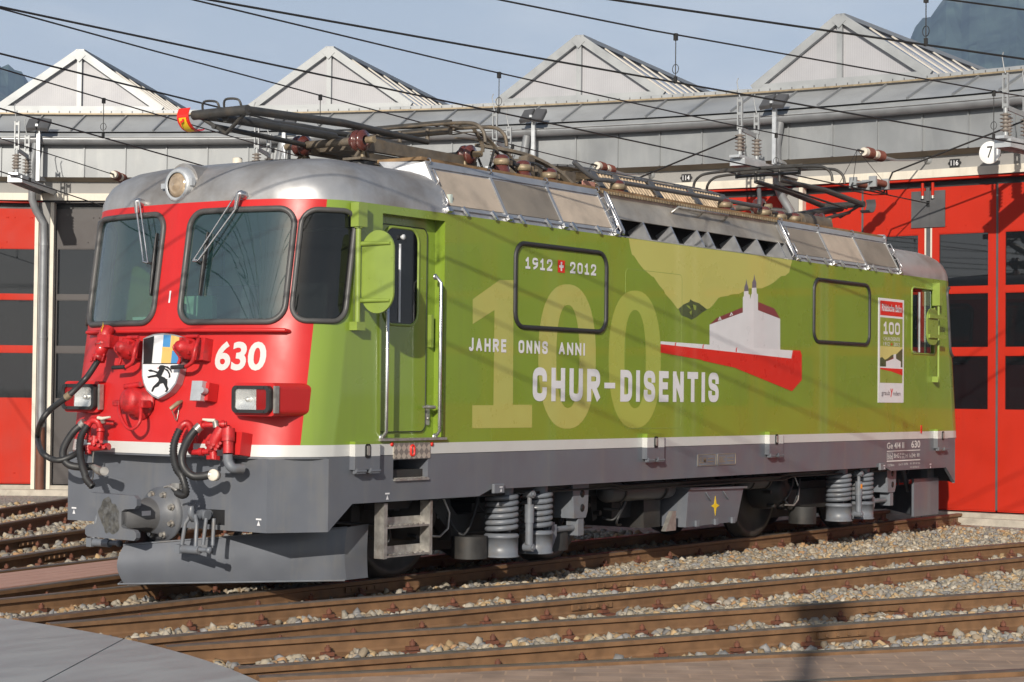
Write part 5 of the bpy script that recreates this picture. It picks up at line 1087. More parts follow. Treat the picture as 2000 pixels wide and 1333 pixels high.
def side_text(items, name, mt, t, gap, layer=6):
    m = MB()
    for body, bx_ in items: m.piece(); strokes(m, body, sidefn, bx_, t, gap, 0, lay(layer))
    return m.build(name, mt, loco)
zj0 = S(915, 686)[1]; zj1 = S(920, 660)[1]
W3 = lambda x: S(880+x*.3, 680)[0]
side_text([("JAHRE", (W3(118), zj0, W3(362), zj1)), ("ONNS", (W3(440), zj0, W3(630), zj1)), ("ANNI", (W3(702), zj0, W3(872), zj1))], "lettering", WHITE, 0.025, 0.30)
c0 = S(1041, 784)[1]; c1 = S(1041, 717.5)[1]
side_text([("CHUR", (W3(535), c0, W3(973), c1)), ("DISENTIS", (W3(1105), c0, W3(1745), c1))], "lettering", WHITE, 0.068, 0.235)
m = MB(); hy0 = S(1190, 759)[1]; hy1 = S(1190, 748)[1]; m.add([sidefn(*p, lay(6)) for p in ((W3(1001), hy0), (W3(1071), hy0), (W3(1071), hy1), (W3(1001), hy1))], [(0, 1, 2, 3)]); m.build("hyphen", WHITE, loco)
Wb = lambda x: S(880+x*.3, 525)[0]
a0 = S(1026, 525)[1]; a1 = S(1026, 502)[1]
side_text([("1912", (Wb(485), a0, Wb(660), a1)), ("2012", (Wb(776), a0, Wb(945), a1))], "lettering", WHITE, 0.021, 0.33)
cx0, cx1 = Wb(696), Wb(742); cz0, cz1 = a0-0.004, a1+0.004; cxm, czm = (cx0+cx1)/2, (cz0+cz1)/2; w, h = (cx1-cx0)*0.30, (cx1-cx0)*0.10
m = MB(); m.add([sidefn(u, v, lay(5)) for u, v in ((cx0, cz0), (cx1, cz0), (cx1, cz1), (cx0, cz1))], [(0, 1, 2, 3)], 0)
m.add([sidefn(cxm+u, czm+v, lay(6)) for u, v in ((-w, -h), (w, -h), (w, h), (-w, h))], [(0, 1, 2, 3)], 1); m.add([sidefn(cxm+u, czm+v, lay(6)) for u, v in ((-h, h), (h, h), (h, w*1.2), (-h, w*1.2))], [(0, 1, 2, 3)], 1); m.add([sidefn(cxm+u, czm+v, lay(6)) for u, v in ((-h, -w*1.2), (h, -w*1.2), (h, -h), (-h, -h))], [(0, 1, 2, 3)], 1)
m.build("cross_emblem", [VRED, WHITE], loco)
# ---- narrow advertising panel
pa = S(1715.4, 581.5); pb = S(1764.2, 787); 
def PP(x, y): # normalised position inside the panel (x right, y down)
    return (pa[0]+(pb[0]-pa[0])*x, pa[1]+(pb[1]-pa[1])*y)
def prect(x0, y0, x1, y1): return [PP(x0, y1), PP(x1, y1), PP(x1, y0), PP(x0, y0)]
m = MB(); m.prism(prect(0, 0, 1, 1), sidefn, 0.0, 0.004); panel = m.build("poster_panel", WHITE, loco)
PSKY = mat("poster_yellow", (0.52, 0.46, 0.16), 0.35, var=0.1, vscale=1.5)
PG = mat("poster_green", (0.24, 0.29, 0.05), 0.35, var=0.1)
pl = [(prect(.06, .025, .94, .165), 0), (prect(.06, .185, .94, .81), 1), ([PP(.06, .60), PP(.06, .46), PP(.94, .46), PP(.94, .60)], 2), ([PP(.06, .66), PP(.06, .575), PP(.14, .565), PP(.25, .59), PP(.36, .575), PP(.52, .54), PP(.70, .53), PP(.94, .47), PP(.94, .66)], 3), ([PP(.29, .66), PP(.29, .605), PP(.58, .57), PP(.58, .535), PP(.68, .53), PP(.68, .575), PP(.87, .60), PP(.87, .66)], 4), ([PP(.06, .67), PP(.06, .656), PP(.94, .656), PP(.94, .675)], 4), ([PP(.06, .68), PP(.06, .668), PP(.94, .672), PP(.94, .735), PP(.5, .70)], 0), ([PP(.58, .575), PP(.30, .606), PP(.36, .595), PP(.58, .56)], 5)]
m = MB()
for i, (p, mi) in enumerate(pl): m.add([sidefn(u, v, 0.0055+0.0004*i) for u, v in p], tessellate_polygon([[Vector((u, v, 0)) for u, v in p]]), mi)
m.build("poster_picture", [VRED, PG, PSKY, DGREEN, WHITE, MAROON], panel)
m = MB()
def ptext(body, x0, y0, x1, y1, bold, mi): a = PP(x0, y1); b = PP(x1, y0); put_text(m, body, sidefn, (a[0], a[1], b[0], b[1]), bold, mi, d=0.0095)
ptext("Rhätische Bahn", .11, .055, .89, .125, 0.025, 0); qa, qb = PP(.18, .345), PP(.82, .225); strokes(m, "100", sidefn, (qa[0], qa[1], qb[0], qb[1]), 0.032, 0.22, 0, 0.0095); ptext("CHUR-DISENTIS", .18, .37, .82, .405, 0.0, 0); ptext("1912", .18, .42, .42, .455, 0.0, 0); ptext("2012", .58, .42, .82, .455, 0.0, 0)
ptext("graub", .12, .885, .44, .94, 0.0, 1); ptext("nden", .57, .89, .86, .93, 0.0, 1); ptext("y", .46, .865, .56, .945, 0.01, 2); ptext("+", .46, .425, .54, .45, 0.03, 2)
m.build("poster_lettering", [WHITE, SLATE, VRED], panel)
# ---- small inscriptions on the skirt
T7 = lambda x0, y0, x1, y1: tbox(x0, y0, x1, y1, 1600, 800, .2)
m = MB(); d_ = 0.002
ins = mat("inscription_white", (0.62, 0.60, 0.58), 0.5, var=0.05)
for body, bx_, bold in (("Ge 4/4 II", (660, 320, 828, 386), 0.015), ("630", (898, 303, 985, 376), 0.015), ("50t", (668, 440, 712, 486), 0.005), ("BrG", (730, 430, 780, 474), 0.005), ("R 50t", (790, 424, 832, 447), 0.0), ("P 37t", (790, 456, 832, 480), 0.0), ("H 1x24t", (843, 428, 940, 472), 0.005), ("80", (954, 428, 978, 462), 0.0), ("12.96m", (668, 530, 730, 558), 0.0), ("Ue 31 10 94", (775, 522, 865, 548), 0.0), ("R1 07 07 06", (888, 515, 982, 538), 0.0), ("01 02 02 02", (888, 552, 976, 574), 0.0)):
    put_text(m, body, sidefn, T7(*bx_), bold, 0, d=d_)
for (x0, y0, x1, y1) in ((660, 400, 985, 406), (658, 496, 985, 502), (660, 572, 740, 577), (660, 426, 664, 494), (714, 424, 718, 492), (664, 424, 714, 429), (664, 490, 714, 495)):
    b_ = T7(x0, y0, x1, y1); m.add([sidefn(u, v, d_) for u, v in ((b_[0], b_[1]), (b_[2], b_[1]), (b_[2], b_[3]), (b_[0], b_[3]))], [(0, 1, 2, 3)])
m.build("inscription", ins, loco)
def Z6(x, y): return S(1200+x*.35, 820+y*.35)
a = Z6(460, 263); b = Z6(568, 189); c = Z6(675, 186)
for x0, x1, body in ((a[0], b[0]-0.01, "SLM"), (b[0]+0.01, c[0], "BBC")):
    m = MB(); m.prism(rrect(x0, a[1], x1, b[1], 0.012, 3), sidefn, 0.0, 0.006, 0); m.tube([Vector(sidefn(u, v, 0.007)) for u, v in rrect(x0+.008, a[1]+.008, x1-.008, b[1]-.008, 0.01, 3)], 0.003, 4, 1, closed=True)
    zc = (a[1]+b[1])/2; put_text(m, body, sidefn, (x0+0.04, zc-0.03, x0+(0.17 if body == "SLM" else 0.16), zc+0.03), 0.01, 1, d=0.0075)
    for q in range(2): m.add([sidefn(u, v, 0.0075) for u, v in ((x0+0.2, zc-0.02+0.03*q), (x1-0.05, zc-0.02+0.03*q), (x1-0.05, zc-0.012+0.03*q), (x0+0.2, zc-0.012+0.03*q))], [(0, 1, 2, 3)], 1)
    m.build("maker_plate", [GREYL, BRASS], loco)
def jack_mark(fn, u, v, s=0.055, name="jacking_mark"):
    m = MB(); m.add([fn(u-s/2, v, 0.003), fn(u+s/2, v, 0.003), fn(u+s/2, v+s*.22, 0.003), fn(u-s/2, v+s*.22, 0.003)], [(0, 1, 2, 3)]); m.add([fn(u-s*.3, v-s*.75, 0.003), fn(u+s*.3, v-s*.75, 0.003), fn(u, v-s*.08, 0.003)], [(0, 1, 2)]); m.build(name, WHITE, loco)
beamfn = lambda u, v, d: (-d, -u, v)
jack_mark(beamfn, -1.01, 0.60); jack_mark(beamfn, 1.01, 0.60)
for px, py in ((756, 966), (1817, 908)): u, v = S(px, py); jack_mark(sidefn, u, v)
for x0, v0 in ((S(970, 948)[0], 0.757), (LEN-S(970, 948)[0]-0.02, 0.757)):
    m = MB(); m.box((x0-0.075, SIDE-0.03, v0-0.035), (x0+0.075, SIDE-0.001, v0+0.045), 0, 0.006); m.build("bracket_block", GREYL, loco); jack_mark(lambda u, v, d: (u, SIDE-0.03-d, v), x0+0.02, v0+0.012, 0.045)
# ---- hatches, step plate, steps
for (px0, py0, px1, py1) in ((689, 866, 737, 924), (1260, 850, 1293, 902), (1499, 846, 1524, 893), (1828, 841, 1848, 880)):
    a = S(px0, py0, SIDE-0.03); b = S(px1, py1, SIDE-0.03); x0, x1, z0, z1 = a[0], b[0], b[1]+0.03, a[1]+0.012
    if px0 > 1000: x1 = x0+0.31
    m = MB(); zsp = (ZB-0.002, ZS+0.002)
    for (q0, q1, mi) in ((z0, zsp[0], 0), (zsp[0], zsp[1], 1), (zsp[1], z1, 2)): m.box((x0, SIDE-0.055, q0), (x1, SIDE+0.0, q1), mi)
    hb = m.build("hatch", [GREY, WSTRIPE, GREEN], loco)
    m = MB(); xm = (x0+x1)/2; zc = z0+(z1-z0)*0.66; fn_ = lambda u, v, d: (u, SIDE-0.055-d, v)
    m.prism(rrect(xm-0.032, zc-0.055, xm+0.032, zc+0.055, 0.022, 4), fn_, 0.0, 0.006); m.prism(rrect(xm-0.015, zc-0.035, xm+0.015, zc+0.04, 0.01, 3), fn_, 0.006, 0.014, 1); m.build("hatch_catch", [BLACK, STEEL], hb)
    m = MB()
    for q in (0.22, 0.78): m.piece(); xq = x0+(x1-x0)*q; m.box((xq-0.05, SIDE-0.066, z0-0.03), (xq+0.05, SIDE-0.02, z0+0.012)); m.cyl((xq-0.06, SIDE-0.058, z0-0.012), (xq+0.06, SIDE-0.058, z0-0.012), 0.013, 8)
    m.build("hatch_hinge", GREY, hb)
def chequer():
    m = mat("chequer_plate", (0.50, 0.47, 0.42), 0.38, metal=0.65, var=0.1, dirt=(0.25, 0.20, 0.15), dscale=6, damt=0.5); n = m.node_tree.nodes; l = m.node_tree.links; b = n["Principled BSDF"]
    t = n.new("ShaderNodeTexCoord"); mpp = n.new("ShaderNodeMapping"); mpp.inputs["Rotation"].default_value = (0, R(45), 0); l.new(t.outputs["Object"], mpp.inputs[0]); ck = n.new("ShaderNodeTexChecker"); ck.inputs["Scale"].default_value = 22; l.new(mpp.outputs[0], ck.inputs[0])
    ck.inputs['Color1'].default_value = (0.62, 0.62, 0.62, 1); ck.inputs['Color2'].default_value = (1.25, 1.22, 1.15, 1); mm = n.new('ShaderNodeMix'); mm.data_type = 'RGBA'; mm.blend_type = 'MULTIPLY'; mm.inputs['Factor'].default_value = 1; l.new(b.inputs['Base Color'].links[0].from_socket, mm.inputs['A']); l.new(ck.outputs['Color'], mm.inputs['B']); l.new(mm.outputs['Result'], b.inputs['Base Color']); bp = n.new("ShaderNodeBump"); bp.inputs["Strength"].default_value = 0.8; bp.inputs["Distance"].default_value = 0.012; l.new(ck.outputs["Fac"], bp.inputs["Height"]); l.new(bp.outputs[0], b.inputs["Normal"]); return m
CHEQ = chequer()
a = S(768, 866); b = S(839, 895); m = MB(); m.prism(rrect(a[0], b[1], b[0], a[1], 0.012, 3), sidefn, 0.0, 0.008); kp = m.build("kick_plate", CHEQ, loco)
m = MB(); xm = S(804, 880)[0]; zc = (a[1]+b[1])/2; m.tube([Vector(sidefn(u, v, 0.012)) for u, v in rrect(xm-0.022, zc-0.04, xm+0.022, zc+0.045, 0.02, 3)], 0.008, 6, closed=True); m.build("red_marker", VRED, kp)
for px in (765, 843): u, v = S(px, 868); m = MB(); m.lathe(sidefn(u, v, 0), (0, -1, 0), [(0, 0.018), (0.01, 0.016), (0.012, 0)], 10); m.build("reflector", VRED, loco)
u, v = S(1799, 839); m = MB(); m.prism(rrect(u-0.018, v-0.05, u+0.018, v+0.05, 0.015, 3), sidefn, 0.0, 0.006); m.build("red_marker", VRED, loco)
m = MB(); m.box((sx0-0.01, SIDE+0.001, sz0-0.02), (sx1+0.01, SIDE+0.30, sz0-0.008), 0); m.box((sx0-0.012, SIDE+0.001, sz0-0.008), (sx0-0.001, SIDE+0.30, sz1), 1); m.box((sx1+0.001, SIDE+0.001, sz0-0.008), (sx1+0.012, SIDE+0.30, sz1), 1); m.box((sx0-0.01, SIDE+0.30, sz0-0.02), (sx1+0.01, SIDE+0.31, sz1), 2); m.box((sx0-0.01, SIDE+0.02, sz1+0.001), (sx1+0.01, SIDE+0.30, sz1+0.012), 1); m.box((sx0+0.005, SIDE-0.02, sz0-0.012), (sx1-0.005, SIDE+0.04, sz0+0.004), 0)
for k in range(7): q = sx0+0.03+(sx1-sx0-0.08)*k/6; m.box((q, SIDE-0.018, sz0+0.0045), (q+0.03, SIDE+0.035, sz0+0.012), 0)
m.build("step_recess", [STEEL, GREY, BLACK], loco)
# hanging ladder
lx0, lx1 = 1.125, 1.705; m = MB(); yy = SIDE+0.06
for x in (lx0, lx1): m.piece().box((x, yy-0.03, 0.255), (x+0.04 if x == lx0 else x+0.035, yy+0.07, 0.69), 0)
lad = m.build("ladder", STEEL, loco)
for z in (0.49, 0.262):
    m = MB(); m.box((lx0+0.041, yy-0.028, z), (lx1-0.001, yy+0.068, z+0.014)); m.box((lx0+0.041, yy+0.0685, z), (lx1-0.001, yy+0.075, z+0.08))
    for k in range(7): q = lx0+0.08+0.068*k; m.box((q, yy-0.027, z+0.0165), (q+0.03, yy+0.0, z+0.028))
    m.build("ladder_step", STEEL, lad)
# ---- snow ploughs
for tr in (ident, rear):
    m = MB(); K = 14; apex = -0.45; wing = (0.90, 1.09); side = 1.17
    def prow(f): # f 0 top..1 bottom ; returns forward offset and height
        return (0.14*(1-f)**1.3 if True else 0)
    for s in (-1, 1):
        rows = []
        for j in range(K+1):
            f = j/K; off = 0.05-0.07*math.sin(f*math.pi); row = []
            for i in range(13):
                t = i/12; zt = 0.385+0.12*t; z = zt+(0.095-zt)*f; x = apex+(wing[0]-apex)*t+off*(1-0.6*t); row.append(tr((x, s*wing[1]*t, z)))
            z = 0.52+(0.095-0.52)*f; row.append(tr((side+off*0.2, s*wing[1], z))); rows.append(row)
        W = len(rows[0]); m.add([p for r_ in rows for p in r_], [(j*W+i, j*W+i+1, (j+1)*W+i+1, (j+1)*W+i) for j in range(K) for i in range(W-1)], 0, False)
        for j in range(K):
            for i in range(12): m.sm[-(K*(W-1))+j*(W-1)+i] = True
        # thickness strip along the bottom edge
        a0 = tr((apex, 0, 0.093)); a1 = tr((wing[0], s*wing[1], 0.093)); m.tube([a0, a1], 0.008, 6, 1)
        m.tube([tr((apex+0.05, 0, 0.385)), tr((wing[0]+0.02, s*wing[1], 0.505))], 0.008, 6, 1)
    pl_ = m.build("snow_plough", [GREY, GREYL], loco)
    m = MB()
    for s in (-1, 1):
        for y in (0.3, 0.85): m.piece(); a = tr((0.35+0.5*y, s*y, 0.40)); b = tr((0.55+0.5*y, s*y, 0.75)); m.tube([a, b], 0.03, 8)
    m.build("plough_stay", GREY, pl_)
# ---- centre buffers and screw couplings
bo = [(0.265, 0.775), (-0.215, 0.77), (-0.247, 0.745), (-0.247, 0.695), (-0.225, 0.672), (-0.12, 0.664), (-0.085, 0.645), (-0.085, 0.535), (-0.105, 0.522), (-0.22, 0.512), (-0.247, 0.49), (-0.247, 0.455), (-0.225, 0.434), (0.285, 0.440), (0.31, 0.46), (0.31, 0.51), (0.285, 0.53), (0.20, 0.54), (0.18, 0.56), (0.18, 0.64), (0.20, 0.665), (0.265, 0.68)]
for tr in (ident, rear):
    m = MB(); pf = lambda u, v, d: tr((-0.5-d, u, v)); m.prism(bo, pf, -0.03, 0.012); pfm = bmesh.new(); pfm.free()
    bh = m.build("buffer_plate", GREY, loco)
    m = MB(); rg = random.Random(4); pts_ = []
    for k in range(40): a_ = 2*math.pi*k/40; r_ = 0.122*(1+0.14*math.sin(2*a_+.4)+0.08*math.sin(5*a_+1)+0.05*math.sin(9*a_)); pts_.append(tr((-0.5128, 0.045+r_*0.85*math.cos(a_), 0.605+r_*1.15*math.sin(a_))))
    m.add([tr((-0.5128, 0.045, 0.605))]+pts_, [(0, 1+i, 1+(i+1) % 40) for i in range(40)]); m.build("grease_patch", mat("grease", (0.062, 0.06, 0.055), 0.5, var=0.5, vscale=30, dirt=(0.135, 0.14, 0.15), dscale=22, damt=0.9) if "grease" not in MATS else MATS["grease"], bh)
    m = MB(); c0 = tr((0.0, 0, 0.60)); ax = tr((-1, 0, 0))-tr((0, 0, 0)); m.lathe(c0, ax, [(0.0, 0.215), (0.03, 0.215), (0.032, 0.19), (0.05, 0.19), (0.055, 0.15), (0.16, 0.135), (0.165, 0.122), (0.46, 0.118), (0.465, 0.10), (0.50, 0.10)], 32, mis=[0]*5+[1]*5)
    sh_ = m.build("buffer_shank", [GREY, DGREY], loco)
    m = MB()
    for k in range(8):
        m.piece(); a = 2*math.pi*(k+0.5)/8; p = tr((-0.05, 0.165*math.cos(a), 0.60+0.165*math.sin(a))); m.cyl(p, p+ax*0.012, 0.028, 10); m.cyl(p+ax*0.012, p+ax*0.036, 0.019, 6)
    m.build("bolt", STEEL, sh_)
    m = MB(); m.obox(tr((-0.29, -0.119, 0.625)), ((1, 0, 0), (0, 1, 0), (0, 0, 1)), (0.045, 0.002, 0.018)); m.build("data_plate", WHITE, sh_)
    for s in (-1, 1):
        y = s*0.485
        m = MB(); m.tube([tr((0.05, y, 0.62)), tr((-0.10, y, 0.62)), tr((-0.16, y, 0.60)), tr((-0.185, y, 0.64)), tr((-0.175, y, 0.70)), tr((-0.145, y, 0.72))], [0.04, 0.038, 0.034, 0.028, 0.02, 0.012], 10); m.cyl(tr((-0.06, y-0.055, 0.62)), tr((-0.06, y+0.055, 0.62)), 0.04, 12); cp = m.build("coupling_hook", GREYL, loco)
        m = MB()
        for q in (-0.06, 0.06): m.piece().tube([tr((-0.16, y+q*0.4, 0.62)), tr((-0.18, y+q, 0.56)), tr((-0.20, y+q*1.2, 0.40)), tr((-0.20, y+q*1.2, 0.365))], 0.016, 8)
        for q in (-0.05, 0.05): m.piece().tube([tr((-0.10, y+q*0.8-0.12, 0.60)), tr((-0.12, y+q-0.12, 0.40))], 0.015, 8)
        m.piece().cyl(tr((-0.20, y-0.115, 0.365)), tr((-0.20, y+0.115, 0.365)), 0.032, 12); m.cyl(tr((-0.20, y-0.21, 0.37)), tr((-0.20, y-0.1, 0.37)), 0.018, 10); m.lathe(tr((-0.20, y-0.23, 0.37)), (0, 1, 0), [(0, 0.0), (0, 0.026), (0.03, 0.026), (0.03, 0)], 12); m.obox(tr((-0.20, y+0.09, 0.365)), ((1, 0, 0), (0, 1, 0), (0, 0, 1)), (0.036, 0.028, 0.034))
        m.build("screw_link", GREYL, cp)
# ================================================================== bogies, wheels, springs
AX = [2.12, 4.45, 8.44, 10.75]
for x in AX:
    for s in (-1, 1):
        m = MB(); c = Vector((x, s*0.46, 0.52)); m.lathe(c, (0, s, 0), [(-0.01, 0.10), (-0.01, 0.545), (0.03, 0.55), (0.035, 0.522), (0.135, 0.515), (0.137, 0.46), (0.115, 0.44), (0.10, 0.20), (0.14, 0.17), (0.16, 0.10), (0.16, 0)], 48); m.build("wheel", WHEEL, loco)
        m = MB(); m.lathe(Vector((x, s*0.62, 0.52)), (0, s, 0), [(0, 0.20), (0.18, 0.20), (0.20, 0.17), (0.27, 0.165), (0.28, 0.12), (0.33, 0.11), (0.335, 0)], 24)
        for k in range(6): a = 2*math.pi*k/6; p = Vector((x+0.185*math.cos(a), s*0.90, 0.52+0.185*math.sin(a))); m.cyl(p-Vector((0, s*0.08, 0)), p+Vector((0, s*0.015, 0)), 0.022, 6)
        m.build("axle_box", BOGIE, loco)
    m = MB(); m.cyl((x, -0.46, 0.52), (x, 0.46, 0.52), 0.085, 14); m.cyl((x, -0.30, 0.52), (x, 0.25, 0.52), 0.30, 18); m.build("axle", BOGIE, loco)
for bx0 in (3.285, LEN-3.285):
    m = MB()
    for s in (-1, 1):
        yo = s*0.80; m.box((bx0-1.75, yo-0.06, 0.60), (bx0-0.75, yo+0.06, 0.74)); m.box((bx0+0.75, yo-0.06, 0.60), (bx0+1.75, yo+0.06, 0.74)); m.box((bx0-0.75, yo-0.07, 0.30), (bx0+0.75, yo+0.07, 0.52))
        for e in (-1, 1): m.obox((bx0+e*0.78, yo, 0.52), ((1, 0, 0.9*e), (0, 1, 0), (-0.9*e, 0, 1)), (0.19, 0.062, 0.09))
        for e in (-1, 1): m.box((bx0+e*1.165-0.26, yo-s*0.05-0.05, 0.58), (bx0+e*1.165+0.26, yo-s*0.05+0.05, 0.66))
        for e in (-1, 1): m.cyl((bx0+e*0.62, s*0.98, 0.15), (bx0+e*0.62, s*0.98, 0.34), 0.155, 18)
    m.box((bx0-0.35, -0.8, 0.35), (bx0+0.35, 0.8, 0.60)); m.box((bx0-1.7, -0.40, 0.17), (bx0+1.7, 0.42, 0.60)); m.box((bx0-0.7, 0.42, 0.2), (bx0+0.7, 0.9, 0.6)); bg_ = m.build("filled_bogie_frame", BOGIE, loco)  # solid centre boxes added to stop light leaking in from the far side
# body floor so nothing shines through
m = MB(); m.box((0.50, -1.27, 0.80), (LEN-0.50, 1.27, 0.95)); m.box((5.2, -0.8, 0.36), (5.9, 0.9, 0.80)); m.box((6.7, -0.75, 0.28), (7.3, 0.9, 0.80)); m.box((5.55, -0.95, 0.26), (5.86, 0.5, 0.80)); m.build("underframe", BOGIE, loco)
def coil(cx, y, z0, z1, R0, r0, turns):
    m = MB(); P = []; n = int(turns*22)
    for k in range(n+1):
        f = k/n; a = 2*math.pi*turns*f; P.append((cx+R0*math.cos(a), y+R0*math.sin(a), z0+(z1-z0)*f))
    m.tube(P, r0, 9); return m
for base, mir in ((0, 1), (LEN, -1)):
    X_ = lambda x: base+mir*x
    for cx in (2.925, 3.45) if mir == 1 else (3.30, 2.72):
        y = -1.13
        o = coil(X_(cx), y, 0.375, 0.70, 0.124, 0.024, 6.3).build("coil_spring", GREYL, loco)
        m = MB(); m.cyl((X_(cx), y, 0.69), (X_(cx), y, 0.755), 0.10, 20); m.cyl((X_(cx), y, 0.755), (X_(cx), y, 0.80), 0.06, 14); m.cyl((X_(cx), y, 0.42), (X_(cx), y, 0.70), 0.06, 14, 1); m.build("spring_cap", [GREYL, BOGIE], o)
        m = MB(); m.lathe((X_(cx), y, 0.155), (0, 0, 1), [(0, 0.0), (0, 0.155), (0.012, 0.155), (0.014, 0.145), (0.165, 0.145), (0.165, 0.152), (0.19, 0.152), (0.192, 0.142), (0.20, 0.142), (0.205, 0.02)], 28); m.build("spring_seat", GREYL, o)
    dx = 3.185 if mir == 1 else 3.01
    m = MB(); y = -1.24; m.cyl((X_(dx), y, 0.25), (X_(dx), y, 0.44), 0.035, 14); m.cyl((X_(dx), y, 0.44), (X_(dx), y, 0.60), 0.042, 14); m.cyl((X_(dx), y, 0.60), (X_(dx), y, 0.69), 0.02, 10)
    for z in (0.225, 0.69): m.cyl((X_(dx)-0.0, y-0.04, z), (X_(dx), y+0.05, z), 0.035, 12); m.cyl((X_(dx), y-0.055, z), (X_(dx), y-0.04, z), 0.02, 6)
    dmp = m.build("damper", GREYL, loco)
    if mir == -1: m = MB(); m.box((X_(dx)-0.04, y-0.046, 0.52), (X_(dx)+0.0, y-0.043, 0.57)); m.build("orange_sticker", ORANGE, dmp)
    # anchor bracket and longitudinal link towards the loco end/middle
    bxk = 4.08 if mir == 1 else LEN-10.78
    m = MB(); sgn = 1
    q0 = X_(bxk) if mir == 1 else 10.78
    m.prism([(q0-0.16, 0.77), (q0+0.11, 0.77), (q0+0.09, 0.50), (q0+0.06, 0.44), (q0-0.13, 0.44)], lambda u, v, d: (u, -1.20-d, v), -0.02, 0.0)
    m.box((q0-0.13, -1.18, 0.44), (q0-0.12, -0.98, 0.76)); m.box((q0-0.05, -1.19, 0.28), (q0+0.04, -1.06, 0.44))
    ab = m.build("anchor_bracket", GREYL, loco)
    m = MB()
    for z in (0.66, 0.53): m.piece().lathe((q0, -1.2005, z), (0, -1, 0), [(0, 0.036), (0.0015, 0.036), (0.0016, 0)], 18)
    m.build("bracket_hole", BLACK, ab)
    m = MB(); xs_ = 3.62 if mir == 1 else 10.24; m.cyl((xs_, -1.13, 0.345), (q0, -1.13, 0.35), 0.028, 12); m.box((xs_-0.05, -1.18, 0.28), (xs_+0.05, -1.08, 0.42)); m.prism([(xs_-0.09, 0.17), (xs_-0.03, 0.17), (xs_+0.05, 0.30), (xs_+0.05, 0.40), (xs_-0.02, 0.40)], lambda u, v, d: (u, -1.185-d, v), 0.0, 0.015); m.build("traction_link", GREYL, loco)
    # sand pipe and cable loop
    m = MB(); cx = 2.28 if mir == 1 else LEN-4.1; m.tube([(cx+0.02, -0.95, 0.72), (cx+0.07, -1.0, 0.55), (cx+0.05, -1.0, 0.42), (cx-0.06, -1.0, 0.36), (cx-0.2, -0.97, 0.37)], 0.010, 8); m.build("brake_cable", STEEL, loco)
# battery box
bfn = lambda u, v, d: (u, -1.16-d, v)
a = S(1345, 957, -1.16); b = S(1452, 954, -1.16); c = S(1438, 1019, -1.16); d = S(1340, 1026, -1.16)
m = MB(); m.prism([(a[0], a[1]), (b[0], b[1]), (b[0]-0.14, c[1]), (a[0]-0.05, c[1]-0.01)], bfn, -0.55, 0.0); bb = m.build("battery_box", GREY, loco)
m = MB(); m.prism([(a[0]-0.01, a[1]), (b[0]+0.04, b[1]), (b[0]+0.04, b[1]+0.022), (a[0]-0.01, a[1]+0.022)], bfn, -0.55, 0.025); m.build("box_lid", GREYL, bb)
m = MB(); ux, uz = (a[0]+b[0])/2-0.03, (a[1]+c[1])/2; st_ = []
for k in range(8): q = math.pi/2+2*math.pi*k/8; rr = (0.10 if k % 4 == 0 else 0.085) if k % 2 == 0 else 0.030; st_.append((ux+rr*math.cos(q), uz+rr*math.sin(q)))
m.prism(st_, bfn, 0.001, 0.004); m.build("yellow_star", YELLOW, bb)
m = MB()
for q in (0.12, 0.5, 0.85): m.piece(); x = a[0]+(b[0]-a[0]-0.12)*q; m.box((x, -1.185, c[1]-0.01), (x+0.06, -1.162, c[1]+0.05))
for q in (0.3, 0.62): m.piece(); x = a[0]+(b[0]-a[0])*q; m.tube([(x, -1.165, a[1]-0.04), (x+0.05, -1.18, a[1]-0.10), (x+0.09, -1.165, a[1]-0.12)], 0.008, 6)
m.build("box_catch", GREYL, bb)
m = MB(); m.prism([(a[0]-0.44, c[1]-0.03), (a[0]-0.24, c[1]-0.03), (a[0]-0.24, c[1]+0.16), (a[0]-0.30, c[1]+0.16)], bfn, -0.05, 0.0); m.build("rail_guard", STEEL, loco)

# end panel of the rear plough, seen square-on beside the last wheel
xa_, xb_ = S(1785, 970, -1.13)[0], S(1833, 970, -1.13)[0]; m = MB(); m.prism([(xa_, -1.13), (xb_, -1.13), (xb_+0.30, -1.0), (xb_+0.30, -0.97), (xa_, -1.10)], lambda u, v, d: (u, v, 0.11+d), 0.0, 0.46); m.build("plough_end", GREY, loco)
m = MB(); m.box((xb_-0.25, -1.09, 0.56), (xb_-0.05, -1.0, 0.74)); m.build("plough_bracket", GREYL, loco)

# pipes, tanks and brake gear between the bogies
for (x0, x1, y, z, r_, nm) in ((4.75, 6.0, -0.98, 0.64, 0.10, "air_tank"), (7.5, 8.1, -0.95, 0.66, 0.09, "air_tank")):
    m = MB(); m.lathe((x0, y, z), (1, 0, 0), [(0, 0), (0.01, r_*0.6), (0.04, r_*0.93), (0.07, r_), (x1-x0-0.07, r_), (x1-x0-0.04, r_*0.93), (x1-x0-0.01, r_*0.6), (x1-x0, 0)], 20); o = m.build(nm, DGREY, loco)
    m = MB()
    for q in (0.2, 0.8): m.piece().lathe((x0+(x1-x0)*q, y, z), (1, 0, 0), [(0, r_+0.004), (0, r_+0.010), (0.04, r_+0.010), (0.04, r_+0.004)], 20)
    m.build("tank_strap", BOGIE, o)
m = MB()
for y, z, r_ in ((-1.16, 0.735, 0.014), (-1.12, 0.72, 0.018), (-1.20, 0.70, 0.010)): m.piece().tube([(2.0, y, z), (4.6, y, z), (4.8, y, z-0.03), (8.0, y, z-0.03), (8.2, y, z), (10.6, y, z)], r_, 8)
m.build("brake_pipe", BOGIE, loco)
m = MB(); r4 = random.Random(9)
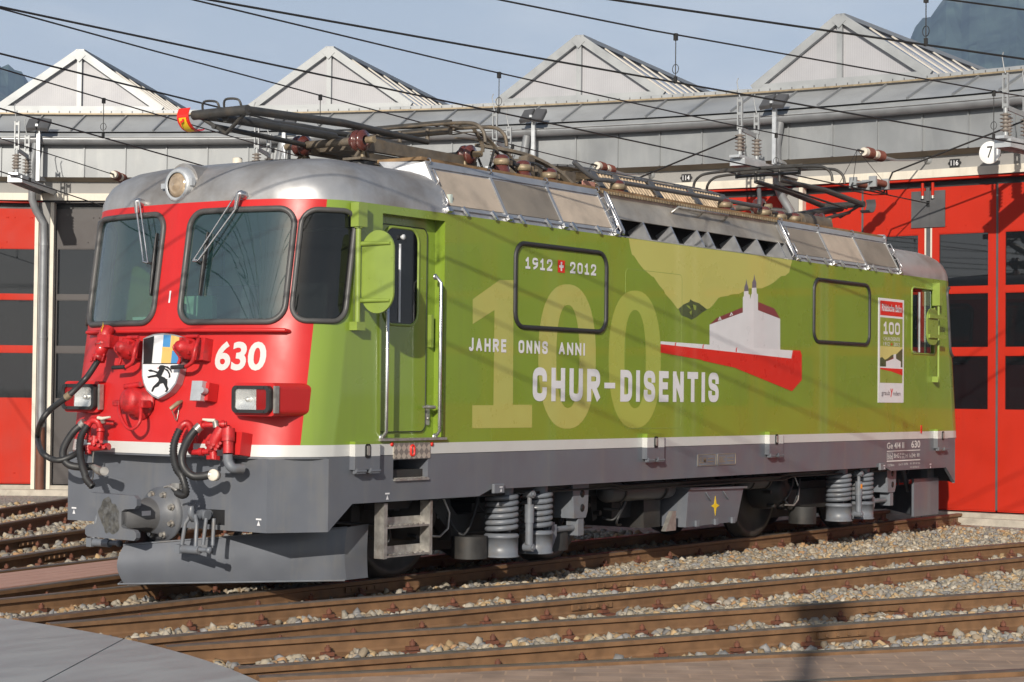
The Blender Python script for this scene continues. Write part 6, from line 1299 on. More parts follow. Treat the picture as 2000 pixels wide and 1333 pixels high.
for k in range(14):
    x = r4.choice([1.5, 2.7, 3.9, 5.1, 5.5, 7.4, 7.9, 8.6, 9.2, 10.2])+r4.uniform(-.2, .2); m.piece().tube(smooth_([(x, -0.95, 0.76), (x+r4.uniform(-.1, .1), -1.0, 0.62), (x+r4.uniform(-.25, .25), -0.98, r4.uniform(.34, .5)), (x+r4.uniform(-.4, .4), -0.85, r4.uniform(.3, .6))]), 0.012, 6)
m.build("cable", RUBBER, loco)
for x in AX:
    for e in (-1, 1):
        m = MB(); m.prism([(x+e*0.56, 0.70), (x+e*0.66, 0.70), (x+e*0.68, 0.36), (x+e*0.60, 0.34), (x+e*0.565, 0.50)], lambda u, v, d: (u, -0.62+d, v), -0.06, 0.06); m.cyl((x+e*0.62, -0.70, 0.66), (x+e*0.62, -0.54, 0.66), 0.03, 8); m.cyl((x+e*0.63, -0.75, 0.42), (x+e*0.63, 0.75, 0.42), 0.025, 8); m.build("brake_shoe", BOGIE, loco)
# ================================================================== front fittings
def fp(zx, zy, d=0.0): s, z = F(60+zx/4, 600+zy/4, d); return FP(s, z, d)
def fp3(zx, zy, d=0.0): s, z = F(100+zx/4, 850+zy/4, d); return FP(s, z, d)
def fN(p): return Vector((-0.99, 0, 0.14))
frontfn = lambda u, v, d: FP(u, v, d)
NF = Vector((-0.99, 0.0, 0.142)).normalized()
def smooth(P, n=6):
    P = [np.array(p) for p in P]; out = []
    for i in range(len(P)-1):
        p0, p1, p2, p3 = P[max(i-1, 0)], P[i], P[i+1], P[min(i+2, len(P)-1)]
        for k in range(n): t = k/n; out.append(Vector(0.5*((2*p1)+(-p0+p2)*t+(2*p0-5*p1+4*p2-p3)*t*t+(-p0+3*p1-3*p2+p3)*t**3)))
    out.append(Vector(P[-1])); return out
# running number
a = F(418, 724); b = F(523.5, 667); m = MB(); put_text(m, "630", frontfn, (a[0], a[1], b[0], b[1]), 0.032, 0, 1.0, 0.003); m.build("running_number", MATS["white_stripe"], loco)
sm_ = MB(); q0 = F(330, 592); q1 = F(333, 576); sm_.add([FP(q0[0]-0.004, q0[1], 0.003), FP(q0[0]+0.012, q0[1], 0.003), FP(q0[0]+0.012, q1[1]+0.03, 0.003), FP(q0[0]-0.004, q1[1]+0.03, 0.003)], [(0, 1, 2, 3)]); sm_.build("white_tab", WHITE, loco)
# handrail below the windscreens
zr = F(440, 645, 0.05)[1]
for (xa, xb) in ((171, 322), (322, 440), (440, 557)):
    sa, sb = F(xa, 646, 0.05)[0], F(xb, 645, 0.05)[0]; m = MB(); P = [FP(sa+(sb-sa)*k/8, zr, 0.05) for k in range(9)]; m.tube(P, 0.016, 10)
    for p in (P[0], P[-1]): m.tube([p, p-NF*0.05], 0.014, 8)
    m.build("front_handrail", RED, loco)
# headlights
def headlight(zx0, zy0, zx1, zy1, lampleft, name="headlight"):
    fx = -0.10; p0 = at(60+zx0/4, 600+zy1/4, 0, fx); p1 = at(60+zx1/4, 600+zy0/4, 0, fx); lo, hi = min(p0[1], p1[1]), max(p0[1], p1[1]); z0, z1 = p0[2], p1[2]
    m = MB(); fn = lambda u, v, d: (fx-d, u, v); m.prism(rrect(lo-0.022, z0-0.022, hi+0.022, z1+0.022, 0.045, 5), fn, -0.40, 0.0); hb = m.build(name, RED, loco)
    m = MB(); o_ = rrect(lo, z0, hi, z1, 0.04, 5); i_ = rrect(lo+0.03, z0+0.025, hi-0.03, z1-0.025, 0.025, 5); n = len(o_)
    m.add([fn(u, v, 0.001) for u, v in o_]+[fn(u, v, 0.046) for u, v in o_]+[fn(u, v, 0.046) for u, v in i_]+[fn(u, v, 0.004) for u, v in i_], [(i+k*n, (i+1) % n+k*n, (i+1) % n+(k+1)*n, i+(k+1)*n) for k in range(3) for i in range(n)])
    for q in range(4): u = lo+(hi-lo)*(0.15+0.7*(q % 2)); v = z0+0.012 if q < 2 else z1-0.012; m.cyl(fn(u, v, 0.046), fn(u, v, 0.051), 0.008, 6)
    m.build("lamp_bezel", RUBBER, hb)
    W = hi-lo-0.06; split = 0.34
    ra, rb = (lo+0.03, lo+0.03+W*split) if not lampleft else (hi-0.03-W*split, hi-0.03); wa, wb_ = (rb, hi-0.03) if not lampleft else (lo+0.03, ra)
    m = MB(); m.add([fn(u, v, 0.034) for u, v in ((ra, z0+.025), (rb, z0+.025), (rb, z1-.025), (ra, z1-.025))], [(0, 1, 2, 3)]); m.build("tail_lens", G_RED, hb)
    m = MB(); m.add([fn(u, v, 0.036) for u, v in ((wa, z0+.025), (wb_, z0+.025), (wb_, z1-.025), (wa, z1-.025))], [(0, 1, 2, 3)]); m.build("lamp_lens", G_LAMP, hb)
    m = MB(); cy, cz = (wa+wb_)/2, (z0+z1)/2; K = 9; L = 12; V = []
    for i in range(K):
        for j in range(L):
            u = wa+(wb_-wa)*j/(L-1); v = z0+.025+(z1-z0-.05)*i/(K-1); r2 = ((u-cy)/((wb_-wa)/2))**2+((v-cz)/((z1-z0)/2))**2; V.append((fx-0.004-0.024*min(1.2, r2), u, v))
    m.add(V, [(i*L+j, i*L+j+1, (i+1)*L+j+1, (i+1)*L+j) for i in range(K-1) for j in range(L-1)], 0, True); m.lathe((fx-0.006, cy, cz), (-1, 0, 0), [(0, 0.022), (0.018, 0.020), (0.024, 0.0)], 12); m.build("reflector", REFLECT, hb)
    m = MB(); m.add([fn(u, v, 0.004) for u, v in ((ra, z0+.025), (rb, z0+.025), (rb, z1-.025), (ra, z1-.025))], [(0, 1, 2, 3)]); m.lathe(fn((ra+rb)/2, cz-0.02, 0.004), (-1, 0, 0), [(0, 0.03), (0.006, 0.02), (0.008, 0)], 12, 1); m.build("tail_reflector", [MATS["red_vinyl"], G_RED], hb)
    m = MB(); yy = lo-0.035 if lampleft is False else hi+0.02; yy = lo-0.02; m.box((fx-0.012, yy-0.012, cz-0.10), (fx+0.03, yy+0.01, cz+0.10)); m.build("lamp_hinge", STEEL, hb)
headlight(1600, 616, 1896, 826, False); headlight(272, 602, 527, 798, True)
# NB the red tail lens sits outboard on both sides
# coat of arms
D0, D1 = 0.045, 0.075
def pz(pts, d): return [F(60+x/4, 600+y/4, d) for x, y in pts]
sh_pts = [(878, 247), (905, 232), (960, 212), (1035, 205), (1110, 212), (1165, 225), (1198, 240), (1190, 330), (1180, 420), (1160, 520), (1135, 600), (1085, 665), (1040, 695), (995, 718), (945, 695), (905, 655), (880, 600), (868, 540), (868, 440), (874, 340)]
shp = pz(sh_pts, D1); c_ = np.mean(np.array(shp), 0)
m = MB(); plate([shp], frontfn, D0-0.04, D1, 0, m); shield = m.build("coat_of_arms", [ALUB], loco)
ins_ = [tuple(c_+(np.array(p)-c_)*0.95) for p in shp]
def lyr(polys, mats, name, d):
    m = MB()
    for i, (p, mi) in enumerate(polys): m.add([FP(u, v, d+0.0006*i) for u, v in p], tessellate_polygon([[Vector((u, v, 0)) for u, v in p]]), mi)
    return m.build(name, mats, shield)
lyr([(ins_, 0)], [WHITE], "shield_field", D1+0.001)
q = lambda *p: pz(p, D1)
lyr([(q((884, 252), (965, 226), (945, 440), (880, 440)), 0), (q((1040, 218), (1100, 222), (1090, 318), (1032, 312)), 1), (q((1120, 225), (1190, 245), (1184, 320), (1110, 318)), 2), (q((1030, 338), (1088, 342), (1080, 440), (1020, 438)), 2), (q((1108, 342), (1182, 346), (1172, 440), (1098, 440)), 1),
     (q((1100, 222), (1120, 225), (1098, 440), (1080, 440)), 3), (q((1032, 312), (1184, 320), (1182, 346), (1030, 338)), 3), (q((1106, 223), (1114, 224), (1093, 440), (1085, 440)), 4), (q((1032, 320), (1184, 328), (1183, 337), (1031, 330)), 4)], [BLACK, BLUE, GOLD, GOLD, MATS["heraldic_gold"]], "quarterings", D1+0.002)
ib = [([(1000, 470), (1015, 455), (1040, 455), (1050, 470), (1040, 500), (1030, 520), (1020, 540), (1050, 552), (1070, 580), (1068, 615), (1080, 640), (1066, 665), (1048, 662), (1060, 645), (1046, 615), (1036, 595), (1012, 600), (1000, 620), (970, 632), (955, 664), (942, 660), (955, 625), (978, 602), (1000, 580), (1002, 562), (985, 545), (950, 548), (920, 556), (910, 545), (945, 535), (975, 530), (990, 520), (960, 505), (930, 505), (916, 494), (940, 488), (975, 500), (995, 505), (1005, 490)], 0),
      ([(1040, 458), (1075, 465), (1100, 490), (1106, 515), (1098, 510), (1085, 490), (1060, 474), (1042, 470)], 0), ([(1045, 476), (1075, 490), (1090, 520), (1094, 545), (1080, 558), (1082, 530), (1070, 505), (1048, 488)], 0), ([(1055, 560), (1072, 566), (1066, 575), (1052, 572)], 0), ([(988, 478), (1001, 473), (1000, 482)], 1)]
lyr([(pz(p, D1), i) for p, i in ib] + [(q((880, 440), (1172, 440), (1171, 446), (880, 446)), 0)], [BLACK, VRED], "ibex_emblem", D1+0.003)
# red control sockets with levers
for zx, zy in ((785, 330), (1250, 325)):
    c = fp(zx, zy, 0.09)-NF*0.09
    m = MB(); m.obox(c+NF*0.03+Vector((0, -0.055 if zx > 1000 else 0.0, 0.0)), (NF, (0, 1, 0), NF.cross(Vector((0, 1, 0)))), (0.05, 0.075 if zx > 1000 else 0.07, 0.085 if zx > 1000 else 0.07)); sk = m.build("control_socket", REDM, loco)
    m = MB(); m.lathe(c+NF*0.06+Vector((0, 0.02, 0)), NF, [(0, 0.085), (0.06, 0.085), (0.07, 0.075), (0.10, 0.07), (0.12, 0.045), (0.15, 0.04), (0.155, 0)], 20)
    for k in range(5): a = k*1.256; m.obox(c+NF*0.13+Vector((0, 0.02+0.065*math.cos(a), 0.065*math.sin(a))), (NF, (0, 1, 0), (0, 0, 1)), (0.03, 0.014, 0.014))
    m.cyl(c+NF*0.11+Vector((0, 0.02, 0.09)), c+NF*0.11+Vector((0, -0.10, 0.09)), 0.014, 8); m.build("socket_cover", REDM, sk)
    m = MB(); d_ = 0.16
    lev = smooth([c+NF*0.10+Vector((0, -0.09, 0.07)), c+NF*d_+Vector((0, -0.115, -0.02)), c+NF*d_+Vector((0, -0.09, -0.11)), c+NF*d_+Vector((0, -0.02, -0.15))], 5); m.tube(lev, 0.016, 8)
    lev = smooth([c+NF*0.10+Vector((0, 0.09, 0.05)), c+NF*d_+Vector((0, 0.11, 0.0)), c+NF*0.12+Vector((0, 0.085, -0.07)), c+NF*0.12+Vector((0, 0.10, -0.12))], 5); m.tube(lev, 0.013, 8); m.build("lever", REDM, sk)
    m = MB(); m.cyl(c+NF*d_+Vector((0, -0.01, -0.15)), c+NF*d_+Vector((0, 0.13, -0.155)), 0.017, 10); m.build("grip", RUBBER, sk)
# middle round socket with loop handle
c = fp(820, 735, 0.09)-NF*0.09; m = MB(); m.lathe(c+Vector((0, 0, 0)), NF+Vector((0, 0.15, 0)), [(0, 0.135), (0.02, 0.135), (0.022, 0.12), (0.07, 0.12), (0.075, 0.105), (0.14, 0.10), (0.17, 0.085), (0.185, 0.05), (0.19, 0)], 26)
m.cyl(c+NF*0.09+Vector((0, 0.12, 0.11)), c+NF*0.09+Vector((0, -0.05, 0.13)), 0.022, 10); m.box((c.x-0.16, c.y+0.11, c.z-0.03), (c.x-0.06, c.y+0.19, c.z+0.02), 0, 0.01); m.box((c.x-0.16, c.y-0.15, c.z-0.04), (c.x-0.06, c.y-0.10, c.z+0.02), 0, 0.01); hs = m.build("heating_socket", REDM, loco)
m = MB(); P = smooth([fp(690, 760, 0.14), fp(695, 830, 0.17), fp(735, 920, 0.18), (fp(790, 955, 0.18)), fp(850, 900, 0.17), fp(860, 800, 0.14), fp(845, 760, 0.12)], 6); m.tube(P, 0.014, 8); m.build("loop_handle", REDM, hs)
# grey telephone box, small plug
c = fp(1420, 675, 0.0); m = MB(); a2 = NF.cross(Vector((0, 1, 0))); m.obox(c+NF*0.05, (NF, (0, 1, 0), a2), (0.05, 0.055, 0.068)); kb = m.build("socket_box", RED, loco)
m = MB(); m.obox(c+NF*0.115+Vector((0, 0.035, 0)), (NF, (0, 1, 0), a2), (0.025, 0.055, 0.075)); m.cyl(c+NF*0.11+Vector((0, -0.04, 0)), c+NF*0.16+Vector((0, -0.04, 0)), 0.024, 12); m.build("box_lid", GALV, kb)
m = MB(); m.tube([fp(1180, 738, 0.0), fp(1150, 752, 0.06), fp(1090, 798, 0.09)], [0.012, 0.018, 0.016], 10); pk = m.build("small_plug", BRASS, loco)
m = MB(); m.tube(smooth([fp(1100, 800, 0.08), fp(1120, 850, 0.05), fp(1140, 885, 0.02), fp(1160, 780, 0.01)], 5), 0.004, 5); m.build("plug_chain", STEEL, pk)
# jumper socket with its long black cable
pT, pB = fp(605, 158, 0.12), fp(525, 418, 0.20); ax_ = (pT-pB).normalized(); L = (pT-pB).length
m = MB(); m.lathe(pB, ax_, [(0, 0.0), (0, 0.050), (0.03, 0.058), (0.035, 0.046), (L*0.42, 0.052), (L*0.43, 0.062), (L*0.50, 0.062), (L*0.51, 0.056), (L*0.60, 0.050), (L*0.62, 0.058), (L*0.97, 0.054), (L, 0.045), (L, 0)], 18)
for k in range(5): a = k*1.256; e1 = ax_.cross(NF).normalized(); m.cyl(pB+(e1*math.cos(a)+NF*math.sin(a))*0.05-ax_*0.012, pB+(e1*math.cos(a)+NF*math.sin(a))*0.05+ax_*0.05, 0.010, 6)
m.obox(pT-ax_*0.13+NF*0.0+Vector((0, -0.05, 0)), ((0, 1, 0), NF, (0, 0, 1)), (0.07, 0.05, 0.05)); jp = m.build("jumper_plug", REDM, loco)
m = MB(); c = pT-ax_*(L*0.30); zz = [(-0.012, 0.07), (0.010, 0.02), (-0.002, 0.015), (0.014, -0.05), (-0.004, 0.0), (0.006, 0.005)]
e1 = Vector((0, -1, 0)); m.add([c+NF*0.058+e1*u+ax_*(v+0.06) for u, v in zz], tessellate_polygon([[Vector((u, v, 0)) for u, v in zz]])); m.obox(c-ax_*0.055+NF*0.055+e1*0.01, (e1, ax_, NF), (0.022, 0.012, 0.003), 1); m.build("warning_flash", [YELLOW, STEEL], jp)
m = MB(); cabl = smooth([pB, fp(470, 505, 0.22), fp(420, 570, 0.24), fp(300, 690, 0.34), fp(150, 805, 0.38), fp(80, 905, 0.38), fp(55, 1020, 0.38), fp(85, 1130, 0.36), fp(165, 1188, 0.34), fp(240, 1195, 0.30), fp(340, 1155, 0.22), fp(430, 1095, 0.10)], 7); m.tube(cabl, 0.024, 10); m.build("jumper_cable", RUBBER, jp)
m = MB(); m.cyl(fp(310, 682, 0.338), fp(275, 708, 0.35), 0.030, 12); m.build("cable_band", BRASS, jp)
# ---- brake hose groups
def hose(P, r, name, parent, corr=False, mt=RUBBER):
    m = MB(); Q = smooth(P, 10)
    if corr:
        L = [0.0]
        for a, b in zip(Q, Q[1:]): L.append(L[-1]+(b-a).length)
        n = int(L[-1]/0.011); P2 = []; r2 = []
        for k in range(n+1):
            t = L[-1]*k/n; i = min(max(np.searchsorted(L, t)-1, 0), len(Q)-2); f = (t-L[i])/max(L[i+1]-L[i], 1e-6); P2.append(Q[i].lerp(Q[i+1], f)); r2.append(r*(1.05 if k % 2 else 0.74))
        m.tube(P2, r2, 9)
    else: m.tube(Q, r, 10)
    return m.build(name, mt, parent)
m = MB()
m.tube(smooth([fp(1270, 1060, 0.04), fp(1255, 960, 0.08), fp(1225, 910, 0.11), fp(1185, 925, 0.13), fp(1165, 960, 0.13)], 5), 0.028, 10)
m.tube(smooth([fp(1250, 1070, 0.05), fp(1250, 1130, 0.09), fp(1300, 1135, 0.10), fp(1400, 1130, 0.10)], 4), 0.022, 10); m.cyl(fp(1320, 1132, 0.10), fp(1350, 1131, 0.10), 0.032, 10)
m.tube([fp(1310, 925, 0.12), fp(1400, 920, 0.12), fp(1530, 915, 0.08)], 0.022, 10); m.cyl(fp(1330, 925, 0.12), fp(1350, 923, 0.12), 0.032, 8); m.cyl(fp(1490, 918, 0.10), fp(1515, 916, 0.09), 0.03, 8)
m.tube([fp(1495, 950, 0.13), fp(1440, 1050, 0.14), fp(1405, 1120, 0.13)], [0.045, 0.05, 0.035], 12); m.cyl(fp(1385, 1065, 0.12), fp(1480, 1085, 0.14), 0.032, 10); m.cyl(fp(1425, 1130, 0.12), fp(1430, 1190, 0.12), 0.03, 10)
m.obox(fp(1425, 1178, 0.12), ((0, 1, 0), NF, (0, 0, 1)), (0.05, 0.02, 0.015))
for k in range(6): m.cyl(fp(1390+18*k, 1060+((k*37) % 60), 0.15), fp(1390+18*k, 1060+((k*37) % 60), 0.185), 0.012, 6)
m.cyl(fp(1543, 1145, 0.14), fp(1543, 1050, 0.14), 0.040, 14); m.cyl(fp(1543, 1050, 0.14), fp(1545, 950, 0.14), 0.050, 14); m.cyl(fp(1545, 955, 0.14), fp(1545, 935, 0.14), 0.022, 8)
bc = m.build("brake_cock", REDM, loco)
m = MB(); c = fp(1628, 1072, 0.03); m.obox(c, (NF, (0, 1, 0), a2), (0.06, 0.075, 0.085)); m.build("valve_box", RED, bc)
m = MB(); m.tube([fp(1345, 878, 0.14), fp(1390, 885, 0.15), fp(1440, 888, 0.14)], [0.008, 0.013, 0.014], 8); m.tube([fp(1440, 888, 0.13), fp(1450, 940, 0.12)], 0.024, 10, 1); m.build("cock_handle", [CREAM, STEEL], bc)
hose([fp(1165, 955, 0.13), fp(1125, 1050, 0.17), fp(1115, 1150, 0.20), fp(1140, 1260, 0.22), fp3(1020, 320, 0.22), fp3(1048, 410, 0.20), fp3(1052, 455, 0.18)], 0.031, "corrugated_hose", bc, True)
m = MB(); m.tube(smooth([fp3(1055, 448, 0.18), fp3(1030, 470, 0.18), fp3(985, 450, 0.18), fp3(955, 415, 0.18)], 4), [0.03]*9+[0.02]*4, 10, 0) if True else None
m.tube(smooth([fp3(985, 435, 0.19), fp3(930, 400, 0.2), fp3(882, 408, 0.2)], 4), [0.014]*5+[0.008]*4, 8, 1); m.obox(fp3(985, 400, 0.19), ((0, 1, 0), NF, (0, 0, 1)), (0.04, 0.02, 0.02), 1); m.build("hose_coupling", [RUBBER, STEEL], bc)
hose([fp(1310, 935, 0.12), fp(1235, 1030, 0.17), fp(1185, 1150, 0.22), fp(1195, 1250, 0.22), fp(1260, 1318, 0.20), fp3(1180, 322, 0.16), fp3(1245, 308, 0.13)], 0.031, "air_hose", bc)
m = MB(); m.cyl(fp(1325, 930, 0.12), fp(1290, 965, 0.14), 0.036, 12); m.cyl(fp3(1235, 310, 0.14), fp3(1262, 312, 0.13), 0.036, 12); m.build("hose_clamp", STEEL, bc)
m = MB(); m.lathe(fp3(1290, 318, 0.11), NF+Vector((0, -0.25, 0)), [(0, 0.0), (0, 0.04), (0.05, 0.045), (0.055, 0.04), (0.055, 0)], 18); m.build("dummy_coupling", CREAM, bc)
hose([fp(1541, 1150, 0.14), fp(1545, 1210, 0.13), fp(1580, 1258, 0.11), fp(1655, 1262, 0.04)], 0.038, "drain_hose", bc, False, GREYL)
m = MB(); m.box((-0.09, -0.79, 0.945), (-0.03, -0.70, 1.045)); m.build("sill_block", GREYL, loco)
# left group
m = MB(); m.tube(smooth([fp(545, 1030, 0.06), fp(545, 950, 0.09), fp(520, 895, 0.12), fp(475, 890, 0.14), fp(445, 930, 0.15)], 5), 0.027, 10); m.tube([fp(650, 905, 0.04), fp(560, 895, 0.10)], 0.022, 10); m.tube([fp(455, 1060, 0.1), fp(455, 900, 0.13), fp(412, 908, 0.15)], 0.016, 8)
m.tube([fp(430, 1100, 0.10), fp(500, 1100, 0.12), fp(610, 1090, 0.10)], 0.028, 10); m.tube([fp(545, 960, 0.09), fp(535, 1080, 0.11)], 0.028, 10); m.cyl(fp(545, 975, 0.1), fp(545, 955, 0.1), 0.034, 10); m.cyl(fp(450, 1085, 0.12), fp(450, 1150, 0.12), 0.026, 10); m.cyl(fp(500, 1010, 0.13), fp(495, 1080, 0.13), 0.028, 10)
for k in range(6): m.cyl(fp(470+20*k, 1030+((k*41) % 70), 0.12), fp(470+20*k, 1030+((k*41) % 70), 0.17), 0.013, 6)
lc = m.build("brake_cock", REDM, loco)
m = MB(); m.tube([fp(525, 865, 0.15), fp(560, 872, 0.14), fp(620, 860, 0.14)], [0.014, 0.014, 0.008], 8); m.tube([fp(560, 872, 0.13), fp(568, 900, 0.11)], 0.02, 8, 1); m.build("cock_handle", [CREAM, STEEL], lc)
hose([fp(445, 925, 0.15), fp(395, 1010, 0.2), fp(383, 1120, 0.24), fp(400, 1230, 0.26), fp(425, 1310, 0.26), fp3(270, 340, 0.26), fp3(325, 405, 0.24)], 0.030, "corrugated_hose", lc, True)
hose([fp(405, 915, 0.15), fp(335, 975, 0.2), fp(268, 1080, 0.26), fp(252, 1160, 0.28), fp(290, 1228, 0.26), fp(380, 1250, 0.2), fp(490, 1245, 0.14)], 0.030, "air_hose", lc)
m = MB(); m.tube([fp(485, 1245, 0.15), fp(530, 1275, 0.14), fp(560, 1285, 0.14)], [0.02, 0.034, 0.03], 12); m.cyl(fp(545, 1285, 0.11), fp(575, 1283, 0.17), 0.034, 14); m.cyl(fp(420, 900, 0.15), fp(392, 925, 0.16), 0.035, 10); m.build("hose_coupling", STEEL, lc)
m = MB(); m.tube(smooth([fp(495, 1110, 0.1), fp(485, 1200, 0.08), fp3(330, 300, 0.06), fp3(320, 350, 0.05)], 5), 0.006, 5); m.build("coupling_chain", STEEL, lc)
# ---- roof headlight
zc_ = F(347, 366)[1]; y_ = FP(F(347, 366)[0], zc_).y
c = at(347, 363, 0, 0.14); c = Vector(c)
m = MB(); prof_ = [(-0.165, 3.03), (0.165, 3.03), (0.165, 3.19)]+[(0.165*math.cos(R(a)), 3.19+0.165*math.sin(R(a))) for a in range(10, 171, 16)]+[(-0.165, 3.19)]
m.prism([(c.y+u, v) for u, v in prof_], lambda u, v, d: (0.20-d, u, v), -0.75, 0.0); rl = m.build("roof_headlight", ALU, loco)
m = MB(); k_ = Vector((-1, 0, 0)); b_ = Vector((0.20, c.y, 3.175)); m.lathe(b_, k_, [(0, 0.150), (0.03, 0.150), (0.05, 0.138), (0.075, 0.128), (0.082, 0.112), (0.075, 0.100)], 36); m.obox(b_+k_*0.05+Vector((0, 0.15, 0)), ((1, 0, 0), (0, 1, 0), (0, 0, 1)), (0.02, 0.025, 0.02)); m.obox(b_+k_*0.05+Vector((0, -0.15, 0.02)), ((1, 0, 0), (0, 1, 0), (0, 0, 1)), (0.018, 0.012, 0.03)); m.build("lamp_rim", GALV, rl)
m = MB(); m.lathe(b_+k_*0.055, k_, [(0.0, 0.105), (0.020, 0.085), (0.030, 0.06), (0.026, 0.05), (0.036, 0.04), (0.034, 0.028), (0.042, 0.018), (0.045, 0.0)], 36); m.build("lamp_lens", AMBERG, rl)
# ---- wipers
def wp(zx, zy, d): s, z = F(150+zx/4, 360+zy/4, d); return FP(s, z, d)
for W_ in (dict(pv=(1300, 85), hd=(1240, 195), a=(945, 600), b0=(1235, 95), b1=(908, 598), t=(1020, 375), bt=(955, 868)), dict(pv=(500, 145), hd=(470, 225), a=(522, 605), b0=(490, 140), b1=(555, 615), t=(622, 382), bt=(572, 870))):
    m = MB(); p = wp(*W_["pv"], 0.02); m.lathe(p, NF, [(-0.05, 0.035), (0.03, 0.032), (0.05, 0.022), (0.06, 0.0)], 12)
    hd = wp(*W_["hd"], 0.05); e = wp(*W_["a"], 0.06)
    m.tube([p+NF*0.05, hd], [0.022, 0.016], 8); m.tube([hd, e], 0.008, 8); m.tube([wp(*W_["b0"], 0.06), wp(*W_["b1"], 0.065)], 0.006, 6); m.tube([e, wp(*W_["b1"], 0.06)], 0.012, 8); wi = m.build("wiper", CHROME, loco)
    t0, t1 = wp(*W_["t"], 0.035), wp(*W_["bt"], 0.035); m = MB(); dd = (t1-t0); mid = (t0+t1)/2
    m.tube([t0, t0+dd*0.25, mid, t0+dd*0.75, t1], [0.006, 0.014, 0.018, 0.014, 0.006], 6); m.tube([e, mid+NF*0.02], 0.012, 6); m.obox(mid-NF*0.015, (dd, NF, dd.cross(NF)), (dd.length/2, 0.012, 0.004)); m.build("wiper_blade", RUBBER, wi)
# ---- rear-view mirrors
def mirror_front(tr):
    xm = 0.72; m = MB(); y0 = -1.362
    for z in (3.0, 1.985): pass
    m.cyl(tr((xm-0.03, y0, 2.10)), tr((xm-0.03, y0, 2.86)), 0.022, 12); m.box(*[tuple(sorted_(tr((xm-0.075, -1.40, 2.83)), tr((xm+0.03, -1.322, 3.015)), k)) for k in (0, 1)]); m.box(*[tuple(sorted_(tr((xm-0.08, -1.40, 2.035)), tr((xm+0.02, -1.322, 2.10)), k)) for k in (0, 1)])
    m.cyl(tr((xm-0.03, y0, 2.82)), tr((xm-0.03, y0, 2.99)), 0.034, 12); mb = m.build("rear_view_mirror", GFIT, loco)
    zt, zb = 2.80, 2.165; prof = rrect(-1.69, zb, -1.375, zt, 0.155, 8)
    m = MB(); m.prism(prof, lambda u, v, d: tr((xm-d, u, v)), -0.012, 0.004); m.build("mirror_plate", GFIT, mb)
    m = MB(); m.prism(rrect(-1.675, zb+0.015, -1.39, zt-0.015, 0.14, 8), lambda u, v, d: tr((xm+0.012+d, u, v)), 0.0006, 0.006); m.build("mirror_glass", REFLECT, mb)
    m = MB()
    for z in (2.70, 2.265): m.piece(); a = tr((xm-0.012, y0-0.02, z)); b = tr((xm-0.010, -1.66, z-0.004)); m.tube([a, b], [0.020, 0.012], 8)
    m.build("mirror_arm", GFIT, mb)
def sorted_(a, b, k): return [min(a[i], b[i]) if k == 0 else max(a[i], b[i]) for i in range(3)]
mirror_front(ident); mirror_front(rear)
pu = S(1833, 640, -1.39)[0]; m = MB(); m.cyl((pu, -1.39, 1.80), (pu, -1.39, 2.78), 0.016, 10); m.box((pu-0.035, -1.42, 2.70), (pu+0.04, -1.322, 2.98)); m.box((pu-0.03, -1.40, 1.76), (pu+0.03, -1.322, 1.83)); mb = m.build("rear_view_mirror", GFIT, loco)
m = MB(); a = S(1811, 602, -1.46); b = S(1832, 675, -1.46); m.prism(rrect(a[0], b[1], b[0], a[1], 0.13, 7), lambda u, v, d: (u, -1.46-d, v), -0.012, 0.004); m.build("mirror_plate", GFIT, mb)
m = MB()
for f in (0.24, 0.78): m.piece(); z = b[1]+(a[1]-b[1])*f; m.box((a[0]+0.03, -1.485, z-0.022), (pu+0.016, -1.4645, z+0.022))
m.build("mirror_arm", GFIT, mb)
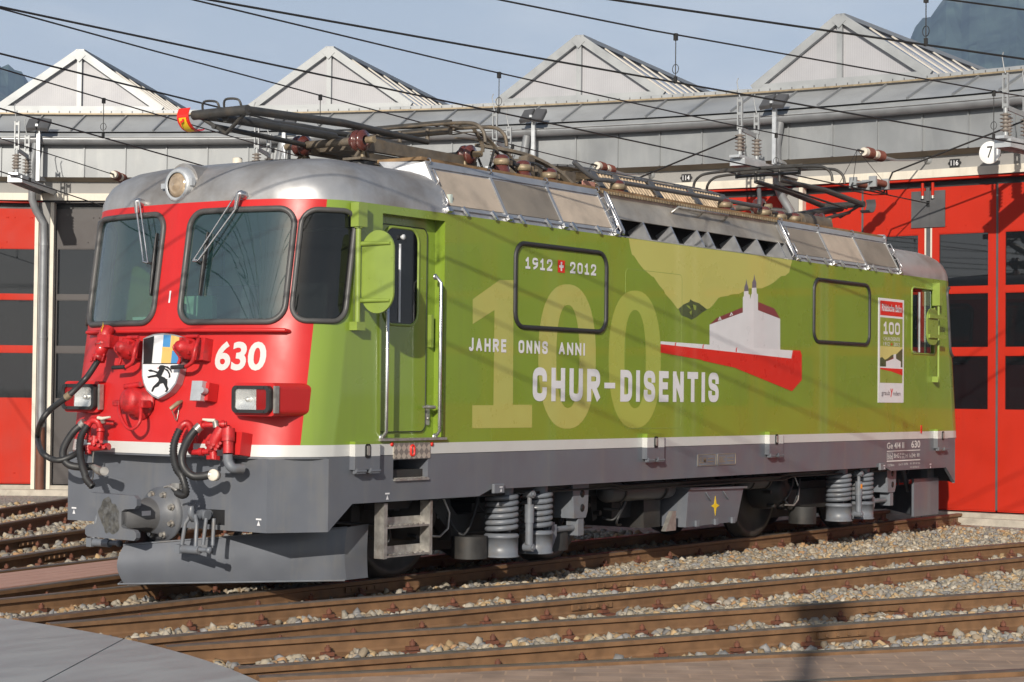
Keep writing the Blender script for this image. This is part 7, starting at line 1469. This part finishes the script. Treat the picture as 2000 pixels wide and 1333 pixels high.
# ================================================================== roof equipment
def disc_ins(m, c, ax, mi=0, sc_=1.0):
    ax = Vector(ax).normalized(); sc_ *= 0.86; m.lathe(Vector(c)-ax*0.09*sc_, ax, [(0, 0.05*sc_), (0.02*sc_, 0.105*sc_), (0.05*sc_, 0.105*sc_), (0.06*sc_, 0.06*sc_), (0.085*sc_, 0.055*sc_), (0.095*sc_, 0.105*sc_), (0.125*sc_, 0.105*sc_), (0.14*sc_, 0.06*sc_), (0.18*sc_, 0.055*sc_)], 22, mi)
rear_p = lambda p: Vector((12.42-p[0], -p[1], p[2]))
def pantograph(tr, up, label):
    pt = MB(); zb = 3.70
    # base frame on four insulators
    for s in (-1, 1):
        pt.obox(tr((2.65, s*0.30, zb-0.02)), ((1, 0, 0), (0, 1, 0), (0, 0, 1)), (0.75, 0.035, 0.05))
    pt.cyl(tr((1.90, -0.36, zb)), tr((1.90, 0.36, zb)), 0.035, 10); pt.cyl(tr((3.42, -0.36, zb+0.04)), tr((3.42, 0.36, zb+0.04)), 0.035, 10); pt.obox(tr((2.2, 0, zb)), ((1, 0, 0), (0, 1, 0), (0, 0, 1)), (0.12, 0.28, 0.05))
    P = pt.build("pantograph", RTUBE, loco, None); P["label"] = label
    m = MB()
    for x in (1.90, 3.42):
        for s in (-1, 1):
            m.piece(); z = zb+(0.04 if x > 3 else 0); disc_ins(m, tr((x, s*0.33, z)), (0, 1, 0)); m.cyl(tr((x, s*0.42, z)), tr((x, s*0.50, z)), 0.03, 8, 1)
    m.build("disc_insulator", [PORC, BRASS], P)
    m = MB()
    for x in (1.95, 3.40):
        for s in (-1, 1):
            m.piece(); b = tr((x, s*0.33, 3.44)); m.lathe(b, (0, 0, 1), [(0, 0.10), (0.02, 0.115), (0.03, 0.09), (0.05, 0.115), (0.06, 0.09), (0.08, 0.115), (0.09, 0.06)], 16, 0); m.obox(b+Vector((0, 0, 0.10)), ((1, 0, 0), (0, 1, 0), (0, 0, 1)), (0.14, 0.10, 0.010), 1)
            for e in (-1, 1): m.tube([b+Vector((e*0.10, 0, 0.11)), b+Vector((e*0.02, 0, 0.20))], 0.016, 6, 1)
            m.cyl(b+Vector((0, 0, 0.11)), b+Vector((0, 0, 0.24)), 0.022, 8, 2)
    m.build("support_insulator", [RUBBER, RTUBE, BRASS], P)
    kx, kz = (0.57, 3.80) if not up else (0.55, 4.02); hx, hz = (3.06, 3.93) if not up else (2.58, 4.24)
    # lower arm
    m = MB()
    m.tube([tr((1.95, -0.02, zb+0.06)), tr((kx+0.05, 0.0, kz-0.04))], 0.048 if up else 0.035, 12); m.tube([tr((1.85, 0.25, zb)), tr((kx+0.02, 0.10, kz-0.10))], 0.022, 10); m.build("lower_arm", TUBE, P)
    m = MB()
    for s in (-1, 1): m.piece().tube([tr((kx, s*0.27, kz)), tr(((kx+hx)/2, s*0.24, (kz+hz)/2-0.02)), tr((hx, s*0.16, hz-0.10))], [0.036, 0.034, 0.026], 12)
    m.piece().tube([tr((kx+0.05, 0.08, kz-0.05)), tr((hx-0.05, 0.05, hz-0.14))], 0.014, 8); m.build("upper_arm", TUBE, P)
    m = MB(); m.tube([tr((kx, -0.30, kz)), tr((kx, 0.30, kz))], 0.040, 12); m.tube([tr((kx+0.02, -0.28, kz-0.0)), tr((kx+0.07, 0.0, kz-0.16)), tr((kx+0.02, 0.28, kz))], 0.018, 8)
    if not up:
        for y in (-0.12, 0.12): m.tube(smooth([tr((kx+0.02, y-0.09, kz+0.03)), tr((kx, y-0.07, kz+0.09)), tr((kx, y+0.07, kz+0.10)), tr((kx+0.02, y+0.10, kz+0.03))], 5), 0.010, 6)
    m.build("knee_joint", TUBE, P)
    # curved guard at the knee with warning flash
    m = MB(); GP = smooth([(kx-0.045, 0, kz+0.055), (kx-0.065, 0, kz-0.005), (kx-0.045, 0, kz-0.065), (kx+0.01, 0, kz-0.11), (kx+0.085, 0, kz-0.12), (kx+0.135, 0, kz-0.095)], 4); V = []
    for p in GP: V += [tr((p.x, 0.30, p.z)), tr((p.x, 0.43, p.z))]
    m.add(V, [(2*k, 2*k+2, 2*k+3, 2*k+1) for k in range(len(GP)-1)], 0, True); V2 = [tr((p.x+0.006, p.y, p.z+0.004)) for p in [Vector((q.x, y, q.z)) for q in GP for y in (0.30, 0.43)]]
    m.add(V2, [(2*k, 2*k+2, 2*k+3, 2*k+1) for k in range(len(GP)-1)], 0, True)
    if not up:
        V = []
        for p in GP[5:15]: V += [tr((p.x-0.004, 0.325, p.z-0.003)), tr((p.x-0.004, 0.405, p.z-0.003))]
        m.add(V, [(2*k, 2*k+2, 2*k+3, 2*k+1) for k in range(9)], 1, True)
        c = Vector(tr((kx-0.064, 0.365, kz-0.05))); fl = [(-0.022, 0.03), (0.012, 0.035), (0.0, 0.005), (0.022, -0.002), (-0.004, -0.05), (0.002, -0.015), (-0.02, -0.01)]
        m.add([c+Vector((0.25*v-0.006, u, v)) for u, v in fl], tessellate_polygon([[Vector((u, v, 0)) for u, v in fl]]), 0)
    m.build("knee_guard", [VRED if not up else DGREY, YELLOW], P)
    # spring and head
    m = coil_h(tr((2.2, 0.02, zb+0.08)), tr((2.95, 0.02, zb+0.05)), 0.05, 0.010, 22); m.build("raising_spring", TUBE, P)
    m = MB()
    for e in (-0.16, 0.16):
        HZ = hz+(0.0 if e < 0 else 0.0); pts = [tr((hx+e, y, HZ+z)) for y, z in ((-0.93, -0.17), (-0.91, -0.08), (-0.84, -0.015), (-0.74, 0.012), (-0.5, 0.025), (0, 0.03), (0.5, 0.025), (0.74, 0.012), (0.84, -0.015), (0.91, -0.08), (0.93, -0.17))]
        Q = smooth(pts, 4); m.tube(Q, 0.017, 8)
    for y in (-0.45, 0.45): m.tube([tr((hx-0.16, y, hz+0.02)), tr((hx+0.16, y, hz+0.02))], 0.012, 6)
    m.tube([tr((hx, -0.42, hz-0.03)), tr((hx, 0.42, hz-0.03))], 0.018, 8)
    for y in (-0.42, -0.16, 0.16, 0.42): m.tube([tr((hx, y, hz-0.12 if abs(y) < 0.3 else hz-0.05)), tr((hx, y, hz+0.02))], 0.020, 8)
    m.build("contact_head", TUBE if up else RTUBE, P)
    m = MB()
    for e in (-0.16, 0.16): m.piece().obox(tr((hx+e, 0, hz+0.045)), ((1, 0, 0), (0, 1, 0), (0, 0, 1)), (0.016, 0.55, 0.010))
    m.build("contact_strip", TUBE, P); return P
def coil_h(a, b, R0, r0, turns):
    a = Vector(a); b = Vector(b); d = (b-a).normalized(); e1 = d.cross(Vector((0, 0, 1))).normalized(); e2 = d.cross(e1); m = MB(); n = turns*14
    m.tube([a+(b-a)*(k/n)+(e1*math.cos(2*math.pi*turns*k/n)+e2*math.sin(2*math.pi*turns*k/n))*R0 for k in range(n+1)], r0, 6); return m
pantograph(ident, False, "lowered front pantograph with red and yellow guard"); pantograph(rear_p, True, "partly raised rear pantograph under the wire")
# bell insulators carrying the roof bus bar
bells = [((980, 290), -0.60), ((1022, 310), -0.62), ((1073, 336), -0.70), ((1206, 372), -0.72), ((1415, 408), -0.75), ((1492, 414), -0.70), ((1522, 414), -0.60), ((1551, 418), -0.62)]
tops = []
for (px, py), y in bells:
    p = at(px, py, 1, y); b = Vector((p[0], y, 3.465)); h = max(0.20, min(0.32, p[2]-3.465)); m = MB(); m.lathe(b, (0, 0, 1), [(0, 0.115), (0.02, 0.115), (h*0.55, 0.065), (h*0.6, 0.05)], 20, 0); m.lathe(b+Vector((0, 0, h*0.58)), (0, 0, 1), [(0, 0.05), (0.0, 0.075), (0.055, 0.075), (0.057, 0.05)], 16, 1); m.lathe(b+Vector((0, 0, h*0.58+0.055)), (0, 0, 1), [(0, 0.072), (0.02, 0.068), (0.04, 0.04), (0.045, 0.0)], 16, 0); m.obox(b+Vector((0.09, 0, h*0.58+0.03)), ((1, 0, 0), (0, 1, 0), (0, 0, 1)), (0.035, 0.035, 0.022), 1)
    m.build("bell_insulator", [PORC, BRASS], loco); tops.append(b+Vector((0, 0, h*0.58+0.07)))
m = MB(); zt = 3.66; bb_ = [(4.75, -0.62, 3.80), (5.0, -0.70, 3.66), (tops[3].x, tops[3].y, zt), (tops[4].x, tops[4].y, zt), (tops[4].x+0.7, -0.75, zt), (tops[4].x+0.78, -0.75, zt+0.03), (tops[4].x+0.86, -0.70, zt+0.20)]
m.tube(smooth(bb_, 4), 0.024, 10); m.build("bus_bar", DGREY, loco)
m = MB(); m.tube(smooth([tops[0], tops[0]+Vector((0.2, 0, -0.02)), tops[1]+Vector((-0.15, 0, -0.03)), tops[1]], 5), 0.014, 8); m.piece().tube(smooth([tops[1], tops[1]+Vector((0.25, 0.05, 0.03)), tops[2]+Vector((-0.1, 0, 0.02)), tops[2]], 5), 0.014, 8); m.piece().tube(smooth([tops[5], (tops[5]+tops[6])/2+Vector((0, 0, -0.02)), tops[6], (tops[6]+tops[7])/2, tops[7]], 4), 0.016, 8); m.build("roof_cable", RUBBER, loco)
m = MB()
def strap(P, w, t_=0.006):
    m.piece(); Q = smooth(P, 6)
    for a, b in zip(Q, Q[1:]): dd = b-a; m.obox((a+b)/2, (dd, (0, 1, 0), dd.cross(Vector((0, 1, 0)))), (dd.length/2+0.004, w, t_))
strap([(3.15, -0.40, 3.97), (3.30, -0.45, 4.0), (3.42, -0.5, 3.85), (3.44, -0.5, 3.76)], 0.018); strap([(3.3, -0.28, 3.92), (3.55, -0.35, 3.96), (3.75, -0.40, 3.86), (3.80, -0.42, 3.70)], 0.02); strap([(3.5, -0.15, 3.92), (3.9, -0.15, 3.93), (4.2, -0.25, 3.82), (4.25, -0.3, 3.66)], 0.018)
strap([(3.9, -0.1, 3.90), (4.3, -0.35, 3.84), (4.6, -0.5, 3.72), (4.75, -0.6, 3.58)], 0.03, 0.014); m.build("copper_strap", RTUBE, loco)
m = MB(); r2 = random.Random(5)
for k in range(16): m.piece(); x = r2.uniform(3.0, 4.9); y = r2.uniform(-0.55, 0.35); z = 3.47; m.box((x, y, z), (x+r2.uniform(.08, .3), y+r2.uniform(.05, .22), z+r2.uniform(.08, .34)), 0)
for k in range(10): m.piece(); x = r2.uniform(3.0, 4.8); y = r2.uniform(-0.6, 0.3); m.tube([(x, y, 3.5), (x+r2.uniform(-.1, .4), y+r2.uniform(-.2, .2), r2.uniform(3.6, 3.86)), (x+r2.uniform(.2, .6), y, 3.6)], 0.014, 6, 1)
m.build("roof_switchgear", [RTUBE, RUBBER], loco)
m = MB()
for k in range(9): m.piece(); x = r2.uniform(8.2, 9.4); y = r2.uniform(-0.45, 0.4); m.box((x, y, 3.47), (x+r2.uniform(.1, .35), y+r2.uniform(.06, .25), 3.47+r2.uniform(.08, .26)), 0)
m.piece().cyl((9.55, -0.55, 3.60), (10.25, -0.55, 3.60), 0.11, 16, 0); m.cyl((9.75, -0.55, 3.60), (9.82, -0.55, 3.60), 0.118, 16, 1); m.cyl((10.25, -0.55, 3.60), (10.30, -0.55, 3.60), 0.06, 12, 1); m.tube([(9.3, -0.5, 3.64), (9.5, -0.55, 3.62)], 0.05, 10, 1); m.build("main_switch", [RTUBE, BOGIE], loco)
# ---- braking-resistor cage
x0, x1, RZ, RR = 5.25, 7.85, 3.42, 0.56
m = MB(); nrib = 44
for k in range(nrib):
    x = x0+(x1-x0)*(k+0.5)/nrib
    if k in (6, 7, 17, 18, 19, 31, 32): continue
    P = [(x, -0.72, 3.47), (x, -0.49, 3.755)]+[(x, -0.47*math.cos(R(a)), 3.71+0.13*math.sin(R(a))) for a in range(30, 151, 15)]+[(x, 0.49, 3.755), (x, 0.72, 3.47)]
    m.tube(P, 0.0125, 5)
rc = m.build("resistor_cage", COPPER, loco)
m = MB()
for k in (6.5, 18, 31.5, -0.5, 43.5):
    x = x0+(x1-x0)*(k+0.5)/nrib; P = [(x, -0.735, 3.47), (x, -0.50, 3.765)]+[(x, -0.485*math.cos(R(a)), 3.72+0.13*math.sin(R(a))) for a in range(30, 151, 15)]+[(x, 0.50, 3.765), (x, 0.735, 3.47)]
    for a, b in zip(P, P[1:]): a, b = Vector(a), Vector(b); dd = b-a; m.obox((a+b)/2, (dd, (1, 0, 0), dd.cross(Vector((1, 0, 0)))), (dd.length/2+0.005, 0.045, 0.010))
for (y, z) in ((-0.495, 3.762), (-0.24, 3.84), (0.24, 3.84)): m.obox(((x0+x1)/2, y, z), ((1, 0, 0), (0, 1, 0.7), (0, -0.7, 1)), ((x1-x0)/2, 0.012, 0.006))
m.build("cage_frame", DGREY, rc)
m = MB(); r3 = random.Random(3)
m.box((x0+0.1, -0.30, 3.47), (x1-0.1, 0.30, 3.66), 0)
for k in range(46): x = x0+0.12+(x1-x0-0.3)*k/46; m.tube([(x, -0.5, 3.48), (x+0.02, -0.42, 3.60), (x, -0.32, 3.70)], 0.008, 5, 1)
m.build("resistor_element", [BOGIE, COPPER], rc)
m = MB()
for x in (5.12, 7.95): m.piece().obox((x, -0.55, 3.56), ((1, 0, 0), (0, 1, 0), (0, 0, 1)), (0.11, 0.006, 0.09))
m.build("pink_shield", PINK, loco)
m = MB(); p = at(1717, 455, 1, -0.7); m.lathe((p[0], -0.7, 3.45), (0, 0, 1), [(0, 0.09), (0.11, 0.09), (0.13, 0.07), (0.13, 0)], 16); m.build("roof_vent", GALV, loco)
# ================================================================== locomotives parked inside the shed, seen through the panes
for k, dist, txt, lab in ((0, 3.6, "", "red locomotive nose with round lamp parked inside the right-hand stall"), (4, 2.6, "70", "red locomotive numbered 70 parked inside the far left stall")):
    fn = facet(k); L_ = lambda u, v, d: fn(u, v, -dist-d); root = thing("parked_locomotive", lab, "locomotive", fn(0, 0, -dist-2), "locomotives parked in the shed")
    def ob(lo, hi, mi=0, m=None): fbox(m, fn, lo[0], hi[0], lo[1], hi[1], -dist-lo[2], -dist-hi[2], mi)
    m = MB(); m.prism([(-1.25, 0.5), (1.25, 0.5), (1.25, 2.0), (1.15, 3.0), (0.9, 3.35), (-0.9, 3.35), (-1.15, 3.0), (-1.25, 2.0)], fn, -dist-5.5, -dist, 0); m.build("body", RED, root)
    m = MB()
    for s in (-1, 1): m.piece().prism(rrect(s*0.55-0.42, 2.1, s*0.55+0.42, 2.85, 0.1, 3), fn, -dist+0.002, -dist+0.012)
    m.build("windscreen", G_DARK, root)
    for s in (-1, 1): m = MB(); m.lathe(fn(s*0.82, 1.45, -dist+0.001), fn(0, 0, 1)-fn(0, 0, 0), [(0, 0.17), (0.08, 0.17), (0.10, 0.14), (0.09, 0.13), (0.06, 0.05), (0.05, 0)], 20); m.build("lamp", [ALUB], root)
    m = MB(); m.prism([(-0.2, 1.75), (0.2, 1.75), (0.2, 1.45), (0.12, 1.25), (0, 1.15), (-0.12, 1.25), (-0.2, 1.45)], fn, -dist+0.002, -dist+0.03); m.build("shield", WHITE, root)
    if txt: m = MB(); put_text(m, txt, lambda u, v, d: fn(-u, v, -dist+d), (-1.1-0.0, 1.62, -0.72, 1.88), 0.02, 0, d=0.004) if False else put_text(m, txt, lambda u, v, d: fn(-u, v, -dist+d), (0.25, 1.60, 0.75, 1.90), 0.02, 0, d=0.004); m.build("number", WHITE, root)
    m = MB(); fbox(m, fn, -1.2, 1.2, 0.35, 0.5, -dist-5.4, -dist-0.05); fbox(m, fn, -0.9, 0.9, 0.05, 0.35, -dist-4.5, -dist-0.6); m.build("underframe", BOGIE, root)
# signal post beside the turntable, out of the picture; its shadow falls on the paving and rails

sp = Vector((2.60, -4.35, 0)); Lh = 6.6; base = sp-Vector((ld.x, ld.y, 0)).normalized()*(Lh/math.tan(R(SUN_EL))); root = thing("signal_post", "tall grey signal post near the turntable casting its shadow over the right-hand rails", "signal", (base.x, base.y, GZ))
m = MB(); m.cyl((base.x, base.y, GZ), (base.x, base.y, Lh-0.2), 0.06, 12); m.cyl((base.x, base.y, GZ), (base.x, base.y, GZ+0.3), 0.2, 12); m.build("post", GALV, root)
m = MB(); q = Vector((ld.x, ld.y, 0)).normalized(); t = Vector((-q.y, q.x, 0)); m.obox((base.x, base.y, Lh), (t, q, (0, 0, 1)), (0.21, 0.10, 0.20)); m.obox((base.x, base.y, Lh+0.25), (t, q, (0, 0, 1)), (0.25, 0.2, 0.02)); m.build("signal_head", BLACK, root)
